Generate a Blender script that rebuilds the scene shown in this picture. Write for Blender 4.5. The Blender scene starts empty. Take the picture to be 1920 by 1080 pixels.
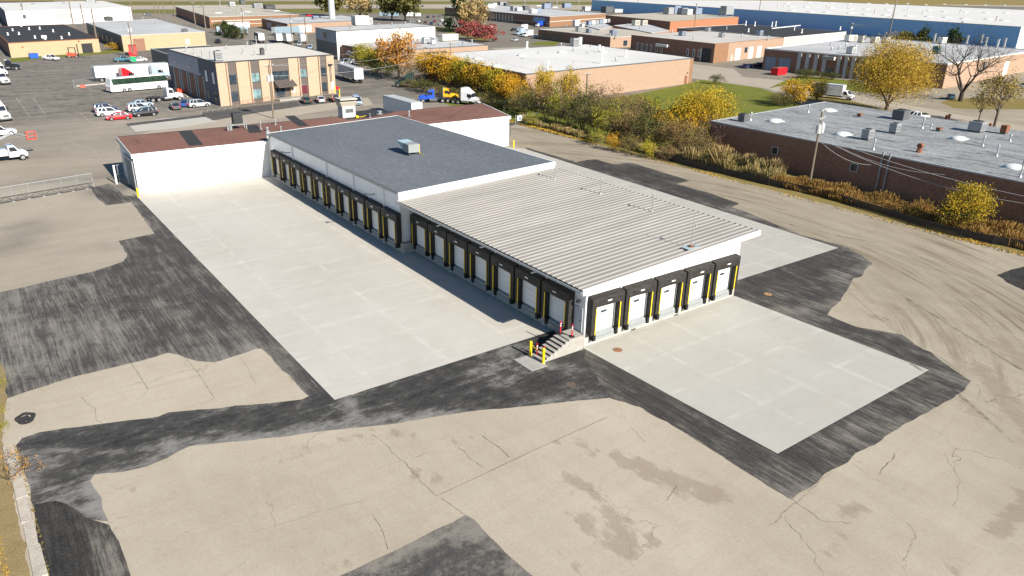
import bpy, math, random
import numpy as np
from mathutils import Vector, Matrix, geometry, noise as mnoise

random.seed(11); RS = np.random.RandomState(11)
C = bpy.context.scene.collection
SC = bpy.context.scene
# ------------------------------------------------------------------ camera
F_PX, YAW, PIT, ROL = 1378.47, 0.6433, -0.3921, 0.0221
CAM = np.array([-35.6845, -38.0945, 26.409])
_fw = np.array([math.sin(YAW)*math.cos(PIT), math.cos(YAW)*math.cos(PIT), math.sin(PIT)])
_r0 = np.array([math.cos(YAW), -math.sin(YAW), 0.0]); _u0 = np.cross(_r0, _fw)
_r = _r0*math.cos(ROL) + _u0*math.sin(ROL); _u = np.cross(_r, _fw)
cd = bpy.data.cameras.new('camera'); cam = bpy.data.objects.new('camera', cd); C.objects.link(cam)
cd.sensor_width = 36.0; cd.lens = F_PX/1920*36.0; cd.clip_start = 0.5; cd.clip_end = 12000
cam.matrix_world = Matrix(((_r[0], _u[0], -_fw[0], CAM[0]), (_r[1], _u[1], -_fw[1], CAM[1]), (_r[2], _u[2], -_fw[2], CAM[2]), (0, 0, 0, 1)))
SC.camera = cam
# ------------------------------------------------------------------ sky, sun, exposure
SUN = Vector((0.125, -1.0, 0.615)).normalized()       # towards the sun
EL = math.asin(SUN.z)
w = bpy.data.worlds.new('World'); SC.world = w; w.use_nodes = True
nt = w.node_tree; bg = nt.nodes['Background']
sky = nt.nodes.new('ShaderNodeTexSky'); sky.sky_type = 'NISHITA'; sky.sun_disc = False
sky.sun_elevation = EL; sky.sun_rotation = math.atan2(SUN.x, SUN.y)
sky.air_density = 1.0; sky.dust_density = 0.3; sky.ozone_density = 2.5
hs = nt.nodes.new('ShaderNodeHueSaturation'); hs.inputs['Saturation'].default_value = 1.2
nt.links.new(sky.outputs[0], hs.inputs['Color']); nt.links.new(hs.outputs[0], bg.inputs[0]); bg.inputs[1].default_value = 0.058
sd = bpy.data.lights.new('sun', 'SUN'); so = bpy.data.objects.new('sun', sd); C.objects.link(so)
sd.energy = 4.8; sd.angle = math.radians(0.53); sd.color = (1.0, 0.935, 0.83)
so.rotation_euler = SUN.to_track_quat('Z', 'Y').to_euler(); so.location = (0, -60, 80)
SC.view_settings.view_transform = 'Standard'; SC.view_settings.look = 'None'
SC.view_settings.exposure = 0.90; SC.view_settings.gamma = 1.0
SC.render.engine = 'CYCLES'

def G(u, v, z=0.0):
    """where a sight line of the survey photograph meets the level z"""
    d = _fw + (u-960)/F_PX*_r - (v-540)/F_PX*_u
    t = (z-CAM[2])/d[2]
    p = CAM + t*d
    return Vector((p[0], p[1], z))
def G2(u, v, z=0.0):
    p = G(u, v, z); return (p.x, p.y)

# ------------------------------------------------------------------ materials
def nn(t, kind, **kw):
    n = t.nodes.new(kind)
    for k, v in kw.items(): setattr(n, k, v)
    return n
def mixc(t, fac, a, b, blend='MIX'):
    m = t.nodes.new('ShaderNodeMix'); m.data_type = 'RGBA'; m.blend_type = blend
    for sock, val in ((m.inputs[0], fac), (m.inputs[6], a), (m.inputs[7], b)):
        if hasattr(val, 'is_output'): t.links.new(val, sock)
        elif isinstance(val, (int, float)): sock.default_value = val
        else: sock.default_value = (*val, 1)
    return m.outputs[2]
def mth(t, op, a, b=0.0, c=None, clamp=False):
    m = t.nodes.new('ShaderNodeMath'); m.operation = op; m.use_clamp = clamp
    for i, val in enumerate((a, b) if c is None else (a, b, c)):
        if hasattr(val, 'is_output'): t.links.new(val, m.inputs[i])
        else: m.inputs[i].default_value = val
    return m.outputs[0]
def ramp(t, fac, lo, hi):
    m = t.nodes.new('ShaderNodeMapRange'); m.clamp = True
    t.links.new(fac, m.inputs[0]); m.inputs[1].default_value = lo; m.inputs[2].default_value = hi
    return m.outputs[0]
def coords(t, scale=(1, 1, 1), kind='Object', rot=0.0):
    tc = t.nodes.new('ShaderNodeTexCoord'); mp = t.nodes.new('ShaderNodeMapping')
    mp.inputs['Scale'].default_value = scale; mp.inputs['Rotation'].default_value = (0, 0, rot)
    t.links.new(tc.outputs[kind], mp.inputs[0]); return mp.outputs[0]
def wpos(t, scale=(1, 1, 1), rot=0.0):
    g = t.nodes.new('ShaderNodeNewGeometry'); mp = t.nodes.new('ShaderNodeMapping')
    mp.inputs['Scale'].default_value = scale; mp.inputs['Rotation'].default_value = (0, 0, rot)
    t.links.new(g.outputs['Position'], mp.inputs[0]); return mp.outputs[0]
def noi(t, vec, scale, detail=4, rough=.55):
    n = t.nodes.new('ShaderNodeTexNoise'); n.inputs['Scale'].default_value = scale
    n.inputs['Detail'].default_value = detail; n.inputs['Roughness'].default_value = rough
    t.links.new(vec, n.inputs['Vector']); return n.outputs['Fac']
def attr(t, name):
    a = t.nodes.new('ShaderNodeAttribute'); a.attribute_name = name; return a.outputs['Fac']
def newmat(name):
    m = bpy.data.materials.new(name); m.use_nodes = True
    t = m.node_tree; return m, t, t.nodes['Principled BSDF']
def bump(t, b, h, s, d=0.05):
    n = t.nodes.new('ShaderNodeBump'); n.inputs['Strength'].default_value = s; n.inputs['Distance'].default_value = d
    t.links.new(h, n.inputs['Height']); t.links.new(n.outputs[0], b.inputs['Normal'])
def M(name, col, rough=.75, var=.18, scale=1.5, metal=0.0, spec=.35, bmp=0.0, stretch=(1, 1, 1), grain=0.0, coat=0.0):
    m, t, b = newmat(name)
    v = coords(t, stretch)
    f = ramp(t, noi(t, v, scale, 6, .62), .3, .7)
    lo = tuple(c*(1-var) for c in col); hi = tuple(min(c*(1+var), .95) for c in col)
    c = mixc(t, f, lo, hi)
    if grain:
        g = ramp(t, noi(t, coords(t), 14, 3, .7), .25, .75)
        c = mixc(t, grain, c, mixc(t, g, tuple(x*.45 for x in col), tuple(min(.95, x*1.6) for x in col)))
    t.links.new(c, b.inputs['Base Color'])
    b.inputs['Roughness'].default_value = rough; b.inputs['Metallic'].default_value = metal
    b.inputs['Specular IOR Level'].default_value = spec; b.inputs['Coat Weight'].default_value = coat
    if bmp: bump(t, b, noi(t, v, scale*6, 5, .6), bmp)
    return m
def panelmat(name, col, pitch=.3, depth=.35, rough=.5, var=.07, axis='h'):
    """painted ribbed metal cladding: ribs are a bump along the wall"""
    m, t, b = newmat(name)
    v = coords(t)
    sx = nn(t, 'ShaderNodeSeparateXYZ'); t.links.new(v, sx.inputs[0])
    h = mth(t, 'ADD', sx.outputs[0], sx.outputs[1])
    s = mth(t, 'SINE', mth(t, 'MULTIPLY', h, 2*math.pi/pitch))
    f = ramp(t, noi(t, coords(t, (1, 1, .25)), .8, 6, .6), .3, .7)
    c = mixc(t, f, tuple(x*(1-var) for x in col), col)
    t.links.new(c, b.inputs['Base Color']); b.inputs['Roughness'].default_value = rough
    bump(t, b, s, depth, .03); return m
def brickmat(name, col, var=.3, mortar=None, scale=1.0):
    m, t, b = newmat(name)
    v = coords(t); sx = nn(t, 'ShaderNodeSeparateXYZ'); t.links.new(v, sx.inputs[0])
    cx = nn(t, 'ShaderNodeCombineXYZ')
    t.links.new(mth(t, 'ADD', sx.outputs[0], sx.outputs[1]), cx.inputs[0]); t.links.new(sx.outputs[2], cx.inputs[1])
    br = nn(t, 'ShaderNodeTexBrick'); t.links.new(cx.outputs[0], br.inputs[0])
    br.inputs['Color1'].default_value = (*[c*(1-var) for c in col], 1); br.inputs['Color2'].default_value = (*[min(.9, c*(1+var)) for c in col], 1)
    br.inputs['Mortar'].default_value = (*(mortar or [c*.8+.03 for c in col]), 1)
    br.inputs['Scale'].default_value = 2.0*scale; br.inputs['Brick Width'].default_value = .45; br.inputs['Row Height'].default_value = .15
    br.inputs['Mortar Size'].default_value = .012
    f = ramp(t, noi(t, coords(t, (.35, .35, 1.6)), .9, 5, .6), .3, .72)
    c = mixc(t, f, br.outputs['Color'], tuple(x*.82 for x in col)); 
    c = mixc(t, mth(t, 'MULTIPLY', f, .5), br.outputs['Color'], tuple(x*.8 for x in col))
    t.links.new(c, b.inputs['Base Color']); b.inputs['Roughness'].default_value = .88
    b.inputs['Specular IOR Level'].default_value = .2
    return m
def glassmat(name, col=(.02, .03, .04), rough=.06):
    m, t, b = newmat(name)
    f = ramp(t, noi(t, coords(t), 1.2, 2), .35, .65)
    t.links.new(mixc(t, f, col, tuple(min(1, c*2.2) for c in col)), b.inputs['Base Color'])
    b.inputs['Roughness'].default_value = rough; b.inputs['Specular IOR Level'].default_value = .9
    return m
def roofmat(name, col, dark=.3, scale=.12, seam=0.0, seamdir=0, rough=.85, streak=(1, 1, 1), patch=.0, patchcol=(.1, .1, .1), flecks=0.0):
    """membrane roof: large weathering, grit, seams, dark ponding patches"""
    m, t, b = newmat(name)
    f = ramp(t, noi(t, wpos(t, streak), scale, 7, .65), .3, .7)
    c = mixc(t, f, tuple(x*(1-dark) for x in col), tuple(min(.9, x*1.08) for x in col))
    g = noi(t, wpos(t, streak), scale*22, 4, .7)
    c = mixc(t, mth(t, 'MULTIPLY', ramp(t, g, .35, .75), .35), c, tuple(x*.55 for x in col))
    if patch:
        q = ramp(t, noi(t, wpos(t, streak), scale*3.1, 6, .7), 1-patch, 1-patch+.09)
        c = mixc(t, q, c, patchcol)
    if seam:
        sx = nn(t, 'ShaderNodeSeparateXYZ'); t.links.new(wpos(t), sx.inputs[0])
        d = mth(t, 'ABSOLUTE', mth(t, 'SUBTRACT', mth(t, 'FRACT', mth(t, 'DIVIDE', sx.outputs[seamdir], seam)), .5))
        ln = mth(t, 'MULTIPLY', mth(t, 'LESS_THAN', d, .06/seam), ramp(t, noi(t, wpos(t), .5, 5, .7), .35, .6))
        c = mixc(t, mth(t, 'MULTIPLY', ln, .45), c, tuple(x*.45 for x in col))
    if flecks:
        q = ramp(t, noi(t, wpos(t, (3.2, .55, 1)), 2.2, 4, .8), .52, .68); c = mixc(t, mth(t, 'MULTIPLY', q, flecks), c, tuple(x*1.9 for x in col))
        q = ramp(t, noi(t, wpos(t, (2.6, .5, 1)), 3.4, 4, .8), .53, .68); c = mixc(t, mth(t, 'MULTIPLY', q, flecks), c, tuple(x*.42 for x in col))
    t.links.new(c, b.inputs['Base Color']); b.inputs['Roughness'].default_value = rough
    b.inputs['Specular IOR Level'].default_value = .25
    return m

K = dict(
 white=M('white_paint', (.78, .78, .77), .5, .06, .5), wpanel=panelmat('white_cladding', (.80, .81, .82), .3, .25),
 conc=M('foundation_concrete', (.40, .385, .35), .9, .25, 1.2, bmp=.15, grain=.25), stepc=M('step_concrete', (.33, .315, .285), .9, .15, 2, grain=.2),
 black=M('black_vinyl', (.026, .023, .021), .6, .4, 3, spec=.4, bmp=.4), blackd=M('dusty_black_vinyl', (.075, .064, .052), .8, .45, 2.5, bmp=.4), levg=M('leveler_grey', (.26, .28, .28), .6, .1, 2),
 rubber=M('black_rubber', (.012, .012, .012), .8, .3, 5), yellow=M('safety_yellow', (.85, .60, .01), .5, .08, 3), red=M('red_paint', (.62, .02, .03), .4, .1, 2),
 orange=M('orange_red_plastic', (.75, .07, .03), .5, .08, 3), galv=M('galvanised_steel', (.42, .44, .45), .45, .15, 4, metal=.6), steel=M('grey_steel', (.30, .31, .32), .55, .2, 3, metal=.2),
 dark=M('dark_metal', (.035, .035, .038), .6, .3, 3), dgrey=M('dark_grey_paint', (.10, .105, .11), .6, .15, 2), lgrey=M('light_grey_paint', (.42, .44, .44), .6, .12, 2),
 beige=M('beige_painted_metal', (.50, .47, .40), .6, .1, 2), rust=M('rusty_iron', (.22, .09, .05), .9, .35, 6), wood=M('weathered_pole_wood', (.17, .135, .10), .9, .3, 2, stretch=(4, 4, .4)),
 glass=glassmat('dark_glass'), tealglass=glassmat('teal_glass', (.10, .16, .17), .1), carglass=glassmat('car_glass', (.012, .015, .02), .04),
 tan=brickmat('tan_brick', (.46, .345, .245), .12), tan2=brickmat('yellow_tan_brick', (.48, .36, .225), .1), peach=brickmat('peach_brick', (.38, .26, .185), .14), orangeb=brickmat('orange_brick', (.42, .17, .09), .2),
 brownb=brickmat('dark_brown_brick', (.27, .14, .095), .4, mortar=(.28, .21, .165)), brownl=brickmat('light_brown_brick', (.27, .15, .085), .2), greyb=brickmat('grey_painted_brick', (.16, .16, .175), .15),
 bluegrey=panelmat('blue_grey_cladding', (.20, .245, .33), .4, .3), bluewall=panelmat('blue_concrete_panels', (.24, .50, .80), 6, .1), greywhite=M('off_white_stucco', (.66, .65, .61), .9, .08, .4), brownpanel=panelmat('brown_ribbed_panel', (.12, .10, .09), .35, .5),
 roof_black=roofmat('black_membrane_roof', (.142, .156, .172), .22, .09, 12.6, 1, streak=(1, .35, 1), flecks=.62), roof_brown=roofmat('brown_asphalt_roof', (.215, .108, .082), .28, .12, 5, 0, streak=(1, 1, 1), patch=.36, patchcol=(.11, .058, .046), flecks=.3),
 roof_white=roofmat('white_membrane_roof', (.64, .63, .60), .14, .05, 9, 0), roof_wg=roofmat('grey_white_roof', (.50, .50, .50), .25, .06, 12, 1, patch=.28, patchcol=(.2, .2, .2)), roof_grey=roofmat('silver_coated_roof', (.30, .31, .315), .4, .13, 3, 0, streak=(2.2, .6, 1), patch=.47, patchcol=(.10, .098, .092), flecks=.85),
 roof_tan=roofmat('gravel_roof', (.48, .44, .36), .22, .06), roof_dark=roofmat('dark_gravel_roof', (.045, .045, .047), .35, .1, patch=.3, patchcol=(.12, .12, .12)), tar=M('tar_strip', (.035, .033, .033), .8, .3, 2),
 metalroof=M('ivory_ribbed_metal_roof', (.285, .268, .245), .5, .14, .35, metal=0, stretch=(.25, 2, 1)),
 dome=M('skylight_acrylic', (.62, .64, .62), .35, .05, 1), bluep=M('blue_paint', (.02, .10, .55), .4, .15, 2), amber=M('amber_yellow_paint', (.80, .38, .02), .45, .1, 2), green=M('green_paint', (.02, .32, .14), .5, .1, 2),
 taillamp=M('tail_lamp_red', (.5, .01, .015), .25, .1, 5), headlamp=M('head_lamp', (.7, .72, .74), .15, .1, 5), tyre=M('tyre_rubber', (.014, .014, .014), .85, .3, 6), rim=M('wheel_rim', (.45, .46, .47), .35, .1, 5, metal=.7),
 dkteal=M('dark_teal_metal', (.03, .12, .11), .6, .15, 2), chrome=M('chrome', (.6, .61, .62), .2, .1, 3, metal=.9), greenglass=glassmat('green_tint_glass', (.015, .03, .02), .08),
)
# ------------------------------------------------------------------ mesh builder
class MB:
    def __init__(s): s.v = []; s.f = []; s.m = []
    def poly(s, pts, mi=0):
        n = len(s.v); s.v += [tuple(p) for p in pts]; s.f.append(tuple(range(n, n+len(pts)))); s.m.append(mi)
    def hexa(s, p, mi=0):          # p: 4 bottom (ccw), 4 top
        n = len(s.v); s.v += [tuple(q) for q in p]
        for a in ((3, 2, 1, 0), (4, 5, 6, 7), (0, 1, 5, 4), (1, 2, 6, 5), (2, 3, 7, 6), (3, 0, 4, 7)):
            s.f.append(tuple(n+i for i in a)); s.m.append(mi)
    def box(s, x0, x1, y0, y1, z0, z1, mi=0):
        x0, x1 = min(x0, x1), max(x0, x1); y0, y1 = min(y0, y1), max(y0, y1)
        s.hexa([(x0, y0, z0), (x1, y0, z0), (x1, y1, z0), (x0, y1, z0), (x0, y0, z1), (x1, y0, z1), (x1, y1, z1), (x0, y1, z1)], mi)
    def obox(s, c, sx, sy, z0, z1, ang=0.0, mi=0, top=1.0):
        ca, sa = math.cos(ang), math.sin(ang); P = []
        for z, k in ((z0, 1.0), (z1, top)):
            for a, b in ((-1, -1), (1, -1), (1, 1), (-1, 1)):
                x, y = a*sx/2*k, b*sy/2*k; P.append((c[0]+ca*x-sa*y, c[1]+sa*x+ca*y, z))
        s.hexa(P, mi)
    def prism(s, pts, z0, z1, mi=0, mt=None):
        n = len(s.v); k = len(pts)
        s.v += [(p[0], p[1], z0) for p in pts] + [(p[0], p[1], z1 if not callable(z1) else z1(p[0], p[1])) for p in pts]
        s.f.append(tuple(range(n+k, n+2*k))); s.m.append(mi if mt is None else mt)
        s.f.append(tuple(range(n+k-1, n-1, -1))); s.m.append(mi)
        for i in range(k):
            j = (i+1) % k; s.f.append((n+i, n+j, n+k+j, n+k+i)); s.m.append(mi)
    def prof(s, pts, y0, y1, mi=0, inset=None):
        """polygon in x,z (ccw seen from -y) extruded from y0 to y1"""
        n = len(s.v); k = len(pts)
        s.v += [(p[0], y0, p[1]) for p in pts] + [(p[0], y1, p[1]) for p in pts]
        s.f.append(tuple(range(n, n+k))); s.m.append(mi); s.f.append(tuple(range(n+2*k-1, n+k-1, -1))); s.m.append(mi)
        for i in range(k):
            j = (i+1) % k; s.f.append((n+j, n+i, n+k+i, n+k+j)); s.m.append(mi)
    def cyl(s, p, q, r, r2=None, n=8, mi=0, caps=True):
        p = Vector(p); q = Vector(q); r2 = r if r2 is None else r2; d = (q-p)
        if d.length < 1e-6: return
        d.normalize(); a = d.orthogonal().normalized(); b = d.cross(a); k = len(s.v)
        for c, rr in ((p, r), (q, r2)):
            for i in range(n):
                t = 2*math.pi*i/n; s.v.append(tuple(c + a*math.cos(t)*rr + b*math.sin(t)*rr))
        for i in range(n):
            j = (i+1) % n; s.f.append((k+i, k+j, k+n+j, k+n+i)); s.m.append(mi)
        if caps:
            s.f.append(tuple(range(k+n-1, k-1, -1))); s.m.append(mi); s.f.append(tuple(range(k+n, k+2*n))); s.m.append(mi)
    def tube(s, pts, r, n=5, mi=0):
        for a, b in zip(pts[:-1], pts[1:]): s.cyl(a, b, r, n=n, mi=mi)
    def dome(s, c, rx, ry, h, ang=0.0, mi=0, n=12, rings=4):
        k = len(s.v); ca, sa = math.cos(ang), math.sin(ang)
        for j in range(rings):
            t = j/rings*math.pi/2; e = .6
            for i in range(n):
                a = 2*math.pi*i/n
                cx = math.copysign(abs(math.cos(a))**e, math.cos(a)); cy = math.copysign(abs(math.sin(a))**e, math.sin(a))
                x, y = rx*cx*math.cos(t), ry*cy*math.cos(t)
                s.v.append((c[0]+ca*x-sa*y, c[1]+sa*x+ca*y, c[2]+h*math.sin(t)))
        s.v.append((c[0], c[1], c[2]+h)); top = len(s.v)-1
        for j in range(rings-1):
            for i in range(n):
                i2 = (i+1) % n; s.f.append((k+j*n+i, k+j*n+i2, k+(j+1)*n+i2, k+(j+1)*n+i)); s.m.append(mi)
        for i in range(n): s.f.append((k+(rings-1)*n+i, k+(rings-1)*n+(i+1) % n, top)); s.m.append(mi)
    def mesh(s, name, mats, off=(0, 0, 0), smooth=False):
        me = bpy.data.meshes.new(name)
        ox, oy, oz = off
        me.from_pydata([(a-ox, b-oy, c-oz) for a, b, c in s.v], [], s.f)
        if not isinstance(mats, (list, tuple)): mats = [mats]
        for m in mats: me.materials.append(m)
        if len(mats) > 1: me.polygons.foreach_set('material_index', s.m)
        if smooth: me.polygons.foreach_set('use_smooth', [True]*len(s.f))
        me.update(); return me
    def build(s, name, mats, parent=None, label=None, smooth=False, world=True):
        off = (0, 0, 0)
        if parent is not None and world: off = ROOTLOC.get(parent.name, (0, 0, 0))
        o = bpy.data.objects.new(name, s.mesh(name, mats, off, smooth)); C.objects.link(o)
        if parent is not None: o.parent = parent; ROOTLOC[o.name] = off
        if label: o['label'] = label
        return o
ROOTLOC = {}
def thing(name, label, cat, loc=(0, 0, 0), rz=0.0, group=None):
    o = bpy.data.objects.new(name, None); C.objects.link(o); o.empty_display_size = .3
    o.location = loc; o.rotation_euler = (0, 0, rz); o['label'] = label; o['category'] = cat
    if group: o['group'] = group
    ROOTLOC[o.name] = tuple(loc); return o
def tag(o, label, cat, group=None, kind=None):
    if label: o['label'] = label
    if cat: o['category'] = cat
    if group: o['group'] = group
    if kind: o['kind'] = kind
    return o
def part(name, mesh, parent, loc=(0, 0, 0), rz=0.0, mat=None):
    o = bpy.data.objects.new(name, mesh); C.objects.link(o); o.parent = parent; o.location = loc; o.rotation_euler = (0, 0, rz)
    if mat is not None: o.material_slots[0].link = 'OBJECT'; o.material_slots[0].material = mat
    return o
ORD = ['first', 'second', 'third', 'fourth', 'fifth', 'sixth', 'seventh', 'eighth', 'ninth', 'tenth', 'eleventh', 'twelfth', 'thirteenth', 'fourteenth', 'fifteenth', 'sixteenth', 'seventeenth', 'eighteenth', 'nineteenth', 'twentieth']
# ------------------------------------------------------------------ ground: sheets
def segd(X, a, b):
    a = np.array(a); b = np.array(b); d = b-a; t = np.clip(((X-a)@d)/max(d@d, 1e-9), 0, 1)
    return np.linalg.norm(X-(a+t[:, None]*d), axis=1)
def polyd(X, P):
    P = np.array(P); out = np.full(len(X), 1e9)
    for i in range(len(P)): out = np.minimum(out, segd(X, P[i], P[(i+1) % len(P)]))
    return out
def inside(X, P):
    P = np.array(P); c = np.zeros(len(X), bool)
    for i in range(len(P)):
        x0, y0 = P[i]; x1, y1 = P[(i+1) % len(P)]
        hit = ((y0 > X[:, 1]) != (y1 > X[:, 1])) & (X[:, 0] < (x1-x0)*(X[:, 1]-y0)/(y1-y0+1e-12)+x0); c ^= hit
    return c
def sm(x, a, b):
    t = np.clip((x-a)/(b-a), 0, 1); return t*t*(3-2*t)
def blobs(X, L):
    """L: (u0,v0,u1,v1,width,strength) marks worn into the ground between two surveyed points"""
    out = np.zeros(len(X))
    for (a, b, c, d, wd, st) in L:
        out = np.maximum(out, st*np.exp(-(segd(X, G2(a, b), G2(c, d))/wd)**2))
    return out
def setattr_(me, name, arr):
    a = me.attributes.new(name, 'FLOAT', 'POINT'); a.data.foreach_set('value', np.asarray(arr, np.float32))
def sheet(name, mat, pts, z, step=1.0, jit=0.0, attrs=None, kind='structure', grid=True):
    P = []; k = len(pts)
    for i in range(k):
        a = np.array(pts[i][:2], float); b = np.array(pts[(i+1) % k][:2], float); L = np.linalg.norm(b-a)
        n = max(1, int(L/(step*.6 if jit else step))); d = (b-a)/max(L, 1e-9); nr = np.array([-d[1], d[0]])
        for j in range(n):
            q = a+(b-a)*j/n
            if jit: q = q + nr*jit*(mnoise.noise(Vector((q[0]*.9, q[1]*.9, z*90)))*1.6+mnoise.noise(Vector((q[0]*3.1, q[1]*3.1, 5)))*.6)
            P.append(q)
    P = np.array(P); V = [Vector(p) for p in P]
    if grid:
        lo = P.min(0); hi = P.max(0)
        gx, gy = np.meshgrid(np.arange(lo[0]+step/2, hi[0], step), np.arange(lo[1]+step/2, hi[1], step))
        Q = np.c_[gx.ravel(), gy.ravel()] + RS.uniform(-.2, .2, (gx.size, 2))*step
        Q = Q[inside(Q, P)]
        if len(Q): Q = Q[polyd(Q, P) > step*.4]
        V += [Vector(q) for q in Q]
    vs, es, fs, *_ = geometry.delaunay_2d_cdt(V, [], [list(range(len(P)))], 1, 1e-5)
    me = bpy.data.meshes.new(name); me.from_pydata([(v.x, v.y, z) for v in vs], [], [tuple(f) for f in fs])
    if me.polygons and me.polygons[0].normal.z < 0: me.flip_normals()
    X = np.array([(v.x, v.y) for v in vs]); 
    setattr_(me, 'ed', polyd(X, P))
    if attrs:
        for an, fn in attrs.items(): setattr_(me, an, fn(X))
    me.materials.append(mat); me.update()
    o = bpy.data.objects.new(name, me); C.objects.link(o); o['kind'] = kind; return o
PX = lambda L: [G2(*q) for q in L]

# --- base ground: worn asphalt, bleached and dusty
STAIN = [(1055, 826, 1180, 868, .45, .9), (1180, 868, 1345, 932, 1.0, 1), (1075, 895, 1165, 968, .45, .9), (1065, 965, 1230, 1022, .6, 1), (1115, 1005, 1175, 1045, .6, .8),
 (1270, 1012, 1320, 990, .4, .7), (1590, 962, 1615, 955, .7, .9), (1580, 1000, 1555, 1045, .5, .7), (1060, 890, 1045, 878, .4, .6), (1140, 770, 1180, 775, .35, .8), (985, 1010, 1080, 1065, .5, .5),
 (1840, 690, 1925, 800, 1.2, .9), (1880, 640, 1990, 740, 1.0, .8), (1800, 600, 1930, 700, .7, .6), (1640, 595, 1665, 605, .5, .9), (1830, 545, 1850, 555, .6, 1), (1780, 720, 1840, 790, .9, .7), (1870, 1000, 1930, 930, .8, .9), (1790, 1075, 1850, 1050, .5, .6),
 (590, 835, 700, 815, 1.0, .5), (740, 815, 765, 820, .7, .8), (780, 890, 830, 900, .6, .8), (840, 820, 870, 828, .6, .7), (610, 1060, 660, 1045, .7, .8), (500, 870, 590, 840, .7, .5), (650, 860, 740, 880, .6, .4), (480, 940, 560, 940, .8, .35), (250, 920, 270, 925, .8, .5), (540, 690, 560, 715, .7, .6), (420, 730, 450, 722, .6, .5), (430, 690, 480, 680, .6, .4)]
GREY = [(95, 470, 240, 455, 2.5, .2), (0, 470, 60, 430, 3, .35), (30, 425, 60, 418, 1.6, .45), (200, 360, 235, 350, 2.5, .8), (0, 350, 190, 330, 3, .35)]
def g_grey(X):
    x, y = X[:, 0], X[:, 1]
    back = sm(y+.12*(x+20), 92, 150)*(1-sm(x, 60, 75)) + sm(y, 190, 260)*.8
    lane = .55*sm(y, 78, 100)
    left = .26*(1-sm(x, -21, -17))*sm(y, 24, 40)*(1-sm(y, 70, 95))
    left2 = .35*(1-sm(x, -14, -4))*sm(y, 66, 82)
    ns = np.array([mnoise.noise(Vector((a*.05, b*.05, 3.3))) for a, b in X])
    return np.clip(np.maximum(np.maximum(np.minimum(back, 1), lane), np.maximum(left, left2))+ns*.16 + blobs(X, GREY), 0, 1)
def g_tint(X): return sm(X[:, 0]-.25*X[:, 1], 8, 34)
gm, t, b = newmat('worn_bleached_asphalt')
v = wpos(t); vs_ = wpos(t, (1.7, .5, 1), .5)
big = ramp(t, noi(t, v, .055, 6, .6), .32, .68); med = ramp(t, noi(t, vs_, .38, 7, .68), .3, .72); fine = ramp(t, noi(t, v, 9, 4, .75), .25, .75)
swirl = ramp(t, noi(t, wpos(t, (.4, 2.2, 1), -.35), .55, 7, .7), .45, .75)
warm = mixc(t, big, (.34, .292, .225), (.47, .412, .328)); cool = mixc(t, big, (.225, .19, .138), (.325, .282, .213))
c = mixc(t, attr(t, 'tint'), warm, cool)
c = mixc(t, mth(t, 'MULTIPLY', med, .30), c, (.57, .51, .42))
c = mixc(t, mth(t, 'MULTIPLY', swirl, .28), c, (.33, .27, .19))
sx = nn(t, 'ShaderNodeSeparateXYZ'); t.links.new(v, sx.inputs[0])
dx_ = mth(t, 'SUBTRACT', sx.outputs[0], 8.0); dy_ = mth(t, 'SUBTRACT', sx.outputs[1], 14.0)
rad_ = mth(t, 'SQRT', mth(t, 'ADD', mth(t, 'MULTIPLY', dx_, dx_), mth(t, 'MULTIPLY', mth(t, 'MULTIPLY', dy_, dy_), .8))); th_ = mth(t, 'ARCTAN2', dy_, dx_)
cx_ = nn(t, 'ShaderNodeCombineXYZ'); t.links.new(mth(t, 'MULTIPLY', rad_, .9), cx_.inputs[0]); t.links.new(mth(t, 'MULTIPLY', th_, 1.6), cx_.inputs[1])
arc = noi(t, cx_.outputs[0], 1.0, 7, .72); arcm = mth(t, 'MULTIPLY', attr(t, 'tint'), ramp(t, noi(t, v, .07, 4), .35, .6))
c = mixc(t, mth(t, 'MULTIPLY', mth(t, 'MULTIPLY', ramp(t, arc, .51, .61), arcm), .80), c, (.17, .135, .085)); c = mixc(t, mth(t, 'MULTIPLY', mth(t, 'MULTIPLY', ramp(t, arc, .46, .30), attr(t, 'tint')), .5), c, (.44, .385, .295))
gr0 = ramp(t, noi(t, wpos(t, (.35, 1.2, 1), .15), .28, 8, .72), .36, .66); gr = mixc(t, gr0, (.082, .078, .076), (.215, .198, .17))
gf = mth(t, 'MULTIPLY', attr(t, 'grey'), mth(t, 'ADD', .72, mth(t, 'MULTIPLY', med, .38)), clamp=True)
c = mixc(t, gf, c, gr)
sn_ = ramp(t, noi(t, wpos(t, (1.5, .7, 1), .6), .9, 9, .72), .3, .7); stn = ramp(t, mth(t, 'ADD', attr(t, 'stain'), mth(t, 'MULTIPLY', sn_, .9)), .88, 1.12)
c = mixc(t, mth(t, 'MULTIPLY', stn, .48), c, (.225, .175, .115))
sp = ramp(t, noi(t, v, 24, 3, .8), .60, .78); c = mixc(t, mth(t, 'MULTIPLY', sp, .4), c, (.16, .13, .10))
c = mixc(t, mth(t, 'MULTIPLY', fine, .30), c, mixc(t, .5, c, (.12, .1, .08)))
g5 = noi(t, v, 4.5, 6, .8); c = mixc(t, mth(t, 'MULTIPLY', ramp(t, g5, .52, .70), .28), c, (.20, .165, .115)); c = mixc(t, mth(t, 'MULTIPLY', ramp(t, g5, .46, .30), .18), c, (.60, .54, .44))
vo = nn(t, 'ShaderNodeTexVoronoi'); vo.feature = 'DISTANCE_TO_EDGE'; vo.inputs['Scale'].default_value = .16
wv = nn(t, 'ShaderNodeVectorMath'); wv.operation = 'MULTIPLY_ADD'
nv = nn(t, 'ShaderNodeTexNoise'); nv.inputs['Scale'].default_value = .8; nv.inputs['Detail'].default_value = 6; t.links.new(v, nv.inputs['Vector'])
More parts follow.
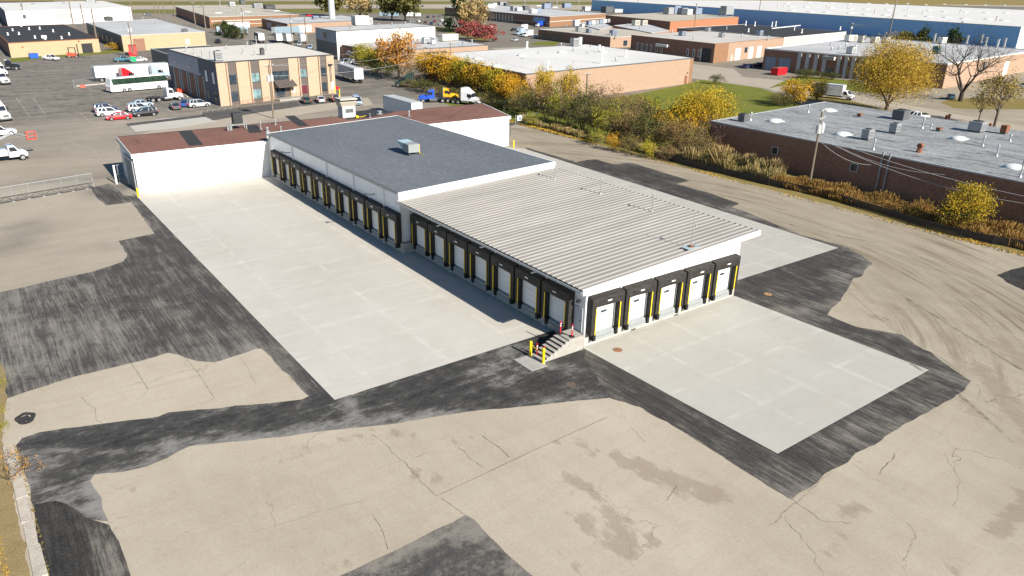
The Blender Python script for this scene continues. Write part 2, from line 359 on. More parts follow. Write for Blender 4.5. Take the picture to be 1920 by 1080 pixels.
t.links.new(nv.outputs['Color'], wv.inputs[0]); wv.inputs[1].default_value = (2.2, 2.2, 0); t.links.new(v, wv.inputs[2]); t.links.new(wv.outputs[0], vo.inputs['Vector'])
cr = mth(t, 'MULTIPLY', mth(t, 'LESS_THAN', vo.outputs['Distance'], .0035), ramp(t, noi(t, v, .11, 4, .6), .48, .62))
c = mixc(t, mth(t, 'MULTIPLY', cr, .6), c, (.13, .10, .075))
t.links.new(c, b.inputs['Base Color']); b.inputs['Roughness'].default_value = .95; b.inputs['Specular IOR Level'].default_value = .12
bump(t, b, noi(t, v, 14, 4, .7), .25, .02)
xs = np.r_[np.array([-7000, -4000, -2000, -1000, -500, -250, -120, -80]), np.arange(-62, 125, .9), np.array([130, 140, 160, 190, 230, 300, 400, 600, 900, 1500, 2500, 4000, 7000])]
ys = np.r_[np.array([-3000, -1000, -300, -120, -70]), np.arange(-55, 260, 1.1), np.arange(262, 420, 8), np.array([450, 500, 600, 800, 1100, 1500, 2200, 3500, 6000, 9000])]
gx, gy = np.meshgrid(xs, ys); X = np.c_[gx.ravel(), gy.ravel()]; nx, ny = len(xs), len(ys)
idx = np.arange(nx*ny).reshape(ny, nx); F = np.stack([idx[:-1, :-1], idx[:-1, 1:], idx[1:, 1:], idx[1:, :-1]], -1).reshape(-1, 4)
me = bpy.data.meshes.new('ground'); me.from_pydata(np.c_[X, np.zeros(len(X))].tolist(), [], F.tolist())
setattr_(me, 'grey', g_grey(X)); setattr_(me, 'stain', blobs(X, STAIN)); setattr_(me, 'tint', g_tint(X)); me.materials.append(gm)
o = bpy.data.objects.new('ground', me); C.objects.link(o); o['kind'] = 'structure'

# --- fresh asphalt
def asphalt(name, base=.030, dust=.5, streak=(2.2, .35, 1), rot=0.0, edge=.7, dcol=(.255, .232, .20)):
    """dark new asphalt; pale dust lies on it in ragged dragged patches (coverage, not a wash)"""
    m, t, b = newmat(name)
    v = wpos(t); s = wpos(t, streak, rot)
    n1 = ramp(t, noi(t, s, .55, 10, .74), .31, .69); n4 = ramp(t, noi(t, wpos(t, (.8, .8, 1)), .7, 9, .76), .31, .69); n5 = ramp(t, noi(t, wpos(t, (streak[0]*3.4, streak[1]*.8, 1), rot-.05), .9, 8, .8), .31, .69)
    n = mth(t, 'ADD', mth(t, 'MULTIPLY', n1, .38), mth(t, 'ADD', mth(t, 'MULTIPLY', n4, .16), mth(t, 'MULTIPLY', n5, .46)))
    n2 = ramp(t, noi(t, v, .14, 6, .6), .3, .7)
    e = mth(t, 'MULTIPLY', mth(t, 'SUBTRACT', 1.0, ramp(t, attr(t, 'ed'), 0.0, 1.4)), edge*.22)
    d = mth(t, 'ADD', mth(t, 'ADD', mth(t, 'MULTIPLY', attr(t, 'dust'), .30), dust*.42), mth(t, 'ADD', mth(t, 'MULTIPLY', n2, .20), e))
    q = mth(t, 'SUBTRACT', mth(t, 'ADD', n, d), 1.0)
    soft = ramp(t, q, -.42, .28); crisp = ramp(t, q, -.10, .22)
    c0 = mixc(t, ramp(t, noi(t, v, 9, 5, .82), .32, .68), (base*.6, base*.6, base*.66), (base*1.9, base*1.85, base*1.8))
    c = mixc(t, mth(t, 'MULTIPLY', soft, .62), c0, tuple(k*.55 for k in dcol)); c = mixc(t, mth(t, 'MULTIPLY', crisp, .72), c, dcol)
    g6 = noi(t, v, 6.5, 5, .82); c = mixc(t, mth(t, 'MULTIPLY', ramp(t, g6, .54, .72), .35), c, (.23, .21, .18)); c = mixc(t, mth(t, 'MULTIPLY', ramp(t, g6, .46, .30), .45), c, (.016, .016, .018))
    sp = ramp(t, noi(t, v, 20, 3, .8), .62, .75); c = mixc(t, mth(t, 'MULTIPLY', sp, .25), c, (.32, .28, .22))
    t.links.new(c, b.inputs['Base Color']); b.inputs['Roughness'].default_value = .9; b.inputs['Specular IOR Level'].default_value = .2
    bump(t, b, noi(t, v, 18, 4, .75), .3, .02); return m
DUSTL = [(60, 470, 250, 690, 3, .35), (0, 560, 40, 700, 2.2, .7), (100, 600, 140, 700, 1.2, .5), (300, 560, 420, 690, 1.2, .4), (430, 620, 470, 660, 1, .6), (180, 560, 300, 540, 1.2, .4), (380, 500, 470, 560, 1.5, .2)]
mA = asphalt('asphalt_overlay_scuffed', .028, .66, (2.6, .28, 1), 0.05, .5, (.27, .25, .22))
sheet('asphalt_patch', mA, PX([(-60, 562), (0, 548), (60, 535), (100, 525), (170, 510), (232, 490), (238, 478), (222, 452), (290, 438), (262, 400), (246, 379), (200, 385), (182, 372), (170, 352), (205, 344), (232, 366), (300, 372), (680, 700), (640, 755), (577, 743), (547, 710), (502, 665), (490, 654), (480, 655), (435, 669), (402, 680), (370, 677), (347, 670), (335, 665), (315, 662), (250, 680), (137, 707), (37, 739), (17, 746), (-30, 760)]), .004, .8, .07,
      {'dust': lambda X: blobs(X, DUSTL)})
DUSTB = [(90, 860, 150, 885, .6, .8), (110, 940, 200, 962, .5, 1.3), (160, 905, 195, 940, .8, 1.1), (70, 842, 140, 850, .3, 1.0), (130, 846, 420, 838, .3, 1.0), (420, 832, 700, 790, .5, 1.0), (50, 850, 110, 870, .6, 1.0), (90, 845, 240, 850, .4, 1.0), (60, 905, 190, 930, .6, .9), (170, 900, 330, 850, .7, .6), (330, 838, 640, 800, 1.3, 1.0), (640, 800, 850, 775, 1.2, .85), (655, 760, 670, 800, .9, 1.1), (560, 770, 640, 790, 1, .5), (900, 700, 960, 660, 1.6, .8), (930, 720, 990, 690, 1.0, 1.0), (860, 745, 940, 720, .4, .7), (1000, 690, 1060, 690, 1.2, 1.1), (1060, 730, 1120, 720, 1.2, .45), (980, 740, 1020, 745, .8, .5), (820, 765, 1100, 745, .9, .5)]
mB = asphalt('asphalt_overlay_dusty', .020, .33, (.35, 2.2, 1), .18, .6, (.27, .26, .24))
sheet('asphalt_band', mB, PX([(42, 822), (75, 810), (185, 795), (297, 781), (315, 774), (400, 766), (480, 758), (567, 749), (577, 743), (600, 735), (660, 740), (1010, 600), (1080, 600), (1110, 652), (1300, 772), (1195, 762), (1145, 746), (1095, 750), (960, 764), (855, 775), (742, 794), (605, 809), (480, 825), (400, 832), (357, 836), (335, 847), (312, 859), (275, 875), (230, 885), (180, 890), (172, 900), (190, 935), (195, 960), (203, 978), (62, 955), (52, 905), (40, 870), (30, 835)]), .0075, .7, .07, {'dust': lambda X: blobs(X, DUSTB)})
DUSTC = [(1440, 880, 1500, 930, 1.3, .5), (1540, 850, 1600, 800, .8, .35), (1650, 790, 1700, 740, .8, .3), (1180, 700, 1350, 810, .35, .45), (1700, 690, 1810, 715, .8, .5), (1560, 520, 1630, 500, 1.2, .8), (1450, 590, 1560, 570, 1.2, .6), (1380, 570, 1500, 545, .6, .2), (1500, 600, 1720, 690, .5, .4), (1580, 480, 1630, 480, .8, .5)]
mC = asphalt('asphalt_overlay_dark', .022, .56, (1.6, .4, 1), .1, .5)
sheet('asphalt_surround', mC, PX([(1100, 640), (1096, 672), (1145, 746), (1195, 762), (1250, 792), (1300, 820), (1395, 882), (1440, 910), (1485, 937), (1530, 905), (1545, 888), (1560, 880), (1590, 868), (1604, 850), (1640, 835), (1672, 808), (1690, 800), (1720, 783), (1770, 755), (1810, 730), (1822, 714), (1800, 702), (1752, 667), (1745, 660), (1730, 655), (1690, 627), (1605, 613), (1550, 590), (1560, 578), (1575, 565), (1580, 555), (1588, 545), (1600, 522), (1615, 518), (1622, 505), (1637, 495), (1625, 486), (1600, 470), (1585, 463), (1560, 455), (1380, 500), (1360, 560)]), .0112, .7, .09, {'dust': lambda X: blobs(X, DUSTC)})
sheet('asphalt_patch', asphalt('asphalt_patch_black', .017, .22, (2, .4, 1), .1, .2), PX([(62, 955), (66, 945), (85, 942), (105, 940), (125, 945), (145, 958), (165, 974), (195, 982), (205, 984), (222, 1015), (232, 1040), (245, 1080), (265, 1130), (110, 1130), (90, 1080), (72, 1010)]), .0152, .5, .05, {'dust': lambda X: blobs(X, [(180, 1000, 215, 1070, .8, 1.3), (150, 985, 160, 1010, .5, .5)])})
sheet('asphalt_patch', asphalt('asphalt_patch_worn', .04, .62, (.5, 1.8, 1), .4, .5), PX([(610, 1095), (640, 1080), (700, 1052), (790, 1008), (840, 984), (873, 966), (890, 975), (930, 1018), (945, 1035), (1000, 1082), (1080, 1160), (520, 1150)]), .0152, .6, .05, {'dust': lambda X: blobs(X, [(700, 1060, 880, 985, 1.0, .9), (860, 1060, 960, 1060, .8, .2)])})
sheet('asphalt_patch', asphalt('asphalt_patch_lane', .022, .5, (1.6, .35, 1), 0, .5), PX([(984, 276), (1080, 304), (1100, 300), (1118, 299), (1132, 303), (1150, 308), (1182, 305), (1240, 322), (1294, 339), (1268, 345), (1330, 362), (1386, 382), (1372, 389), (1400, 398), (1440, 415), (1500, 440), (1590, 464), (1570, 480), (1050, 330)]), .0152, .8, .07, {'dust': lambda X: blobs(X, [(1100, 315, 1300, 372, .5, .5), (1300, 375, 1420, 410, 1.0, .6)])})
sheet('asphalt_patch', asphalt('asphalt_patch_edge', .018, .15, (1, 1, 1), 0, .1), PX([(1870, 516), (1895, 507), (1925, 498), (1990, 500), (1990, 580), (1925, 548), (1890, 530)]), .0152, .8, .1, {'dust': lambda X: X[:, 0]*0})
# --- new concrete aprons
def concrete(name, c0, c1, jx, jy, ox=0.0, oy=0.0, band=.55, cool=False):
    m, t, b = newmat(name); v = wpos(t)
    sx = nn(t, 'ShaderNodeSeparateXYZ'); t.links.new(v, sx.inputs[0])
    big = ramp(t, noi(t, wpos(t, (1, .5, 1)), .11, 7, .62), .32, .7); med = ramp(t, noi(t, wpos(t, (.5, 1.4, 1), .25), .5, 7, .68), .35, .72); fine = ramp(t, noi(t, v, 7, 5, .75), .3, .7)
    c = mixc(t, big, c0, c1); c = mixc(t, mth(t, 'MULTIPLY', med, .3), c, tuple(min(.8, k*1.14) for k in c1))
    brn = ramp(t, noi(t, wpos(t, (.35, 1.3, 1), -.2), .16, 6, .6), .56, .74); c = mixc(t, mth(t, 'MULTIPLY', brn, .35), c, tuple(k*f for k, f in zip(c0, (.93, .86, .76))))
    c = mixc(t, mth(t, 'MULTIPLY', fine, .12), c, tuple(k*.7 for k in c0))
    for ax, sp, off in ((0, jx, ox), (1, jy, oy)):
        d = mth(t, 'MULTIPLY', mth(t, 'ABSOLUTE', mth(t, 'SUBTRACT', mth(t, 'FRACT', mth(t, 'DIVIDE', mth(t, 'ADD', sx.outputs[ax], off+sp*100), sp)), .5)), sp)
        ln = mth(t, 'LESS_THAN', d, .012); halo = mth(t, 'MULTIPLY', mth(t, 'SUBTRACT', 1.0, ramp(t, d, .04, .30)), ramp(t, noi(t, wpos(t, (.8, .8, 1)), .55, 8, .74), .42, .60))
        c = mixc(t, mth(t, 'MULTIPLY', halo, band), c, tuple(min(.82, k*1.22) for k in c1)); c = mixc(t, mth(t, 'MULTIPLY', ln, .35), c, tuple(k*.6 for k in c0))
    tr = mth(t, 'MULTIPLY', ramp(t, noi(t, wpos(t, (.25, 3.5, 1), .75), .35, 4, .6), .64, .74), ramp(t, noi(t, v, .07, 3), .5, .62))
    c = mixc(t, mth(t, 'MULTIPLY', tr, .42), c, (.30, .265, .22))
    q5 = noi(t, wpos(t, (.7, 1.3, 1), .4), 1.1, 7, .75); c = mixc(t, mth(t, 'MULTIPLY', ramp(t, q5, .56, .74), .40), c, tuple(min(.8, k*1.2) for k in c1)); c = mixc(t, mth(t, 'MULTIPLY', ramp(t, q5, .45, .28), .30), c, tuple(k*g for k, g in zip(c0, (.82, .78, .70))))
    g6 = noi(t, v, 5.5, 5, .8); c = mixc(t, mth(t, 'MULTIPLY', ramp(t, g6, .55, .75), .16), c, tuple(k*.62 for k in c0))
    t.links.new(c, b.inputs['Base Color']); b.inputs['Roughness'].default_value = .85; b.inputs['Specular IOR Level'].default_value = .25
    bump(t, b, noi(t, v, 10, 4, .7), .12, .02); return m
wc = concrete('new_concrete_warm', (.425, .40, .35), (.50, .48, .435), 6.1, 4.6, .8, 1.0, .45)
cc = concrete('new_concrete_cool', (.375, .36, .32), (.43, .417, .375), 4.65, 4.45, 2.3, 2.2, .62)
tl = G2(258, 368)
sheet('concrete_apron', wc, [(-19.28, 3.62), (0.2, 3.7), (0.2, 66.3), (-18.95, 66.3), (tl[0]-.1, tl[1]-.5)], .0192, 4)
fr = [G2(1458, 851), G2(1742, 694), (18.75, -.05), (-.05, -.05)]
sheet('concrete_apron', cc, fr, .0192, 4)
sheet('concrete_apron', cc, [(18.5, 2.35), G2(1572, 465), G2(985, 279.5), (39.5, 66.2), (18.5, 66.2)], .0192, 4)
# old slabs in the lot, street, yard lane
slab = concrete('old_concrete_slab', (.40, .375, .33), (.47, .45, .40), 7, 7, 0, 0, .1)
street = concrete('street_concrete', (.33, .285, .225), (.40, .35, .28), 5.2, 4.5, 0, 0, .0)
sheet('concrete_drive', street, PX([(380, 217), (620, 191), (690, 183), (700, 197), (640, 203), (500, 225), (420, 245), (230, 262), (300, 240)]), .004, 2)
sheet('concrete_slab', slab, PX([(240, 234), (305, 222), (380, 217.5), (402, 220), (405, 228), (330, 240), (255, 247)]), .008, 2)
sheet('asphalt_strip', asphalt('asphalt_strip_grey', .05, .3), PX([(236, 232), (380, 215), (386, 219), (240, 236.5)]), .012, 2, 0, {'dust': lambda X: X[:, 0]*0})
sheet('asphalt_strip', asphalt('asphalt_strip_bays', .06, .3), PX([(380, 210), (500, 196), (560, 190), (600, 186), (640, 182), (645, 190), (560, 200), (480, 212), (400, 226), (380, 217)]), .012, 2, 0, {'dust': lambda X: X[:, 0]*0})
sheet('street', street, [G2(1250, 150), G2(1302, 138), (150, 165), (190, 170), (190, 134), (172, 116), G2(1460, 150), (163, 70), (150, 25), (140, -60), (116, -60), G2(1920, 272), (119, 34), (140, 72.5), (153.5, 93.5), G2(1300, 147)], .004, 8)
sheet('street', street, [(150, 165), (158, 240), (178, 240), (172, 160)], .0056, 8)
def grassmat(name, a, bb, dry=(.20, .17, .06), dr=.4):
    m, t, b = newmat(name); v = wpos(t)
    c = mixc(t, ramp(t, noi(t, wpos(t, (1, .25, 1)), .5, 7, .7), .3, .7), a, bb); c = mixc(t, mth(t, 'MULTIPLY', ramp(t, noi(t, v, .12, 6, .65), .45, .7), dr), c, dry)
    c = mixc(t, mth(t, 'MULTIPLY', ramp(t, noi(t, v, 5, 4, .8), .35, .7), .45), c, tuple(k*.5 for k in a))
    t.links.new(c, b.inputs['Base Color']); b.inputs['Roughness'].default_value = 1; b.inputs['Specular IOR Level'].default_value = .05; return m
lawn = grassmat('lawn_grass', (.13, .15, .03), (.20, .21, .04)); dryg = grassmat('dry_grass', (.25, .19, .07), (.19, .16, .05), (.30, .22, .10), .6); farg = grassmat('rough_grass', (.30, .23, .09), (.20, .17, .06), (.36, .25, .11), .6); highg = grassmat('verge_grass', (.14, .15, .04), (.22, .19, .07))
sheet('lawn', lawn, [(56.6, 46), (66.0, 46.4), (108, 49.5), (138, 73), (152.5, 95), (153.5, 117.5), (140, 112), (105, 102), (71, 100), (60, 130), (57, 115)], .008, 6, 0)
sheet('dry_verge', dryg, [(56.3, 110), (56.0, 80), (55.6, 60), (55.2, 45), (55.2, 30), (55.4, 10), (55.2, -5), (56.5, -30), (70, -40), (70, 46), (62, 48), (60, 130)], .0075, 3, .1)
sheet('lawn', lawn, PX([(1440, 166), (1470, 152), (1500, 141), (1600, 152), (1680, 172), (1640, 176), (1560, 166), (1480, 158)]), .008, 6)
sheet('lawn', dryg, PX([(1470, 185), (1560, 180), (1640, 200), (1690, 212), (1680, 222), (1600, 205), (1548, 192)]), .008, 4)
sheet('tree_island', dryg, PX([(1762, 192), (1790, 185), (1840, 183), (1920, 185), (1960, 195), (1920, 205), (1840, 205), (1790, 203)]), .008, 4)
sheet('dry_verge', dryg, PX([(1750, 222), (1840, 240), (1920, 254), (2000, 275), (1985, 285), (1920, 262), (1850, 248), (1760, 230)]), .008, 4)
sheet('lawn', lawn, PX([(0, 118), (21, 109.5), (184, 98), (232, 88), (232, 97), (200, 101), (100, 108), (25, 117)]), .008, 4)
sheet('lawn', lawn, PX([(1010, 78), (1050, 78), (1040, 86), (990, 84)]), .008, 6); sheet('lawn', highg, PX([(815, 50), (860, 55), (910, 62), (930, 70), (905, 78), (860, 66), (816, 57)]), .008, 6)
# far country: grass, ramp and highway
def farsheet(name, mat, L, z): return sheet(name, mat, PX(L), z, 60, 0, None, 'structure', False)
farsheet('rough_grass', farg, [(-300, 3), (200, 3), (700, 2.5), (1110, 3), (1300, 2), (1560, 3), (1560, -11), (960, -25), (-300, -53)], .3)
farsheet('highway', street, [(150, 18), (330, 17.5), (600, 16), (860, 16), (1115, 19), (1115, 9.5), (860, 8), (560, 8.5), (200, 10.5)], .05)
farsheet('verge_grass', highg, [(150, 10.5), (560, 8.5), (860, 8), (1115, 9.5), (1115, 3.5), (860, 3.2), (200, 3.5)], .06)
farsheet('highway', street, [(100, 3.6), (700, 3.0), (1115, 3.4), (1115, 1.5), (700, 1.2), (100, 1.9)], .35)
farsheet('verge_grass', highg, [(246, 25), (330, 25), (500, 24), (700, 25), (820, 26), (1010, 22), (1110, 20), (1110, 18.5), (600, 16.5), (330, 18), (240, 18.5)], .06)
farsheet('rough_grass', farg, [(1690, 12), (1920, 12.5), (2300, 16), (2300, 5), (1700, -8), (1560, -11), (1560, 3)], .08)
farsheet('highway', street, [(1800, 11.5), (1920, 13.5), (2200, 19), (2200, 15), (1920, 10.5), (1740, 8.5)], .4)
# --- cracks, joints, painted bay lines, tyre marks
def ribbon(mb, pts, wd, z, jit=0.0, step=.35, taper=True):
    P = [np.array(p) for p in pts]; Q = []
    for a, b_ in zip(P[:-1], P[1:]):
        n = max(1, int(np.linalg.norm(b_-a)/step)); Q += [a+(b_-a)*i/n for i in range(n)]
    Q.append(P[-1]); Q = np.array(Q)
    if len(Q) < 3: pass
    d = np.gradient(Q, axis=0); d /= np.maximum(np.linalg.norm(d, axis=1), 1e-9)[:, None]; nr = np.c_[-d[:, 1], d[:, 0]]
    if jit: Q = Q + nr*(np.array([mnoise.noise(Vector((q[0]*1.3, q[1]*1.3, 1)))+.5*mnoise.noise(Vector((q[0]*4, q[1]*4, 7))) for q in Q])*jit)[:, None]
    ww = np.full(len(Q), wd/2)
    if jit: ww = ww*RS.uniform(.35, 1.3, len(Q))
    L, R = Q+nr*ww[:, None], Q-nr*ww[:, None]
    for i in range(len(Q)-1):
        mb.poly([(*R[i], z), (*R[i+1], z), (*L[i+1], z), (*L[i], z)])
mb = MB()
for L, wd, jt in [([(820, 930), (900, 893), (1000, 845), (1140, 782)], .055, .02), ([(700, 815), (750, 860), (790, 905), (820, 930)], .03, .35), ([(905, 818), (935, 838), (955, 858)], .05, .1), ([(860, 838), (880, 858), (905, 876)], .04, .25), ([(780, 858), (800, 851), (850, 846)], .03, .2),
 ([(827, 935), (850, 950), (873, 966)], .03, .15), ([(1545, 845), (1560, 880), (1510, 930), (1470, 960), (1440, 985)], .03, .5), ([(1650, 890), (1660, 870), (1680, 850)], .05, .4), ([(1485, 937), (1540, 975), (1600, 985)], .04, .5), ([(1270, 910), (1250, 940)], .03, .2),
 ([(245, 680), (262, 705), (278, 730)], .05, .05), ([(278, 730), (320, 717), (370, 704)], .04, .08), ([(350, 675), (372, 700), (402, 748)], .035, .1), ([(402, 748), (330, 770)], .03, .05), ([(150, 745), (178, 765), (180, 785), (190, 795)], .03, .25), ([(278, 730), (255, 752)], .03, .15),
 ([(1590, 545), (1640, 590), (1690, 630)], .05, .04), ([(1645, 590), (1665, 600)], .08, .2), ([(1490, 445), (1640, 492), (1760, 545), (1920, 620)], .05, .1), ([(1690, 470), (1800, 510), (1920, 575)], .05, .1), ([(1730, 655), (1760, 668), (1790, 690), (1800, 700)], .05, .2),
 ([(1240, 780), (1290, 815), (1400, 885), (1480, 935)], .07, .12), ([(440, 655), (470, 700), (480, 720)], .02, .2), ([(470, 1000), (600, 960), (680, 940)], .02, .3), ([(700, 965), (720, 1000), (728, 1030)], .03, .2), ([(1470, 970), (1500, 1010), (1530, 1040), (1540, 1080)], .03, .5), ([(1180, 800), (1210, 830)], .025, .3), ([(1700, 980), (1720, 1010), (1690, 1050)], .03, .5), ([(1600, 870), (1640, 900), (1700, 920)], .02, .4), ([(1770, 850), (1800, 900), (1790, 950)], .025, .4),
 ([(960, 243), (1000, 247), (1040, 250), (1075, 252)], .35, .5), ([(1030, 250), (1060, 257), (1090, 257)], .25, .4), ([(1010, 247), (1022, 244)], .2, .3), ([(990, 300), (1100, 335), (1300, 400), (1560, 470)], .05, .02)]:
    ribbon(mb, PX(L), wd*.5, .0232, jt*.4, .2)
o = mb.build('pavement_cracks', M('crack_shadow_tar', (.12, .10, .08), .95, .3)); o['kind'] = 'structure'
tm, t, b = newmat('tyre_rubber_marks'); b.inputs['Base Color'].default_value = (.03, .028, .027, 1); b.inputs['Roughness'].default_value = .9
t.links.new(mth(t, 'MULTIPLY', ramp(t, noi(t, wpos(t), .8, 6, .7), .42, .7), .5), b.inputs['Alpha'])
mb = MB()
for L, wd in [([(120, 570), (170, 585), (240, 585), (330, 575), (425, 552)], .22), ([(130, 572), (180, 589), (245, 589), (335, 579), (430, 556)], .1), ([(230, 560), (265, 545), (320, 520)], .2), ([(150, 560), (260, 567), (360, 560), (420, 545)], .12), ([(40, 700), (80, 695), (90, 685)], .18), ([(45, 712), (70, 710)], .18), ([(55, 680), (90, 672)], .15), ([(130, 545), (165, 580), (200, 620)], .15),
 ([(900, 760), (1000, 700)], .15), ([(1380, 400), (1290, 365), (1180, 350)], .2), ([(1640, 640), (1800, 740), (1900, 830)], .3), ([(1700, 560), (1830, 640), (1925, 700)], .3), ([(1480, 420), (1560, 440), (1640, 455)], .25)]:
    P = np.array(PX(L)); tt = np.linspace(0, len(P)-1, 26); sx_ = np.interp(tt, range(len(P)), P[:, 0]); sy_ = np.interp(tt, range(len(P)), P[:, 1])
    k = np.ones(5)/5; sx_[2:-2] = np.convolve(sx_, k, 'valid'); sy_[2:-2] = np.convolve(sy_, k, 'valid')
    ribbon(mb, list(zip(sx_, sy_)), wd, .027, 0)
o = mb.build('tyre_marks', tm); o['kind'] = 'structure'
mb = MB(); pl = M('worn_line_paint', (.36, .34, .29), .8, .3, 3)
for q in [((178, 208), (190, 221)), ((236, 205), (252, 226)), ((150, 212), (168, 228)), ((310, 200), (330, 215)), ((30, 183), (57, 220)), ((62, 183), (85, 215)), ((553, 185.5), (566, 199.5)), ((580, 184), (592, 196)), ((608, 181), (616, 192)), ((216, 282), (226, 292)), ((175, 283), (200, 312)), ((138, 162), (150, 168)), ((155, 160), (172, 168)), ((175, 158), (195, 167)),
          ((376, 204), (405, 202)), ((405, 202), (455, 197)), ((374, 213), (455, 203)), ((376, 213), (380, 205)), ((387, 211.5), (391, 204.5)), ((398, 210), (403, 203.5)), ((409, 208.6), (413, 202)), ((420, 207), (424, 201)), ((431, 206), (435, 200)), ((442, 204.5), (446, 199))]:
    ribbon(mb, PX(q), .085, .0165, .0)
o = mb.build('painted_lines', pl); o['kind'] = 'structure'
for i, (u, v_, lb) in enumerate([(1158, 656.5, 'rusty round manhole cover on the pale front apron'), (1440, 552, 'rusty manhole cover in the dark asphalt right of the dock corner'), (1070, 722, 'dull manhole cover in the scuffed asphalt below the concrete steps')]):
    p = G(u, v_); mb = MB(); mb.cyl((p.x, p.y, .02), (p.x, p.y, .036), .38, n=20); mb.cyl((p.x, p.y, .036), (p.x, p.y, .044), .29, n=20)
    for k in range(7): mb.obox((p.x+.19*math.cos(k*.9), p.y+.19*math.sin(k*.9)), .1, .05, .044, .052, k)
    tag(mb.build('manhole_cover', M('manhole_rust_%d' % i, [(.26, .13, .07), (.34, .20, .09), (.12, .09, .07)][i], .9, .5, 6)), lb, 'manhole cover', 'manhole covers in the yard')
# ------------------------------------------------------------------ the dock warehouse (three joined wings)
def tz(x, x0, z0, x1, z1): return z0+(z1-z0)*(x-x0)/(x1-x0)
def fabric_header(x0, x1, y, z0, z1, depth, seed):
    """vinyl head curtain with a sagging, wrinkled face and a sloped top"""
    mb = MB(); nx, nz = 18, 7; R = random.Random(seed); ph = R.random()*50
    def P(i, j):
        a = i/nx; bb = j/nz; x = x0+(x1-x0)*a; z = z0+(z1-z0)*bb
        e = math.sin(math.pi*a)*math.sin(math.pi*bb)
        wv = (mnoise.noise(Vector((x*2.2+z*1.5+ph, z*3.2, ph)))*.09 + mnoise.noise(Vector((x*5+ph, (z+x*.4)*5, 1)))*.035)*e
        return (x, y-.02+wv-.05*e, z+(.02*math.sin(a*7+ph) if j == 0 else 0))
    for i in range(nx):
        for j in range(nz): mb.poly([P(i, j), P(i+1, j), P(i+1, j+1), P(i, j+1)])
    for i in range(nx):            # top sheet back to the wall, rising a little
        a, b_ = P(i, nz), P(i+1, nz)
        w1 = mnoise.noise(Vector((a[0]*2+ph, 3, 1)))*.05; w2 = mnoise.noise(Vector((b_[0]*2+ph, 3, 1)))*.05
        ma = (a[0], y+depth*.5, z1+.05+w1); mb_ = (b_[0], y+depth*.5, z1+.05+w2)
        mb.poly([a, b_, mb_, ma]); mb.poly([ma, mb_, (b_[0], y+depth, z1+.14), (a[0], y+depth, z1+.14)])
    for i in range(nx):
        a, b_ = P(i, 0), P(i+1, 0); mb.poly([b_, a, (a[0], y+depth, z0), (b_[0], y+depth, z0)])
    for xx, i in ((x0, 0), (x1, nx)):
        col = [P(i, j) for j in range(nz+1)]
        pts = col + [(xx, y+depth, z1+.14), (xx, y+depth, z0)]; mb.poly(pts if xx == x1 else pts[::-1])
    return mb
SH_CACHE = {}
def dock_meshes(var, dusty, win):
    key = (var, dusty, win)
    if key in SH_CACHE: return SH_CACHE[key]
    W2, D, ZB, ZH, ZT = 1.70, .56, 1.14, 3.48, 4.22
    mb = fabric_header(-W2, W2, -D, ZH, ZT, D-.003, var*7+1)
    for s in (-1, 1):
        xo, xi = s*W2, s*(W2-.46)
        a, b_ = min(xo, xi), max(xo, xi)
        mb.box(a, b_, -D, -.003, ZB, ZH-.003)
        for k in range(6): mb.box(a-.012 if s < 0 else a+.02, b_+.012 if s > 0 else b_-.02, -D-.02, -D-.001, ZB+.05+k*.4, ZB+.07+k*.4)   # wear pleats
    d = dict(shelter=mb.mesh('dock_shelter', K['blackd'] if dusty else K['black']))
    mb = MB()
    for k in range(5):
        z0 = 1.12+k*.5; mb.box(-1.24, 1.0, -.06, -.003, z0, z0+.485)
    for s in (-1, 1): mb.box(s*1.27, s*1.245, -.09, -.003, 1.1, 3.65)
    d['door'] = mb.mesh('dock_door', K['white'])
    mb = MB(); mb.box(-.32, .32, -.075, -.062, 2.62, 2.84); d['win'] = mb.mesh('window', K['glass'])
    mb = MB()
    mb.box(1.003, 1.243, -.1, -.003, 1.12, 3.6)
    d['track'] = mb.mesh('door_jamb', K['lgrey']); mb = MB(); mb.box(1.04, 1.075, -.17, -.102, 1.15, 3.6); d['rail'] = mb.mesh('door_track', K['dark'])
    mb = MB(); mb.box(-.045, .045, -D-.045, -D-.022, ZB+.02, ZH-.08); d['stripe'] = mb.mesh('guide_stripe', K['yellow'])
    mb = MB(); mb.hexa([(-1.02, -.36, .48), (1.02, -.36, .48), (1.02, -.003, .48), (-1.02, -.003, .48), (-1.02, -.3, 1.0), (1.02, -.3, 1.0), (1.02, -.003, 1.1), (-1.02, -.003, 1.1)])
    mb.box(-1.0, 1.0, -.40, -.345, .74, .80); d['lev'] = mb.mesh('dock_leveler', K['levg'])
    mb = MB(); mb.box(-.13, .13, -.47, -.003, .55, 1.06); mb.box(-.16, .16, -.50, -.003, 1.063, 1.11)
    for k in range(3): mb.box(-.14, .14, -.485, -.471, .6+k*.15, .62+k*.15)
    d['bump'] = mb.mesh('dock_bumper', K['rubber'])
    mb = MB(); mb.box(-.22, .22, -D-.125, -D-.11, 3.83, 3.93); d['tag'] = mb.mesh('head_tag', K['white'])
    SH_CACHE[key] = d; return d
def dock(root, x, y, rz, i, dusty, win):
    d = dock_meshes(i % 4, dusty, win); R = ROOTLOC[root.name]
    s = part('dock_shelter', d['shelter'], root, (x-R[0], y-R[1], 0), rz)
    part('dock_door', d['door'], s)
    if win: part('window', d['win'], s)
    part('door_jamb', d['track'], s); part('door_track', d['rail'], s)
    for q in (-1, 1):
        part('guide_stripe', d['stripe'], s, (q*1.285, 0, 0)); part('dock_bumper', d['bump'], s, (q*1.2, 0, 0))
    part('dock_leveler', d['lev'], s); part('head_tag', d['tag'], s)

HP = -math.pi/2
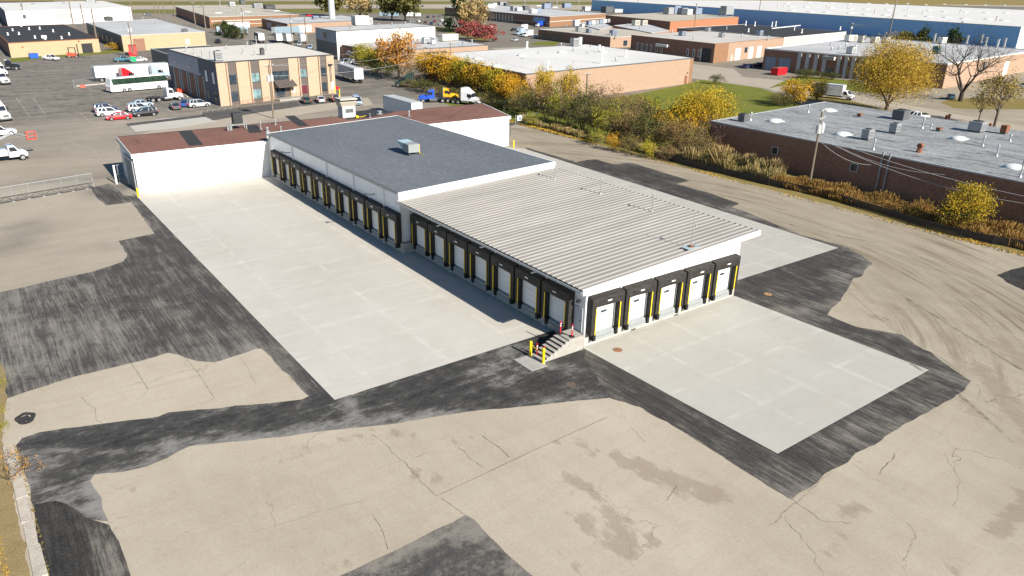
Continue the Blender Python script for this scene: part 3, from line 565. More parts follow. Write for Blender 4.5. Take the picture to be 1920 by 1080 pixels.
# -- front wing with ribbed metal roof
W, JOG, L1 = 18.6, -1.35, 26.8
RX0, RX1, RY0, RY1 = -1.6, 19.3, -1.37, 27.3
rz_ = lambda x: tz(x, RX0, 5.62, RX1, 6.58)
A = thing('dock_wing', 'white dock wing under an ivory ribbed metal roof, five dock doors facing the front apron', 'warehouse', (0, 0, 0))
mb = MB(); mb.box(0, W, 0, L1, -.3, 1.1); mb.build('foundation', K['conc'], A)
mb = MB(); mb.prism([(.02, .02), (W-.02, .02), (W-.02, L1), (.02, L1)], 1.103, lambda x, y: rz_(x)-.34); mb.build('wall', K['wpanel'], A)
mb = MB()    # ribbed roof: trapezoid ribs running across, bases on a sloping pan
y = RY0+.16; P = []
while y < RY1-.05:
    P += [(y, 0.0), (y+.40, 0.0), (y+.49, .08), (y+.55, .083), (y+.59, 0.0)]; y += .61
n = len(P)
for (ya, za), (yb, zb) in zip(P[:-1], P[1:]):
    mb.poly([(RX0+.05, ya, rz_(RX0+.05)+za), (RX1-.05, ya, rz_(RX1-.05)+za), (RX1-.05, yb, rz_(RX1-.05)+zb), (RX0+.05, yb, rz_(RX0+.05)+zb)])
mb.build('roof', K['metalroof'], A)
mb = MB()    # rib end closures at the two eaves read as a dark dashed line
y = RY0+.16
while y < RY1-.7:
    for x in (RX0+.045, RX1-.045):
        s = -.012 if x < 5 else .012
        mb.box(x, x+s, y+.02, y+.31, rz_(x)-.02, rz_(x)+.05)
    y += .61
mb.build('rib_closure', K['dark'], A)
mb = MB(); H_ = .36
mb.hexa([(RX0, RY0, rz_(RX0)-H_), (RX1, RY0, rz_(RX1)-H_), (RX1, RY0+.16, rz_(RX1)-H_), (RX0, RY0+.16, rz_(RX0)-H_), (RX0, RY0, rz_(RX0)+.1), (RX1, RY0, rz_(RX1)+.1), (RX1, RY0+.16, rz_(RX1)+.1), (RX0, RY0+.16, rz_(RX0)+.1)])
mb.box(RX1-.03, RX1, RY0+.163, RY1, rz_(RX1)-.3, rz_(RX1)-.03)
mb.hexa([(RX0+.2, RY0+.165, rz_(RX0)-.34), (RX1-.04, RY0+.165, rz_(RX1)-.34), (RX1-.04, -.003, rz_(RX1)-.34), (RX0+.2, -.003, rz_(RX0)-.34), (RX0+.2, RY0+.165, rz_(RX0)-.30), (RX1-.04, RY0+.165, rz_(RX1)-.30), (RX1-.04, -.003, rz_(RX1)-.30), (RX0+.2, -.003, rz_(RX0)-.30)])
mb.box(RX0+.2, -.003, 0.0, L1, 5.22, 5.28); mb.box(W+.003, RX1-.04, 0, L1, 6.1, 6.15)
mb.build('fascia', K['white'], A)
mb = MB(); mb.box(RX0-.13, RX0-.004, RY0+.1, RY1+.1, rz_(RX0)-.2, rz_(RX0)-.17); mb.box(RX0-.13, RX0-.10, RY0+.1, RY1+.1, rz_(RX0)-.17, rz_(RX0)-.03); mb.box(RX0-.03, RX0-.004, RY0+.1, RY1+.1, rz_(RX0)-.17, rz_(RX0)-.06)
mb.build('gutter', K['lgrey'], A)
for yy in (4.72, 12.0, 19.3, 26.55):
    mb = MB(); mb.box(-.10, -.003, yy-.06, yy+.06, .25, 5.2); mb.box(-.28, -.102, yy-.06, yy+.06, .2, .32); mb.box(RX0-.1, -.003, yy-.05, yy+.05, 5.1, 5.2); mb.build('downspout', K['white'], A)
for i in range(5): dock(A, 1.92+3.61*i, 0, 0, i, False, True)
for i in range(7): dock(A, 0, 3.0+3.645*i, HP, i, False, False)
mb = MB(); mb.box(-.05, -.003, .62, 1.14, 1.25, 3.25); mb.box(-.05, -.003, .5, .58, 1.2, 3.3)
mb = MB(); mb.box(-.045, -.003, .30, 1.12, 1.24, 3.2); dr = mb.build('man_door', M('man_door_paint', (.50, .54, .58), .5, .05), A)
mb = MB(); mb.box(-.11, -.05, .42, .50, 2.15, 2.22); mb.build('handle', K['dark'], dr)
mb = MB(); mb.box(-.07, -.003, 1.125, 1.18, 1.2, 3.28); mb.box(-.07, -.003, .24, .295, 1.2, 3.28); mb.box(-.07, -.003, .297, 1.122, 3.21, 3.28); mb.build('door_frame', K['lgrey'], A)
mb = MB(); mb.box(-.22, -.003, .58, .86, 3.66, 3.86); mb.build('wall_light', K['dark'], A)
mb = MB(); mb.box(9.0, 9.35, -.16, -.003, 5.05, 5.2); mb.build('wall_light', K['dark'], A)
mb = MB(); mb.box(-.16, .04, -.012, .16, 0.02, 1.12); mb.build('corner_plate', M('corner_plate_wood', (.16, .12, .085), .9, .3, 4), A)
for q in (10.55, 5.3): mb = MB(); mb.box(q, q+.5, -.03, -.001, .06, .16); mb.build('drain_slot', K['tar'], A)
for (px, py, h) in ((16.15, 23.56, 1.55), (16.15, 16.05, 1.62), (15.98, 8.63, 1.72)):
    z0 = rz_(px); mb = MB(); mb.cyl((px, py, z0+.004), (px, py, z0+.1), .14, .07); mb.cyl((px, py, z0+.1), (px+.03, py, z0+h), .055, .05); mb.cyl((px-.14, py, z0+h), (px+.2, py, z0+h+.02), .06); mb.build('roof_mast', K['galv'], A)
ax, ay = G2(1295, 467, 6.15); z0 = rz_(ax)
mb = MB(); mb.box(ax-.75, ax+.75, ay-.4, ay+.4, z0+.11, z0+.14); fl = mb.build('antenna_base', M('blue_grey_flashing', (.33, .42, .45), .5, .2), A)
mb = MB(); mb.cyl((ax, ay, z0+.14), (ax, ay, z0+3.0), .035, .02); mb.cyl((ax, ay, z0+2.0), (ax+.3, ay+.05, z0+1.95), .03); mb.cyl((ax+.3, ay, z0+1.85), (ax+.3, ay, z0+2.05), .08); mb.build('antenna_mast', K['steel'], A)
mb = MB(); mb.cyl((ax, ay, z0+.145), (ax, ay, z0+.26), .24, .2, 10); mb.obox((ax+.25, ay-.1), .2, .12, z0+.145, z0+.22, .4); mb.build('mast_foot', K['rust'], A)
mb = MB(); mb.box(JOG, -.003, L1, L1+.52, -.3, 1.1); mb.build('foundation', K['conc'], A)

# -- middle hall with black membrane roof
B0, B1 = 27.32, 66.0
bz = lambda x, y: tz(x, JOG, 6.42, 19.2, 7.22) - (y-B0)/(B1-B0)*.16
Bk = thing('dock_hall', 'long white dock hall under a flat black membrane roof, ten docks along its shaded side', 'warehouse', (JOG, B0, 0))
mb = MB(); mb.box(JOG, 19.0, B0+.002, B1-.02, -.3, 1.1); mb.build('foundation', K['conc'], Bk)
mb = MB(); mb.prism([(JOG+.02, B0+.02), (18.98, B0+.02), (18.98, B1-.03), (JOG+.02, B1-.03)], 1.103, lambda x, y: bz(x, y)-.1); mb.build('wall', K['wpanel'], Bk)
mb = MB(); mb.prism([(JOG-.02, B0-.05), (19.2, B0-.05), (19.2, B1), (JOG-.02, B1)], 6.0, lambda x, y: bz(x, y)); 
mb = MB(); q = [(JOG+.1, B0+.1), (19.1, B0+.1), (19.1, B1-.1), (JOG+.1, B1-.1)]
mb.poly([(x, y, bz(x, y)) for x, y in q]); mb.poly([(x, y, bz(x, y)-.12) for x, y in q][::-1]); mb.build('roof', K['roof_black'], Bk)
def edge(mb, a, b_, wd, zf, up, dn):
    a = Vector((a[0], a[1], 0)); b_ = Vector((b_[0], b_[1], 0)); d = (b_-a).normalized(); nrm = Vector((d.y, -d.x, 0))*wd
    P = [a, b_, b_-nrm, a-nrm]
    mb.hexa([(p.x, p.y, zf(p.x, p.y)-dn) for p in P]+[(p.x, p.y, zf(p.x, p.y)+up) for p in P])
mb = MB(); edge(mb, (JOG-.06, B0-.06), (19.26, B0-.06), .22, bz, .05, .78); edge(mb, (19.26, B0+.17), (19.26, B1), .12, bz, .03, .3); edge(mb, (19.26, B1+.06), (JOG-.06, B1+.06), .16, bz, .03, .3)
mb.build('fascia', K['white'], Bk)
mb = MB(); edge(mb, (JOG-.12, B1-.02), (JOG-.12, B0+.17), .14, bz, -.06, .2); mb.build('gutter', K['lgrey'], Bk)
mb = MB(); y = B0+.3
while y < B1: mb.box(JOG-.14, JOG+.05, y, y+.35, bz(JOG, y)-.05, bz(JOG, y)+.015); y += .55
mb.build('edge_ballast', K['dgrey'], Bk)
for i in range(10): dock(Bk, JOG, 28.72+3.725*i, HP, i+2, i > 3, False)
for yy in (30.7, 38.1, 45.6, 56.8, 65.5):
    mb = MB(); mb.box(JOG-.12, JOG-.003, yy-.07, yy+.07, .3, 6.1); mb.box(JOG-.32, JOG-.122, yy-.07, yy+.07, .18, .34); mb.build('downspout', K['white'], Bk)
for yy in (32.9, 57.6):
    mb = MB(); mb.cyl((JOG, yy, 5.05), (JOG-1.1, yy, 5.2), .05); mb.box(JOG-1.35, JOG-.9, yy-.12, yy+.12, 5.15, 5.26); mb.build('wall_light', K['dark'], Bk)
mb = MB(); mb.cyl((JOG-.25, B1-.9, 6.15), (JOG-.1, B1-.5, 6.6), .3, .26); mb.box(JOG-.5, JOG-.12, B1-1.0, B1-.5, 5.7, 6.1); mb.build('flood_light', K['steel'], Bk)
hx, hy = G2(771, 291, 6.6)
hz = bz(hx, hy)
mb = MB(); mb.obox((hx, hy), 1.5, 1.5, hz+.35, hz+1.35, .0); un = mb.build('rooftop_unit', K['levg'], Bk)
mb = MB(); mb.hexa([(hx-.75, hy+.752, hz+.6), (hx+.75, hy+.752, hz+.6), (hx+.75, hy+2.0, hz+1.25), (hx-.75, hy+2.0, hz+1.25), (hx-.75, hy+.752, hz+1.35), (hx+.75, hy+.752, hz+1.35), (hx+.75, hy+2.2, hz+1.42), (hx-.75, hy+2.2, hz+1.42)]); mb.build('intake_hood', M('light_blue_hood', (.35, .48, .52), .5, .1), un)
mb = MB()
for a in (-.65, .65):
    for b_ in (-.65, .65): mb.box(hx+a-.05, hx+a+.05, hy+b_-.05, hy+b_+.05, hz+.003, hz+.348)
mb.build('unit_stand', K['dark'], un)
mb = MB(); mb.cyl((hx+.9, hy-.5, hz+.02), (hx+.9, hy-.5, hz+1.2), .04); mb.cyl((hx+.9, hy-.5, hz+.1), (hx+.9, hy-1.5, hz+.1), .03); mb.build('gas_pipe', K['yellow'], un)

# -- back building with brown roof
bl = [G2(249, 291, 5.15), G2(957, 219, 5.15)]
q = [(-18.95, 66.25), (41.1, 66.25), (43.6, 78.2), (-18.6, 77.2)]
ez = lambda x, y: 5.1+.35*((y-66.25)/11)
Bn = thing('warehouse', 'long white cinderblock warehouse with a reddish brown asphalt roof behind the black roof', 'warehouse', (-18.95, 66.25, 0))
wl = M('white_block_wall', (.74, .73, .71), .8, .05, .3)
mb = MB(); mb.prism(q, -.2, lambda x, y: ez(x, y)-.05); mb.build('wall', wl, Bn)
mb = MB(); q2 = [(-19.12, 66.1), (41.3, 66.1), (43.85, 78.4), (-18.8, 77.4)]; mb.prism(q2, 4.9, lambda x, y: ez(x, y)+.06); mb.build('roof', K['roof_brown'], Bn)
mb = MB(); edge(mb, (-19.17, 66.05), (41.35, 66.05), .16, ez, .1, .42); edge(mb, (41.38, 66.23), (43.9, 78.42), .14, ez, .1, .35); mb.build('roof_trim', K['white'], Bn)
mb = MB(); edge(mb, (-18.85, 77.42), (-19.19, 66.22), .14, ez, .1, .4); mb.build('roof_trim', K['lgrey'], Bn)
mb = MB(); edge(mb, (43.9, 78.5), (-18.85, 77.5), .16, ez, .09, .3); mb.build('roof_trim', K['dark'], Bn)
for (a, b_, wd) in (((347, 247), (368, 272), .9), ((543, 220), (570, 238), .8), ((470, 236), (480, 250), .9)):
    p0 = G2(*a, 5.4); p1 = G2(*b_, 5.25); d = Vector((p1[0]-p0[0], p1[1]-p0[1])).normalized(); n_ = Vector((-d.y, d.x))*wd
    mb = MB(); mb.poly([(p[0], p[1], ez(p[0], p[1])+.066) for p in ((p0[0]-n_.x, p0[1]-n_.y), (p1[0]-n_.x, p1[1]-n_.y), (p1[0]+n_.x, p1[1]+n_.y), (p0[0]+n_.x, p0[1]+n_.y))]); mb.build('tar_strip', K['tar'], Bn)
mb = MB()
for q_ in ([(640, 215), (700, 208), (740, 212), (690, 222), (650, 226)],): mb.poly([(*G2(u, v_, 5.35), ez(*G2(u, v_, 5.35))+.066) for u, v_ in q_][::-1])
mb.build('tar_patch', K['tar'], Bn)
mb = MB()
for k, (a, b_) in enumerate([((790, 215), (830, 207)), ((840, 222), (870, 205)), ((870, 212), (925, 210)), ((800, 226), (850, 219)), ((250, 262), (262, 268)), ((860, 219), (905, 216)), ((610, 225), (625, 218))]):
    mb = MB(); P = [np.array(G2(*a, 5.3)), np.array(G2(*b_, 5.4))]; m2 = MB(); ribbon(m2, P, .14, 0, .35)
    for f in m2.f: mb.poly([(m2.v[i][0], m2.v[i][1], ez(m2.v[i][0], m2.v[i][1])+.07) for i in f])
    mb.build('tar_seam', K['tar'], Bn)
# end wall: roll-up door, frame
mb = MB(); mb.box(-19.0, -18.93, 67.3, 71.4, .05, 3.9); d_ = mb.build('roll_up_door', M('grey_roll_door', (.20, .22, .24), .6, .12), Bn)
mb = MB(); [mb.box(-19.02, -19.003, 67.32, 71.38, .2+k*.42, .23+k*.42) for k in range(9)]; mb.build('door_slats', K['dgrey'], d_)
mb = MB(); mb.box(-19.1, -18.95, 66.9, 67.27, 0, 4.25); mb.box(-19.1, -18.95, 71.45, 72.6, 0, 4.25); mb.box(-19.1, -18.95, 67.3, 71.42, 3.93, 4.25); mb.build('door_frame', K['lgrey'], Bn)
def roofbox(root, u, v_, z, sx, sy, h, ang=0.0, mat='lgrey', name='rooftop_unit', legs=.25, fan=True, at=None):
    x, y = at if at else G2(u, v_, z)
    mb = MB(); mb.obox((x, y), sx, sy, z+legs, z+legs+h, ang); mb.obox((x, y), sx*1.04, sy*1.04, z+legs+h*.86, z+legs+h*.9, ang); o = mb.build(name, K[mat] if isinstance(mat, str) else mat, root)
    mb = MB(); mb.obox((x, y), sx*.9, sy*.9, z-.02, z+legs-.002, ang); mb.build('curb', K['dgrey'], o)
    if fan:
        mb = MB(); mb.cyl((x, y, z+legs+h+.002), (x, y, z+legs+h+.12), min(sx, sy)*.36, n=12); mb.build('fan_guard', K['dark'], o)
        mb = MB(); ca, sa = math.cos(ang), math.sin(ang)
        for k in range(4): mb.obox((x+(-sa*-1)*0+sa*(sy/2+.015), y-ca*(sy/2+.015)), sx*.8, .02, z+legs+h*(.15+.17*k), z+legs+h*(.24+.17*k), ang)
        mb.build('louvre', K['dgrey'], o)
    return o
x, y = G2(447, 244, 5.3); z0 = ez(x, y)
mb = MB(); mb.box(x-.68, x+.68, y-.5, y+.5, z0+.9, z0+2.5); o = mb.build('rooftop_unit', K['dark'], Bn)
mb = MB(); [mb.box(x+a-.06, x+a+.06, y+c-.06, y+c+.06, z0+.05, z0+.9) for a in (-1.1, 1.1) for c in (-.5, .5)]; mb.box(x-1.2, x+1.2, y-.56, y-.46, z0+.82, z0+.89); mb.box(x-1.2, x+1.2, y+.46, y+.56, z0+.82, z0+.89); mb.build('unit_stand', K['steel'], o)
mb = MB(); mb.cyl((x, y-.503, z0+1.62), (x, y-.53, z0+1.62), .45, n=16); mb.build('fan_guard', K['dark'], o)
mb = MB(); mb.cyl((x-1.75, y-.9, z0+.07), (x-1.75, y-.9, z0+1.05), .13); mb.build('vent_pipe', K['galv'], Bn); mb = MB(); mb.cyl((x-1.4, y-.8, z0+.07), (x-1.4, y-.8, z0+1.2), .13); mb.build('vent_pipe', K['galv'], Bn)
x, y = G2(652, 222, 5.3); z0 = ez(x, y)
mb = MB(); mb.box(x-1.15, x+1.15, y-.7, y+1.1, z0+.1, z0+1.9); o = mb.build('rooftop_unit', K['lgrey'], Bn)
mb = MB(); mb.hexa([(x-1.2, y-.55, z0+1.903), (x+1.2, y-.55, z0+1.903), (x+1.2, y+1.3, z0+1.903), (x-1.2, y+1.3, z0+1.903), (x-1.5, y-.95, z0+2.55), (x+1.5, y-.95, z0+2.55), (x+1.5, y+1.5, z0+2.95), (x-1.5, y+1.5, z0+2.95)]); mb.box(x-1.5, x+1.5, y-.95, y+1.5, z0+2.96, z0+3.15); mb.build('intake_hood', K['beige'], o)
mb = MB(); mb.box(x-.6, x+.75, y-.73, y-.703, z0+.9, z0+1.5); mb.build('louvre', K['dgrey'], o)
mb = MB(); mb.tube([(x+1.2, y-1.1, z0+.12), (x+2.2, y-1.0, z0+.12), (x+3.0, y-.5, z0+.15)], .04); mb.box(x+.9, x+1.3, y-1.4, y-1.05, z0+.08, z0+.4); mb.build('gas_pipe', K['yellow'], o)
for (u, v_, h, r) in ((489.5, 243.5, 1.1, .09), (517, 236, .85, .1), (527, 246, .7, .09), (501.5, 247, .6, .15), (694, 222, .7, .06), (767, 219, .9, .13), (712, 216, .5, .3)):
    x, y = G2(u, v_, 5.3); z0 = ez(x, y); mb = MB(); mb.cyl((x, y, z0+.05), (x, y, z0+h), r, n=10); mb.cyl((x, y, z0+.062), (x, y, z0+.2), r*2.2, r, n=10); mb.cyl((x, y, z0+h), (x, y, z0+h+.1), r*1.5, r*1.2, n=10); mb.build('vent_pipe', K['galv'], Bn)

# -- concrete steps, bollards, posts
st = thing('concrete_steps', 'poured concrete steps climbing to the man door at the dock corner', 'steps', (-1.6, -.2, 0))
mb = MB(); X0, X1, Y0, Y1 = -4.25, -.18, -.22, 1.28; n = 7; run = 2.55/n
mb.box(X0+2.57, X1, Y0, Y1, -.1, 1.22)
for k in range(n): mb.box(X0+run*k+.02, X0+run*(k+1)+.018, Y0, Y1, -.1, 1.22*(k+.9)/(n+.6))
mb.build('flight', K['stepc'], st)
mb = MB()
for k in range(n-1): 
    zt = 1.22*(k+1.9)/(n+.6)
    mb.box(X0+run*(k+1)+.004, X0+run*(k+1)+.016, Y0+.02, Y1-.02, 1.22*(k+.9)/(n+.6)+.02, zt-.003)
mb.build('riser_strip', K['dark'], st)
mb = MB(); mb.box(X0-1.5, X0-.02, -.8, 1.4, -.1, .045); mb.build('step_slab', M('pale_pad', (.33, .32, .30), .9, .2, grain=.3), st)
def bollard(u, v_, lb, h=1.22, g=None):
    p = G(u, v_); o = thing('bollard', lb, 'bollard', (p.x, p.y, 0), 0, g); mb = MB()
    mb.cyl((p.x, p.y, 0), (p.x, p.y, h), .11, n=14); mb.dome((p.x, p.y, h), .11, .11, .07, n=14, rings=3); mb.build('post', K['yellow'], o)
    mb = MB(); mb.cyl((p.x, p.y, 0), (p.x, p.y, .05), .17, n=14); mb.build('collar', K['conc'], o); return p
bp = [bollard(1018.5, 681.5, 'yellow steel bollard at the foot of the steps, nearest the camera of the two'), bollard(994.5, 667.5, 'yellow steel bollard at the foot of the steps, the farther one with the chain')]
bollard(259.5, 370, 'short yellow bollard at the left corner of the long white wall', 1.2); bollard(963, 278, 'yellow bollard at the far right end of the brown roofed warehouse', 1.3)
def chainobj(name, a, b_, sag, mat, lb, cat, r=.02):
    mb = MB(); a = Vector(a); b_ = Vector(b_); pts = [a.lerp(b_, i/14)-Vector((0, 0, sag*4*(i/14)*(1-i/14))) for i in range(15)]
    mb.tube(pts, r, 5); o = mb.build(name, mat); return tag(o, lb, cat)
chainobj('chain', (bp[0].x, bp[0].y, 1.02), (bp[1].x, bp[1].y, 1.12), .22, K['yellow'], 'yellow plastic chain slung between the two yellow bollards by the steps', 'chain')
def delin(x, y, z, lb, h=1.0):
    o = thing('delineator_post', lb, 'traffic post', (x, y, z), 0, 'red traffic posts at the steps')
    mb = MB(); mb.cyl((x, y, z+.06), (x, y, z+h), .055, .05, n=12); mb.cyl((x, y, z+h), (x, y, z+h+.08), .03, .05, n=10); mb.build('post', K['red'], o)
    mb = MB(); mb.cyl((x, y, z+.62), (x, y, z+.72), .059, n=12, caps=False); mb.cyl((x, y, z+.8), (x, y, z+.9), .058, n=12, caps=False); mb.build('reflective_band', K['white'], o)
    mb = MB(); mb.cyl((x, y, z), (x, y, z+.06), .24, .2, n=8); mb.build('base', K['rubber'], o); return (x, y, z)
d1 = delin(-1.5, 1.08, 1.22, 'red and white delineator post on the landing beside the last dock door'); d2 = delin(-1.13, .12, 1.22, 'red and white delineator post on the landing edge above the bare wall')
p = G(1006.5, 668); d3 = delin(p.x, p.y, .045, 'red and white delineator post standing between the two yellow bollards'); p = G(1019.5, 674); d4 = delin(p.x, p.y, .045, 'red delineator post half hidden behind the near yellow bollard')
chainobj('chain', (d1[0], d1[1], 1.35), (d2[0], d2[1], 1.35), .09, K['dark'], 'dark chain trailing between the two red posts on the landing', 'chain')
chainobj('chain', (d3[0], d3[1], .2), (d4[0], d4[1], .2), .12, K['dark'], 'dark chain lying between the two red posts below the steps', 'chain')
# ------------------------------------------------------------------ the neighbourhood's buildings
class Bd:
    def __init__(s, name, label, pts, h, wm, rm, cop='dgrey', cat='building', coph=.12, copw=.3):
        s.p = [Vector((x, y, 0)) for x, y in pts]; s.h = h; s.k = len(pts)
        s.o = thing(name, label, cat, (pts[0][0], pts[0][1], 0))
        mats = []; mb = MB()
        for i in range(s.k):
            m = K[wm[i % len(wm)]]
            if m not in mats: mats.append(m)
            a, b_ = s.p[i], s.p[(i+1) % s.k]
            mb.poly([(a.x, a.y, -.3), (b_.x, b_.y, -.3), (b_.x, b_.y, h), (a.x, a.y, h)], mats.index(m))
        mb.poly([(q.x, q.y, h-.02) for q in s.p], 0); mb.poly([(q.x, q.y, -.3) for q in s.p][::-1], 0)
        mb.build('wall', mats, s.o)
        c = sum(s.p, Vector())/s.k
        mb = MB(); ins = [q+(c-q).normalized()*.25 for q in s.p]; mb.prism([(q.x, q.y) for q in ins], h-.01, h+.03); mb.build('roof', K[rm], s.o)
        mb = MB(); zf = lambda x, y: h
        for i in range(s.k):
            a, b_ = s.p[i], s.p[(i+1) % s.k]; d = (b_-a).normalized(); n_ = Vector((d.y, -d.x, 0))*.05
            edge(mb, a+n_-d*.05+d*(.0 if i % 2 else .0), b_+n_+d*.05, copw, (lambda x, y, e=i*.004: h+e), coph, .12)
        mb.build('coping', K[cop], s.o)
    def L(s, i): return (s.p[(i+1) % s.k]-s.p[i]).length
    def wb(s, mb, i, s0, s1, z0, z1, out=.06, o0=-.02, mi=0):
        a, b_ = s.p[i], s.p[(i+1) % s.k]; d = (b_-a).normalized(); n_ = Vector((d.y, -d.x, 0))
        P = [a+d*s0+n_*out, a+d*s1+n_*out, a+d*s1+n_*o0, a+d*s0+n_*o0]
        if (P[1]-P[0]).cross(P[2]-P[1]).z < 0: P = P[::-1]
        mb.hexa([(q.x, q.y, z0) for q in P]+[(q.x, q.y, z1) for q in P], mi)
    def feat(s, name, mat, i, L, out=.06):
        """each entry of L is one feature (s0,s1,z0,z1), an object of its own"""
        r = []
        for (s0, s1, z0, z1) in L:
            mb = MB(); s.wb(mb, i, s0, s1, z0, z1, out); r.append(mb.build(name, K[mat], s.o))
        return r
    def unit(s, u, v_, sx, sy, h, ang=0.0, mat='lgrey', name='rooftop_unit', fan=True): return roofbox(s.o, u, v_, s.h+.03, sx, sy, h, ang, mat, name, .3, fan)
    def vent(s, L, r=.18, h=1.0, mat='galv', cap=True):
        for (u, v_, *q) in L:
            x, y = G2(u, v_, s.h); rr = q[1] if len(q) > 1 else r; hh = q[0] if q else h
            mb = MB(); mb.cyl((x, y, s.h+.02), (x, y, s.h+hh), rr, n=10); mb.cyl((x, y, s.h+.032), (x, y, s.h+.3*min(1, hh)), rr*2.1, rr, n=10)
            if cap: mb.cyl((x, y, s.h+hh), (x, y, s.h+hh+.18), rr*1.6, rr*1.2, n=10)
            mb.build('roof_vent', K[mat], s.o)
    def sky(s, L, rx=.9, ry=.7, h=.4):
        for (u, v_) in L:
            x, y = G2(u, v_, s.h+.2); mb = MB(); mb.box(x-rx, x+rx, y-ry, y+ry, s.h+.02, s.h+.16); mb.dome((x, y, s.h+.163), rx*.95, ry*.95, h); mb.build('skylight', K['dome'], s.o, smooth=True)
par = lambda n, r, bl: [n, r, (r[0]+bl[0]-n[0], r[1]+bl[1]-n[1]), bl]

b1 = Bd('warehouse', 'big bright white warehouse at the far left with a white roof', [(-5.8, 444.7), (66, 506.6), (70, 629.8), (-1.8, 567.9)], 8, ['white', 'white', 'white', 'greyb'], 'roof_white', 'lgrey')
b1.unit(169, 3, 5, 4, 2.2); b1.vent([(40, 12), (62, 9), (120, 8), (180, 6)], .6, .9); b1.feat('loading_door', 'lgrey', 0, [(34, 44, 3, 6)]); b1.feat('wall_louvre', 'dgrey', 0, [(10.5, 12.5, 4, 6)])
b2 = Bd('workshop', 'low tan brick workshop with a dark gravel roof at the left edge', [(-17.8, 269.1), (11.1, 281.3), (12, 377.4), (-17, 365)], 4.75, ['tan2', 'tan2', 'tan2', 'brownb'], 'roof_dark', 'rust')  # left wall: dark brown brick colour stands in for shade on tan brick
b2.feat('bay_door', 'dark', 0, [(24.6, 28.6, 0, 3.3)]); b2.feat('wall_plate', 'rust', 0, [(4, 4.6, 3, 3.4), (23.6, 24.2, 3.9, 4.4)])
b2.vent([(40, 50), (24, 58), (36, 65), (66, 72), (85, 74), (116, 73), (55, 56), (100, 60), (15, 66), (75, 55), (130, 66)], .22, .8, 'white')
b2.unit(83, 73, 1.6, 1.2, .9, 0, 'white', fan=False)
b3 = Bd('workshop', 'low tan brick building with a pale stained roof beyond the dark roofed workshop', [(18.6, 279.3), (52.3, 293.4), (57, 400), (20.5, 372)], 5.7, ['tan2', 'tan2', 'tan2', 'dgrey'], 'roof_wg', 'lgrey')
b3.feat('bay_door', 'brownb', 0, [(4.3, 9, 0, 4.4)]); b3.feat('window', 'glass', 3, [(20+12*i, 22+12*i, 1.5, 3.4) for i in range(5)]); b3.feat('wall_plate', 'white', 0, [(27, 28.6, 1.2, 3.2)])
b3.unit(204, 39, 3.5, 2.5, 1.6, 0, 'dark'); b3.unit(347, 60, 2, 1.6, .9, 0, 'dgrey'); b3.vent([(235, 52), (268, 36), (293, 45), (341, 59), (242, 60)], .3, 1.1)
b3b = Bd('office_building', 'long brown brick office block with a gravel roof behind the poles by the highway', [G2(392, 32, 6), G2(560, 27, 6), G2(470, 10.5, 6), G2(329, 12.5, 6)], 6, ['brownl', 'brownl', 'brownl', 'brownb'], 'roof_tan', 'lgrey')
b3b.unit(435, 12, 4, 4, 3); b3b.unit(455, 8, 4, 4, 3, 0, 'dgrey'); b3b.unit(483, 15, 6, 5, 3, 0, 'steel'); b3b.unit(505, 17, 7, 5, 2.5, 0, 'dark'); b3b.vent([(431, 22), (413, 12), (445, 21)], .4, 2); b3b.sky([(409, 24), (463, 22), (518, 20)], 2.5, 2)
b3b.feat('stone_band', 'greywhite', 0, [(1, b3b.L(0)-1, 3.7, 4.0), (1, b3b.L(0)-1, 1.6, 1.8)])

# two storey tan brick office with dark ribbed bays
q4 = [(11.2, 133.4), (41.9, 141.3), (43.7, 181.6), (9.9, 170.6)]
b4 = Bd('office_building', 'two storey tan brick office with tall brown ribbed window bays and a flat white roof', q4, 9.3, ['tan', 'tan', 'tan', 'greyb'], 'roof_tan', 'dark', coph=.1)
LL = b4.L(0)
K['roof_cream'] = roofmat('cream_roof', (.62, .585, .52), .10, .06); [setattr(c.material_slots[0], 'material', K['roof_cream']) for c in b4.o.children if c.name.startswith('roof')]
bays = [(2.1, 5.1), (9.0, 11.9), (14.9, 19.5), (22.8, 25.0), (27.7, 29.6)]
def px_bays():
    r = []
    for (ua, ub) in ((424, 440), (467, 483), (506, 538), (559, 572), (597, 609)):
        ss = []
        for u in (ua, ub):
            best = min((abs((lambda q: 960+F_PX*((q-CAM)@_r)/((q-CAM)@_fw))(np.array([*(b4.p[0]+(b4.p[1]-b4.p[0])*k/400)[:2], 9.0]))-u), k) for k in range(401)); ss.append(best[1]/400*LL)
        r.append(tuple(ss))
    return r
bays = px_bays()
for j, (s0, s1) in enumerate(bays):
    b4.feat('ribbed_bay', 'brownpanel', 0, [(s0, s1, .05, 9.22)], .03)
    for (z0, z1) in ((.9, 2.9), (4.6, 6.5)):
        if j == 2 and z0 < 2: continue
        f = b4.feat('window', 'tealglass' if (j+int(z0)) % 2 else 'glass', 0, [(s0+.15, s1-.1, z0, z1)], .06)[0]
        mb = MB(); b4.wb(mb, 0, (s0+s1)/2-.04, (s0+s1)/2+.04, z0, z1, .085, .061)
        mb2 = mb; b4.wb(mb, 0, s0+.1, s1-.06, z0-.09, z0-.005, .11, .031); mb.build('mullion', K['dark'], f)
    for (a, sg) in ((s0-.32, 1), (s1+.02, 1)): b4.feat('pilaster', 'tan', 0, [(a, a+.3, 0, 9.15)], .42)
K['maroonp'] = M('maroon_poster', (.13, .025, .04), .5, .2, 2)
b4.feat('maroon_poster', 'maroonp', 0, [(bays[3][0]+.15, bays[3][1]-.12, .9, 2.8)], .075)
s0, s1 = bays[2]
b4.feat('entrance_door', 'glass', 0, [(s0+.9, s1-1.4, .45, 2.7)], .05)
a, b_ = b4.p[0], b4.p[1]; d = (b_-a).normalized(); nr = Vector((d.y, -d.x, 0))
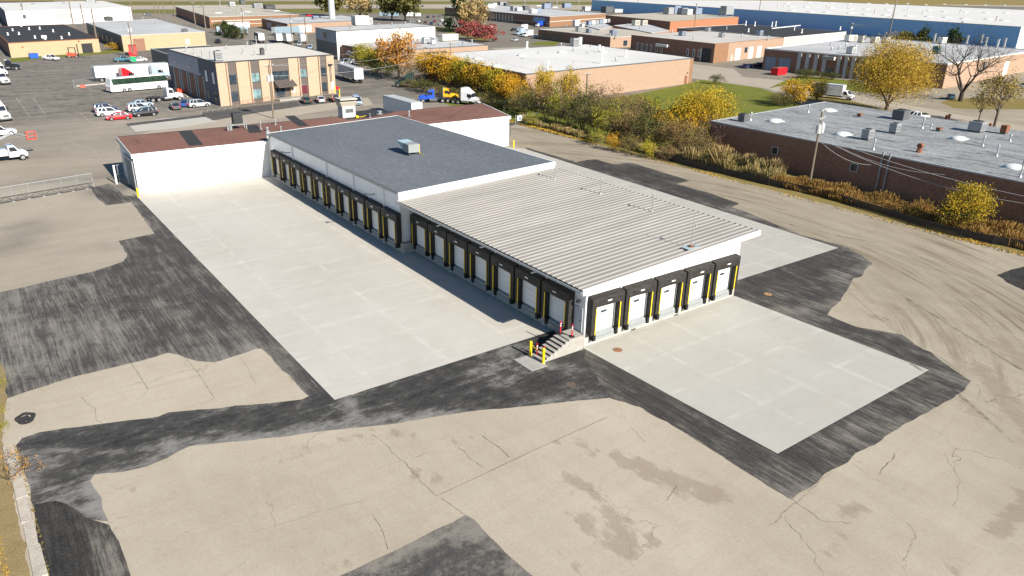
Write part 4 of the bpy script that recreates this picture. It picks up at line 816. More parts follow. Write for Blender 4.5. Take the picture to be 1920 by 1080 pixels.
mb = MB(); A1 = a+d*(s0+.4)+nr*.05; A2 = a+d*(s1+.9)+nr*.05; B1_ = A1+nr*1.9; B2_ = A2+nr*1.9
mb.hexa([(*B1_[:2], 2.95), (*B2_[:2], 2.95), (*A2[:2], 3.0), (*A1[:2], 3.0), (*B1_[:2], 3.1), (*B2_[:2], 3.1), (*A2[:2], 4.35), (*A1[:2], 4.35)]); mb.build('entrance_canopy', K['brownpanel'], b4.o)
mb = MB(); 
for k in range(14):
    f = k/13; p0 = A1.lerp(A2, f); p1 = B1_.lerp(B2_, f); mb.cyl((p0.x, p0.y, 4.37), (p1.x, p1.y, 3.12), .05, n=4)
mb.build('canopy_seam', K['dark'], b4.o)
mb = MB(); o1 = a+d*(s0-.2)+nr*.06; o2 = a+d*(s1+2.2)+nr*.06; o3 = o2+nr*2.6; o4 = o1+nr*2.6
mb.hexa([(*q[:2], -.02) for q in (o4, o3, o2, o1)]+[(*q[:2], .45) for q in (o4, o3, o2, o1)]); mb.build('entrance_landing', K['stepc'], b4.o)
mb = MB()
for k in range(8):
    q = (o4-d*9.5).lerp(o4, k/7) - nr*.1; mb.cyl((q.x, q.y, .05), (q.x, q.y, 1.2), .035, n=5)
for z in (.65, 1.18):
    q0 = o4-d*9.5-nr*.1; q1 = o4-nr*.1; mb.cyl((*q0[:2], z), (*q1[:2], z), .035, n=5)
for k in range(7):
    q = o4.lerp(o3, k/6) - nr*.1; mb.cyl((q.x, q.y, .45), (q.x, q.y, 1.4), .03, n=5)
q0 = o4-nr*.1; q1 = o3-nr*.1; mb.cyl((*q0[:2], 1.38), (*q1[:2], 1.38), .03, n=5)
mb.build('railing', K['rust'], b4.o)
b4.feat('notice_board', 'white', 0, [(bays[3][0]-2.3, bays[3][0]-1.7, 1.3, 2.2)], .05); b4.feat('sign_plate', 'white', 0, [(LL-1.3, LL-.6, 1.2, 2.9)], .09)
mb = MB()
for k in (0, .35): b4.wb(mb, 0, LL-1.55+k, LL-1.48+k, 2.8, 7.0, .16, .05)
b4.wb(mb, 0, LL-1.9, LL-.8, 6.9, 7.2, .5, .05); mb.build('service_conduit', K['dark'], b4.o)
LS = b4.L(3)      # shaded left wall: garage bays
b4.feat('blue_upper_band', 'bluegrey', 3, [(.1, LS-12.5, 5.4, 9.2)], .03)
for k in range(4):
    s0 = 4.2+k*6.3; b4.feat('bay_door', 'brownb', 3, [(s0, s0+4.1, .02, 5.2)], .05); b4.feat('bay_jamb', 'lgrey', 3, [(s0-.45, s0-.03, 0, 5.5), (s0+4.13, s0+4.5, 0, 5.5)], .12)
b4.feat('upper_window', 'white', 3, [(LS-8.2, LS-7, 4.6, 7), (LS-3.3, LS-2.1, 4.6, 7)], .06); b4.feat('lower_window', 'glass', 3, [(LS-8.4, LS-7, .8, 2.6), (LS-3.4, LS-1.6, .6, 2.8)], .06)
b4.feat('wall_light', 'white', 3, [(6.5, 7, 6.6, 7), (17.5, 18, 6.4, 6.8), (LS-12, LS-11.5, 5.6, 5.9)], .3)
b4.unit(410.5, 115, 1.6, 1.3, 1.9, 0, 'steel'); b4.vent([(365, 101, 1.2), (380, 108, 1.6), (395, 112, 1.3), (456, 101, 1.2), (478, 104, 1), (500, 95, 1.5), (425, 92, .8), (464, 87, 1.0), (350, 97, 1.0), (481, 83, 2, .12), (395, 99, .7)], .15); b4.unit(492, 103.5, .9, .8, 1.3, 0, 'dark', 'roof_fan'); b4.unit(472, 84.5, .6, .6, .8, 0, 'dark', 'roof_fan')
b4b = Bd('garage', 'low grey garage with white lettering attached behind the tan office', [(16.3, 184), (36, 190), (36, 226), (16, 220)], 5.6, ['dgrey', 'dgrey', 'dgrey', 'dgrey'], 'roof_dark', 'lgrey')
def letters(txt, A, B, z, size, mat, root, name='lettering', out=.08):
    cu = bpy.data.curves.new(name, 'FONT'); cu.body = txt; cu.size = size; cu.extrude = .02; cu.align_x = 'CENTER'
    tmp = bpy.data.objects.new('tmp', cu); me = bpy.data.meshes.new_from_object(tmp); me.name = name
    bpy.data.objects.remove(tmp); me.materials.clear(); me.materials.append(K[mat])
    d = (Vector(B)-Vector(A)).normalized(); nr = Vector((d.y, -d.x, 0)); c = (Vector(A)+Vector(B))/2+nr*out
    o = bpy.data.objects.new(name, me); C.objects.link(o); o.parent = root
    R = Matrix(((d.x, 0, nr.x, 0), (d.y, 0, nr.y, 0), (0, 1, 0, 0), (0, 0, 0, 1)))
    o.matrix_local = Matrix.Translation(Vector((c.x, c.y, z))-Vector(ROOTLOC[root.name]))@R; return o
letters('US', (16.1, 219.5, 0), (16.3, 208, 0), 2.9, 3.0, 'white', b4b.o)
b4b.feat('bay_door', 'green', 3, [(14, 19, 0, 3.4)], .04)

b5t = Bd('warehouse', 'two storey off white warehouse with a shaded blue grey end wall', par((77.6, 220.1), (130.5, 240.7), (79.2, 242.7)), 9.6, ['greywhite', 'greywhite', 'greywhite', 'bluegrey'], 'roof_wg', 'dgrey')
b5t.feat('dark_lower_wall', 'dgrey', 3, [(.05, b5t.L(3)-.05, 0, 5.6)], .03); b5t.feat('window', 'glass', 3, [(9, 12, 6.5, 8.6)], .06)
b5t.unit(676, 47.5, 6, 4, 3.4, 0, 'greywhite', 'roof_penthouse', False); b5t.unit(690, 47, 3, 3, 2.6, 0, 'lgrey'); b5t.vent([(711, 49), (735, 47), (760, 45), (655, 50), (770, 42)], .25, .9)
b5l = Bd('workshop', 'low flat roofed workshop with a dark side wall and a narrow tan brick front', [(80.3, 191.5), (129.2, 200.3), (134.1, 249.4), (129, 238), (79, 219.5)], 5, ['peach', 'brownl', 'brownb', 'brownb', 'brownb'], 'roof_wg', 'dgrey')
b5l.unit(840, 77, 8.5, 3, 2.4, .2, 'beige', 'roof_duct', False); b5l.unit(798, 82, 2.4, 2, 2, 0, 'lgrey'); b5l.unit(806, 79, 3, 1.8, 1.5, .3, 'galv'); b5l.unit(812, 83, 1.8, 1.4, 1.2, .1, 'white'); b5l.vent([(794, 80), (868, 87), (760, 88), (711, 94), (885, 82), (820, 81), (640, 80)], .3, 1.4)
L_ = b5l.L(0)
for k, ss in enumerate((26.5, 27.6, 28.7, 30.2, 31.3, 32.4, 33.9, 35.0, 36.1)): b5l.feat('high_window', 'glass', 0, [(ss-8, ss-7.1, 2.7, 3.9)], .05)
A0 = b5l.p[4]; A1 = b5l.p[0]
mb = MB()
for (p, q) in (((4.0, 2.9), (6.0, 3.5)), ((6, 3.5), (8.0, 2.9)), ((8, 2.9), (9, 3.4)), ((9, 3.4), (9.6, 2.2)), ((4.0, 2.0), (6.5, 2.3)), ((6.5, 2.3), (9.0, 1.6)), ((9, 1.6), (9.4, .9))):
    d = (A1-A0).normalized(); n_ = Vector((d.y, -d.x, 0))*.1; P0 = A0+d*p[0]+n_; P1 = A0+d*q[0]+n_
    mb.cyl((P0.x, P0.y, p[1]), (P1.x, P1.y, q[1]), .2, n=6)
mb.build('script_sign', K['white'], b5l.o)
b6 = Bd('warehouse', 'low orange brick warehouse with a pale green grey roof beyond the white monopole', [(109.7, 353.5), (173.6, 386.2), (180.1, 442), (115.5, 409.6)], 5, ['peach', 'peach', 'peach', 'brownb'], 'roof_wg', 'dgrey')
b6.feat('wall_panel', 'greywhite', 0, [(8, 18, .5, 4)], .04); b6.feat('bay_door', 'bluegrey', 3, [(12, 22, .3, 3.6), (34, 46, .3, 3.6)], .05); b6.unit(591, 36, 3, 3, 1.6, 0, 'bluegrey'); b6.vent([(508, 37), (600, 33)], .4, 1)
b7 = Bd('warehouse', 'broad peach brick warehouse with a wide flat white roof in the middle distance', par((71.3, 101.1), (142.8, 112.7), (76, 154)), 7.2, ['peach', 'brownl', 'peach', 'brownb'], 'roof_white', 'dgrey')
b7.feat('door', 'rust', 0, [(b7.L(0)-4, b7.L(0)-2.6, 0, 2.4)]); b7.feat('brick_pier', 'brownl', 0, [(b7.L(0)-1.7, b7.L(0)-.05, 0, 7.15)], .04); b7.feat('wall_light', 'dark', 0, [(b7.L(0)-3, b7.L(0)-2.6, 3, 3.3)], .2)
b7.vent([(1027, 130), (1128, 119.5), (1129, 100), (1123.5, 97), (1173, 107), (988, 90.5)], .3, 1.9, 'white'); b7.vent([(1155, 115, .8), (1075, 96, .9), (1102, 100, .4), (1108, 88, .4), (1052, 86, .8), (980, 110.5, .2), (878, 112, 1.1), (1010, 100, .3)], .25)
b7.sky([(1053, 98), (978, 104), (895, 110), (930, 124), (1130, 96)], 1.3, 1.0, .5)
b7.unit(1077, 87, 2.4, 2, 2.4, 0, 'steel'); b7.unit(1087, 85, 1.0, 1.0, 2.4, 0, 'white', 'roof_fan', False)
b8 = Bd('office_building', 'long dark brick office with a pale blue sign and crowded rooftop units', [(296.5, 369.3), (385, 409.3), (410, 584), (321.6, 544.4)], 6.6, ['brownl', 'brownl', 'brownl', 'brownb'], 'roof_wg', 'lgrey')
S8 = b8.L(3)
b8.feat('sign', 'bluep', 3, [(S8-22, S8-6, 2.9, 5.6)], .25); sg = [c for c in b8.o.children if c.name.startswith('sign')][0]; sg.material_slots[0].link = 'OBJECT'; sg.material_slots[0].material = M('pale_blue_sign', (.25, .40, .62), .4, .3, .5)
b8.feat('stone_band', 'greywhite', 0, [(0, b8.L(0), 3.3, 3.6)], .06); b8.feat('stone_band', 'greywhite', 3, [(0, S8, 2.2, 2.4)], .06); b8.feat('facade_column', 'beige', 3, [(88+5*k, 90+5*k, 0, 5.4) for k in range(8)], .4)
for (u, v_, sx, sz, m) in ((919, 15.5, 6, 3.2, 'greywhite'), (926, 14, 4, 3.5, 'lgrey'), (942, 10, 8, 3, 'steel'), (950, 11, 5, 2.6, 'dgrey'), (965, 20, 6, 3.2, 'steel'), (972, 21, 5, 2.4, 'lgrey'), (986, 19, 5, 3, 'dgrey'), (999, 25, 5, 2.8, 'greywhite'), (1008, 24, 3.5, 3, 'bluegrey'), (1024, 17, 7, 4.4, 'bluegrey'), (1031, 12, 5, 3.4, 'dgrey'), (1062, 15, 8, 4, 'bluegrey'), (1099, 21, 6, 3.4, 'lgrey')): b8.unit(u, v_, sx, 4, sz, 0, m, fan=False)
b8.sky([(973, 14.5), (1040, 14), (1010, 11)], 3.5, 2.5, .8); b8.vent([(1064, 15, 3), (915, 18, 1), (1085, 22, 2.6), (1093, 24, 2)], .35)
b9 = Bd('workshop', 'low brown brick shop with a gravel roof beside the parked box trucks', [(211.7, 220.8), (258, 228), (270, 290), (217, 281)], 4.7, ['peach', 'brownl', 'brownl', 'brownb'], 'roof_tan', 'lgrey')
b9.feat('shop_window', 'glass', 3, [(3+5*k, 6.5+5*k, .5, 3.3) for k in range(4)]); b9.feat('shop_window', 'glass', 0, [(10, 13, .6, 3)])
for (u, v_, sx, sz, m) in ((1080, 49, 3.6, 3, 'white'), (1085, 59, 2.6, 2, 'galv'), (1104, 61.5, 2.2, 1.6, 'bluegrey'), (1150, 66, 3.2, 2, 'bluegrey'), (1091, 52, 1.8, 1.6, 'greywhite')): b9.unit(u, v_, sx, 2.4, sz, 0, m)
b9.vent([(1062, 50), (1120, 64), (1144, 68), (1155, 70)], .3, 1.2)
b9b = Bd('workshop', 'small flat roofed brick annex carrying a row of vents behind the brown shop', [G2(1125, 56, 5), G2(1148, 50, 5), G2(1120, 38, 5), G2(1083, 44, 5)], 5, ['orangeb', 'orangeb', 'orangeb', 'brownb'], 'roof_wg', 'lgrey')
for k in range(6): b9b.unit(1104+k*7, 47-k*.9, 2.4, 2.4, 2.0, 0, ['bluegrey', 'white', 'steel'][k % 3], fan=False)
b9c = Bd('workshop', 'pale roofed low block between the brown shop and the orange brick building', [G2(1222, 62, 5), G2(1255, 57, 5), G2(1205, 43, 5), G2(1150, 48, 5)], 5, ['peach', 'peach', 'peach', 'brownb'], 'roof_wg', 'lgrey')
b9c.unit(1192, 48, 4, 3, 2.8, 0, 'beige'); b9c.unit(1206, 47.5, 4, 3, 2.6, 0, 'beige'); b9c.vent([(1176, 50), (1200, 55)], .4, 1.5)
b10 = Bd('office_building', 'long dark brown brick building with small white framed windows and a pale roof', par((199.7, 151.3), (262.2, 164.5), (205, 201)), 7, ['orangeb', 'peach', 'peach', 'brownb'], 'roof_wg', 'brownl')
K['roof_stone'] = roofmat('pale_gravel_roof', (.52, .49, .45), .16, .06); [setattr(c.material_slots[0], 'material', K['roof_stone']) for c in b10.o.children if c.name.startswith('roof')]
b10.feat('brick_front', 'brownl', 0, [(.02, 11.5, 0, 6.95)], .04); b10.feat('brick_front', 'peach', 0, [(11.55, b10.L(0)-.1, 0, 6.95)], .04)
b10.feat('roll_up_door', 'white', 0, [(18, 22.5, .1, 4.6), (30, 34, .1, 4.6), (38, 42, .1, 4.6)], .08); b10.feat('door', 'beige', 0, [(14.5, 16, .1, 2.4)], .08); b10.feat('window', 'glass', 0, [(26, 28.5, 2.6, 4.6)], .08)
S = b10.L(3)
for s_ in (4, 7, 10, 13, 16.5, 19.5, 35, 38.5, 41.5): b10.feat('window_frame', 'white', 3, [(s_, s_+1.3, 1.6, 4.2)], .05); b10.feat('window', 'glass', 3, [(s_+.2, s_+1.1, 1.8, 4.0)], .08)
b10.feat('entrance_awning', 'greywhite', 3, [(18, 25, 3.9, 4.9)], 1.6); b10.feat('garage_opening', 'dark', 3, [(43.5, 48.5, 0, 5.2)], .04); b10.feat('garage_jamb', 'greywhite', 3, [(43.2, 43.5, 0, 5.2)], .3)
b10.unit(1279, 67, 2.6, 2.2, 1.6, 0, 'bluegrey'); b10.unit(1424, 67, 2.4, 2, 2, 0, 'bluegrey'); b10.unit(1353, 70, 2, 2, 1.5, 0, 'galv'); b10.unit(1327, 59, 2, 2, 1.5, 0, 'galv'); b10.vent([(1260, 62), (1391, 70), (1362, 56), (1300, 74), (1440, 74)], .25, 1.3)
b10b = Bd('warehouse', 'dark roofed warehouse with a pale front wall and white roll up doors', par((262.6, 164.7), (341.9, 182.5), (272, 235)), 7.05, ['beige', 'beige', 'beige', 'brownb'], 'roof_dark', 'greywhite')
b10b.feat('roll_up_door', 'white', 0, [(30, 38, 0, 4.5), (45, 53, 0, 4.6), (60, 68, 0, 4.6)], .06); b10b.vent([(1447, 50, 2.4), (1454, 49.5, 2.6), (1398, 48, 2.4), (1415, 49, 2.2), (1503, 62, 1.6), (1575, 56, 1.5), (1403, 60, 1.5)], .3, 2, 'white')
mb = MB(); P0 = G(1447, 55, 7.1); P1 = G(1500, 49, 7.1); mb.cyl((P0.x, P0.y, 7.5), (P1.x, P1.y, 7.5), .25); P2 = G(1489, 57, 7.1); mb.cyl((P2.x, P2.y, 7.1), (P2.x, P2.y, 9.5), .25); mb.build('roof_pipe', K['white'], b10b.o)
b11 = Bd('warehouse', 'bright orange brick warehouse with big rooftop units against the blue wall', par((334.4, 296.5), (460.4, 341.7), (359.9, 382.5)), 6.6, ['orangeb', 'orangeb', 'orangeb', 'brownb'], 'roof_tan', 'brownl')
for (u, v_, sx, sz, m) in ((1253, 27, 6, 5, 'steel'), (1265, 26.5, 7, 6, 'bluegrey'), (1279, 27, 6, 4.6, 'steel'), (1288, 28, 6, 4.2, 'lgrey'), (1305, 27, 7, 4.6, 'bluegrey'), (1138, 24, 8, 4.5, 'dgrey'), (1155, 24, 9, 2.6, 'lgrey')): b11.unit(u, v_, sx, 6, sz, 0, m, fan=False)
mb = MB(); P0 = G(1361, 31, 6.6); x, y = P0.x, P0.y
mb.obox((x, y), 9, 7, 8.2, 12.2); mb.obox((x, y), 8, 6, 12.21, 14.2); [mb.cyl((x+a, y+c, 6.6), (x+a, y+c, 8.2), .3, n=6) for a in (-4, 4) for c in (-3, 3)]; mb.build('cooling_tower', K['steel'], b11.o)
b12 = Bd('warehouse', 'enormous blue walled warehouse with a white roof filling the far right background', [(419.2, 131.2), (900, 175), (1070, 690), (586, 648)], 11, ['greywhite', 'greywhite', 'greywhite', 'bluewall'], 'roof_white', 'lgrey', coph=.25)
cols = [(u, v0+dv) for u in range(1480, 1920, 37) for v0, dv in ((5+(u-1480)*.012, 0), (11+(u-1480)*.03, 1.5), (17+(u-1480)*.045, 3))]
b12.sky([(u+RS.uniform(-6, 6), v_+RS.uniform(-1, 1)) for u, v_ in cols if v_ < 21+(u-1440)*.0625-3], 3.0, 2.4, .6)
b12.vent([(1458, 15, 3), (1640, 26, 3), (1510, 10, 2.6), (1730, 27, 2.5), (1868, 40, 3), (1800, 25, 3), (1702, 21, 3), (1550, 15, 2.6), (1470, 12, 2), (1590, 14, 3)], .5, 2, 'beige')
b13 = Bd('office_building', 'low dark office with pale concrete pilasters along its street side', [(203, 67.5), (300, 79), (305, 153), (197.7, 127.7)], 7, ['peach', 'peach', 'peach', 'brownb'], 'roof_wg', 'greywhite', coph=.3)
S = b13.L(3)
b13.feat('roll_up_door', 'bluegrey', 3, [(1, 5, 0, 4.6), (6.2, 10.5, 0, 4.6)], .05); b13.feat('pilaster', 'lgrey', 3, [(13+3.0*k, 14.3+3.0*k, 0, 6.6) for k in range(4)]+[(27+2.4*k, 28.1+2.4*k, 0, 6.6) for k in range(5)], .4)
b13.feat('striped_awning', 'greywhite', 3, [(22.2, 26.3, 5.4, 6.4)], 1.4); b13.feat('entrance_door', 'glass', 3, [(22.6, 25.8, 0, 3)], .06); b13.feat('brick_end', 'brownl', 3, [(40, S-.1, 0, 6.9)], .06)
for k in range(7): b13.feat('awning_stripe', 'dark', 3, [(22.4+.55*k, 22.65+.55*k, 5.5, 6.42)], 1.43)
for (u, v_, sx, sz, m) in ((1590, 78, 3, 2.4, 'greywhite'), (1598, 77, 3.4, 2.2, 'beige'), (1639, 81, 3.2, 2.2, 'beige'), (1595, 101, 2.6, 2, 'lgrey'), (1617, 75, 1.6, 1.8, 'dgrey'), (1613, 80, 1.2, 2.4, 'beige'), (1765, 82, 3.8, 2.3, 'greywhite'), (1660, 80, 3, 1.8, 'lgrey'), (1755, 101, 2.0, 2.2, 'dkteal')): b13.unit(u, v_, sx, 2.2, sz, 0, m)
b13.vent([(1557, 86, 1.6), (1585, 92, 1.8), (1573, 93, 1), (1559, 95, .9), (1604, 92, 1.2)], .25); b13.vent([(1751, 78), (1847, 86), (1812, 82), (1869, 90), (1882, 88), (1839, 80)], .45, 3.2)
b13.feat('roll_up_door', 'white', 0, [(58, 63, 0, 5)], .06); b13.feat('wall_unit', 'dgrey', 0, [(34, 36, 4.2, 6)], .5)
b14 = Bd('warehouse', 'long dark brown brick warehouse with a silver coated roof at the right edge', [(65.4, -48), (104, -46), (106.8, 47), (67.2, 43.6)], 5.5, ['brownb', 'brownb', 'brownb', 'brownb'], 'roof_grey', 'lgrey', coph=.06)
S = b14.L(3)
for (u, v_) in ((1453, 274), (1602, 316), (1843, 351)):
    p = G(u, v_, 3.0); s_ = (Vector((p.x, p.y, 0))-b14.p[3]).length if True else 0
    dd_ = (b14.p[0]-b14.p[3]).normalized(); 
    s_ = min(range(0, 900), key=lambda k: abs((lambda q: 960+F_PX*((q-CAM)@_r)/((q-CAM)@_fw))(np.array([*(b14.p[3]+dd_*k*.1)[:2], 3.0]))-u))*.1
    f = b14.feat('window_frame', 'lgrey', 3, [(s_-.6, s_+.6, 2.3, 3.5)], .08)[0]; b14.feat('window', 'glass', 3, [(s_-.48, s_+.48, 2.4, 3.4)], .1)
s_ = min(range(0, 900), key=lambda k: abs((lambda q: 960+F_PX*((q-CAM)@_r)/((q-CAM)@_fw))(np.array([*(b14.p[3]+dd_*k*.1)[:2], 3.0]))-1660))*.1
mb = MB(); b14.wb(mb, 3, s_-.9, s_-.7, .5, 5.9, .25, .02); b14.wb(mb, 3, s_+.1, s_+.3, .5, 5.9, .25, .02); mb.build('exhaust_pipe', K['steel'], b14.o)
b14.sky([(1453, 226), (1554, 206.5), (1580, 251), (1797, 259), (1900, 312)], 1.35, 1.05, .4)
b14.unit(1688, 224, 2.6, 2.0, 1.4, .05, 'dgrey'); b14.unit(1830, 247, 2.2, 2.0, 1.4, .05, 'steel'); b14.unit(1625, 262, 1.5, 1.2, 1.3, 0, 'steel'); b14.unit(1676, 250, 1.4, 1.2, 1.3, 0, 'steel'); b14.unit(1882, 251, 1.3, .9, 1.1, 0, 'rust', fan=False); b14.unit(1393, 228, 1.3, 1.3, 1.0, 0, 'dgrey'); b14.unit(1612, 219, .9, .7, .3, 0, 'rust', fan=False); b14.unit(1760, 246, .9, .7, .3, 0, 'rust', fan=False)
b14.vent([(1407, 226, 1.3), (1515, 211, 1.3), (1729, 241, 1.6), (1842, 274, 1.4), (1893, 265, .9), (1868, 293, 1.4), (1912, 333, 2.0), (1637, 281, 1.4), (1745, 241, .6), (1672, 217, .6)], .11)
x, y = G2(1723, 286, 5.5); mb = MB(); mb.cyl((x, y, 5.52), (x, y, 5.9), .5, .35); mb.cyl((x, y, 5.9), (x, y, 6.5), .3); mb.cyl((x-.28, y, 6.45), (x+.28, y, 6.45), .38, .38, 12); mb.build('turbine_vent', K['rust'], b14.o)
# ------------------------------------------------------------------ vehicles (x forward, wheels on z=0)
VC = {}
PAINT = {}
def paint(name, col, metal=0.0):
    if name not in PAINT: PAINT[name] = M(name+'_car_paint', col, .28, .04, .6, metal, .5, coat=.6)
    return PAINT[name]
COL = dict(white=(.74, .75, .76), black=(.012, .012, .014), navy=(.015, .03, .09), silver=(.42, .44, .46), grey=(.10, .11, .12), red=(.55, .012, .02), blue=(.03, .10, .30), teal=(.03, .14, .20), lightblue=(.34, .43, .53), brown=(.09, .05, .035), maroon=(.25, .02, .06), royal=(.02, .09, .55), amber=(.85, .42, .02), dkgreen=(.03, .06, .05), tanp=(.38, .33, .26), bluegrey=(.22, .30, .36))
def wheelmesh(r, wd):
    k = ('w', r, wd)
    if k not in VC:
        mb = MB(); mb.cyl((0, -wd/2, 0), (0, wd/2, 0), r, n=16); a = mb.mesh('wheel', K['tyre'], smooth=False)
        mb = MB(); mb.cyl((0, -wd/2-.012, 0), (0, wd/2+.012, 0), r*.62, n=12); mb.cyl((0, -wd/2-.03, 0), (0, wd/2+.03, 0), r*.2, n=8); b_ = mb.mesh('rim', K['rim']); VC[k] = (a, b_)
    return VC[k]
def wheels(root, xs, y, r, wd):
    a, b_ = wheelmesh(r, wd)
    for x in xs:
        for s in (-1, 1):
            o = part('wheel', a, root, (x, s*y, r)); part('rim', b_, o)
def carmeshes(kind):
    if kind in VC: return VC[kind]
    S = dict(sedan=(4.7, 1.82, 1.44, .33), suv=(4.7, 1.9, 1.72, .36), van=(5.0, 1.9, 1.95, .34), pickup=(5.7, 1.98, 1.88, .39))[kind]; L, Wd, H, r = S; h = L/2; w2 = Wd/2
    belt = {'sedan': .93, 'suv': 1.08, 'van': 1.12, 'pickup': 1.15}[kind]; hood = belt-.10
    d = {}
    mb = MB()
    # shoulder sections along x: (x, half width, z bottom, z top)
    sec = {'sedan': [(-h, .80, .42, .80), (-h+.12, .9, .26, .93), (-h+.9, .97, .2, .97), (-.6, 1, .2, .95), (.75, 1, .2, .93), (h-.7, .96, .2, .84), (h-.15, .88, .24, .72), (h, .74, .4, .60)],
           'suv': [(-h, .84, .5, 1.0), (-h+.1, .93, .32, 1.1), (-h+.8, .98, .26, 1.12), (-.6, 1, .26, 1.08), (.85, 1, .26, 1.06), (h-.7, .97, .26, 1.0), (h-.12, .9, .3, .86), (h, .78, .48, .72)],
           'van': [(-h, .88, .45, 1.1), (-h+.08, .95, .28, 1.14), (-h+.8, 1, .24, 1.14), (-.4, 1, .24, 1.12), (1.2, 1, .24, 1.1), (h-.6, .97, .26, 1.0), (h-.1, .9, .3, .8), (h, .78, .45, .66)],
           'pickup': [(-h, .9, .6, 1.12), (-h+.06, .95, .42, 1.16), (-h+.8, .98, .38, 1.16), (-.6, 1, .36, 1.15), (.9, 1, .36, 1.14), (h-.6, .97, .38, 1.1), (h-.1, .92, .42, 1.0), (h, .82, .55, .9)]}[kind]
    rings = []
    for (x, k, z0, z1) in sec:
        y = w2*k; zm = z0+(z1-z0)*.55
        rings.append([(x, -y*.9, z0), (x, y*.9, z0), (x, y, zm), (x, y*.93, z1-.04), (x, y*.78, z1), (x, -y*.78, z1), (x, -y*.93, z1-.04), (x, -y, zm)])
    for xw in (h-.88, -h+.92):
        for s in (-1, 1):
            q = [(xw+r*1.22*math.cos(k*math.pi/9), s*(w2+.006), max(.2, r+r*1.22*math.sin(k*math.pi/9))) for k in range(10)]; mb.poly(q+[(xw-r*1.22, s*(w2+.006), .19), (xw+r*1.22, s*(w2+.006), .19)] if s < 0 else (q+[(xw-r*1.22, s*(w2+.006), .19), (xw+r*1.22, s*(w2+.006), .19)])[::-1], 1)
    for a, b_ in zip(rings[:-1], rings[1:]):
        for i in range(8):
            j = (i+1) % 8; mb.poly([a[i], a[j], b_[j], b_[i]])
    mb.poly(rings[0][::-1]); mb.poly(rings[-1])
    cab = {'sedan': (-1.75, -1.05, .35, 1.25), 'suv': (-2.2, -1.95, .45, 1.3), 'van': (-2.42, -2.3, 1.1, 1.95), 'pickup': (-.95, -.75, .55, 1.3)}[kind]
    x0, x1, x2, x3 = cab; yb = w2*.9; yt = w2*.70; zb = belt
    # roof panel and pillars in body colour
    mb.hexa([(x1, -yt, H-.07), (x2, -yt, H-.07), (x2, yt, H-.07), (x1, yt, H-.07), (x1+.1, -yt*.86, H), (x2-.1, -yt*.86, H), (x2-.1, yt*.86, H), (x1+.1, yt*.86, H)])
    def pil(xa, xb, wd):
        for s in (-1, 1):
            P = [(xa-wd, s*(yb+.012), zb), (xa+wd, s*(yb+.012), zb), (xa+wd, s*(yb-.08), zb), (xa-wd, s*(yb-.08), zb), (xb-wd, s*(yt+.012), H-.06), (xb+wd, s*(yt+.012), H-.06), (xb+wd, s*(yt-.08), H-.06), (xb-wd, s*(yt-.08), H-.06)]
            if s > 0: P = [P[3], P[2], P[1], P[0], P[7], P[6], P[5], P[4]]
            mb.hexa(P)
    pil(x3-.05, x2, .05); pil(x0+.08, x1, .08); pil((x0+x3)/2, (x1+x2)/2, .05)
    if kind == 'van':
        for s in (-1, 1): mb.box(x0+.1, .4, s*yb, s*(yb-.05), zb, H-.25)
    if kind == 'suv': pil(x0+.75, x1+.75, .05)
    if kind == 'pickup':
        for s in (-1, 1): mb.box(-h+.05, -1.0, s*w2*.93, s*w2*.84, 1.1, 1.3)
        mb.box(-h+.02, -h+.1, -w2*.9, w2*.9, 1.1, 1.28)
    d['body'] = mb.mesh('body', [K['white'], K['tyre']])
    mb = MB(); mb.hexa([(x0, -yb, zb-.04), (x3, -yb, zb-.04), (x3, yb, zb-.04), (x0, yb, zb-.04), (x1, -yt, H-.075), (x2, -yt, H-.075), (x2, yt, H-.075), (x1, yt, H-.075)]); d['window'] = mb.mesh('window', K['carglass'])
    if kind == 'pickup':
        mb = MB(); mb.box(-h+.11, -1.02, -w2*.83, w2*.83, 1.158, 1.172); d['bed_liner'] = mb.mesh('bed_liner', K['dark'])
    mb = MB(); zl = sec[-1][3]; mb.box(-.2, .02, -.16, .16, -.07, .07); d['lamp'] = mb.mesh('headlight', K['headlamp']); mb = MB(); mb.box(-.03, .1, -.14, .14, -.1, .1); d['tail'] = mb.mesh('taillight', K['taillamp'])
    mb = MB(); mb.box(-.08, .03, -.5, .5, -.08, .08); d['grille'] = mb.mesh('grille', K['dark'])
    mb = MB(); mb.box(-.08, .08, -.1, .1, -.06, .07); d['mirror'] = mb.mesh('mirror', K['dark'])
    d['S'] = S; d['sec'] = sec; d['x3'] = x3; d['belt'] = belt; VC[kind] = d; return d
def place(u, v_, hd, half=.9):
    g = G(u, v_); a = math.radians(hd); n_ = Vector((-math.sin(a), math.cos(a), 0))
    if n_.dot(g-Vector((CAM[0], CAM[1], 0))) < 0: n_ = -n_
    p = g+n_*half; return (p.x, p.y, 0), a
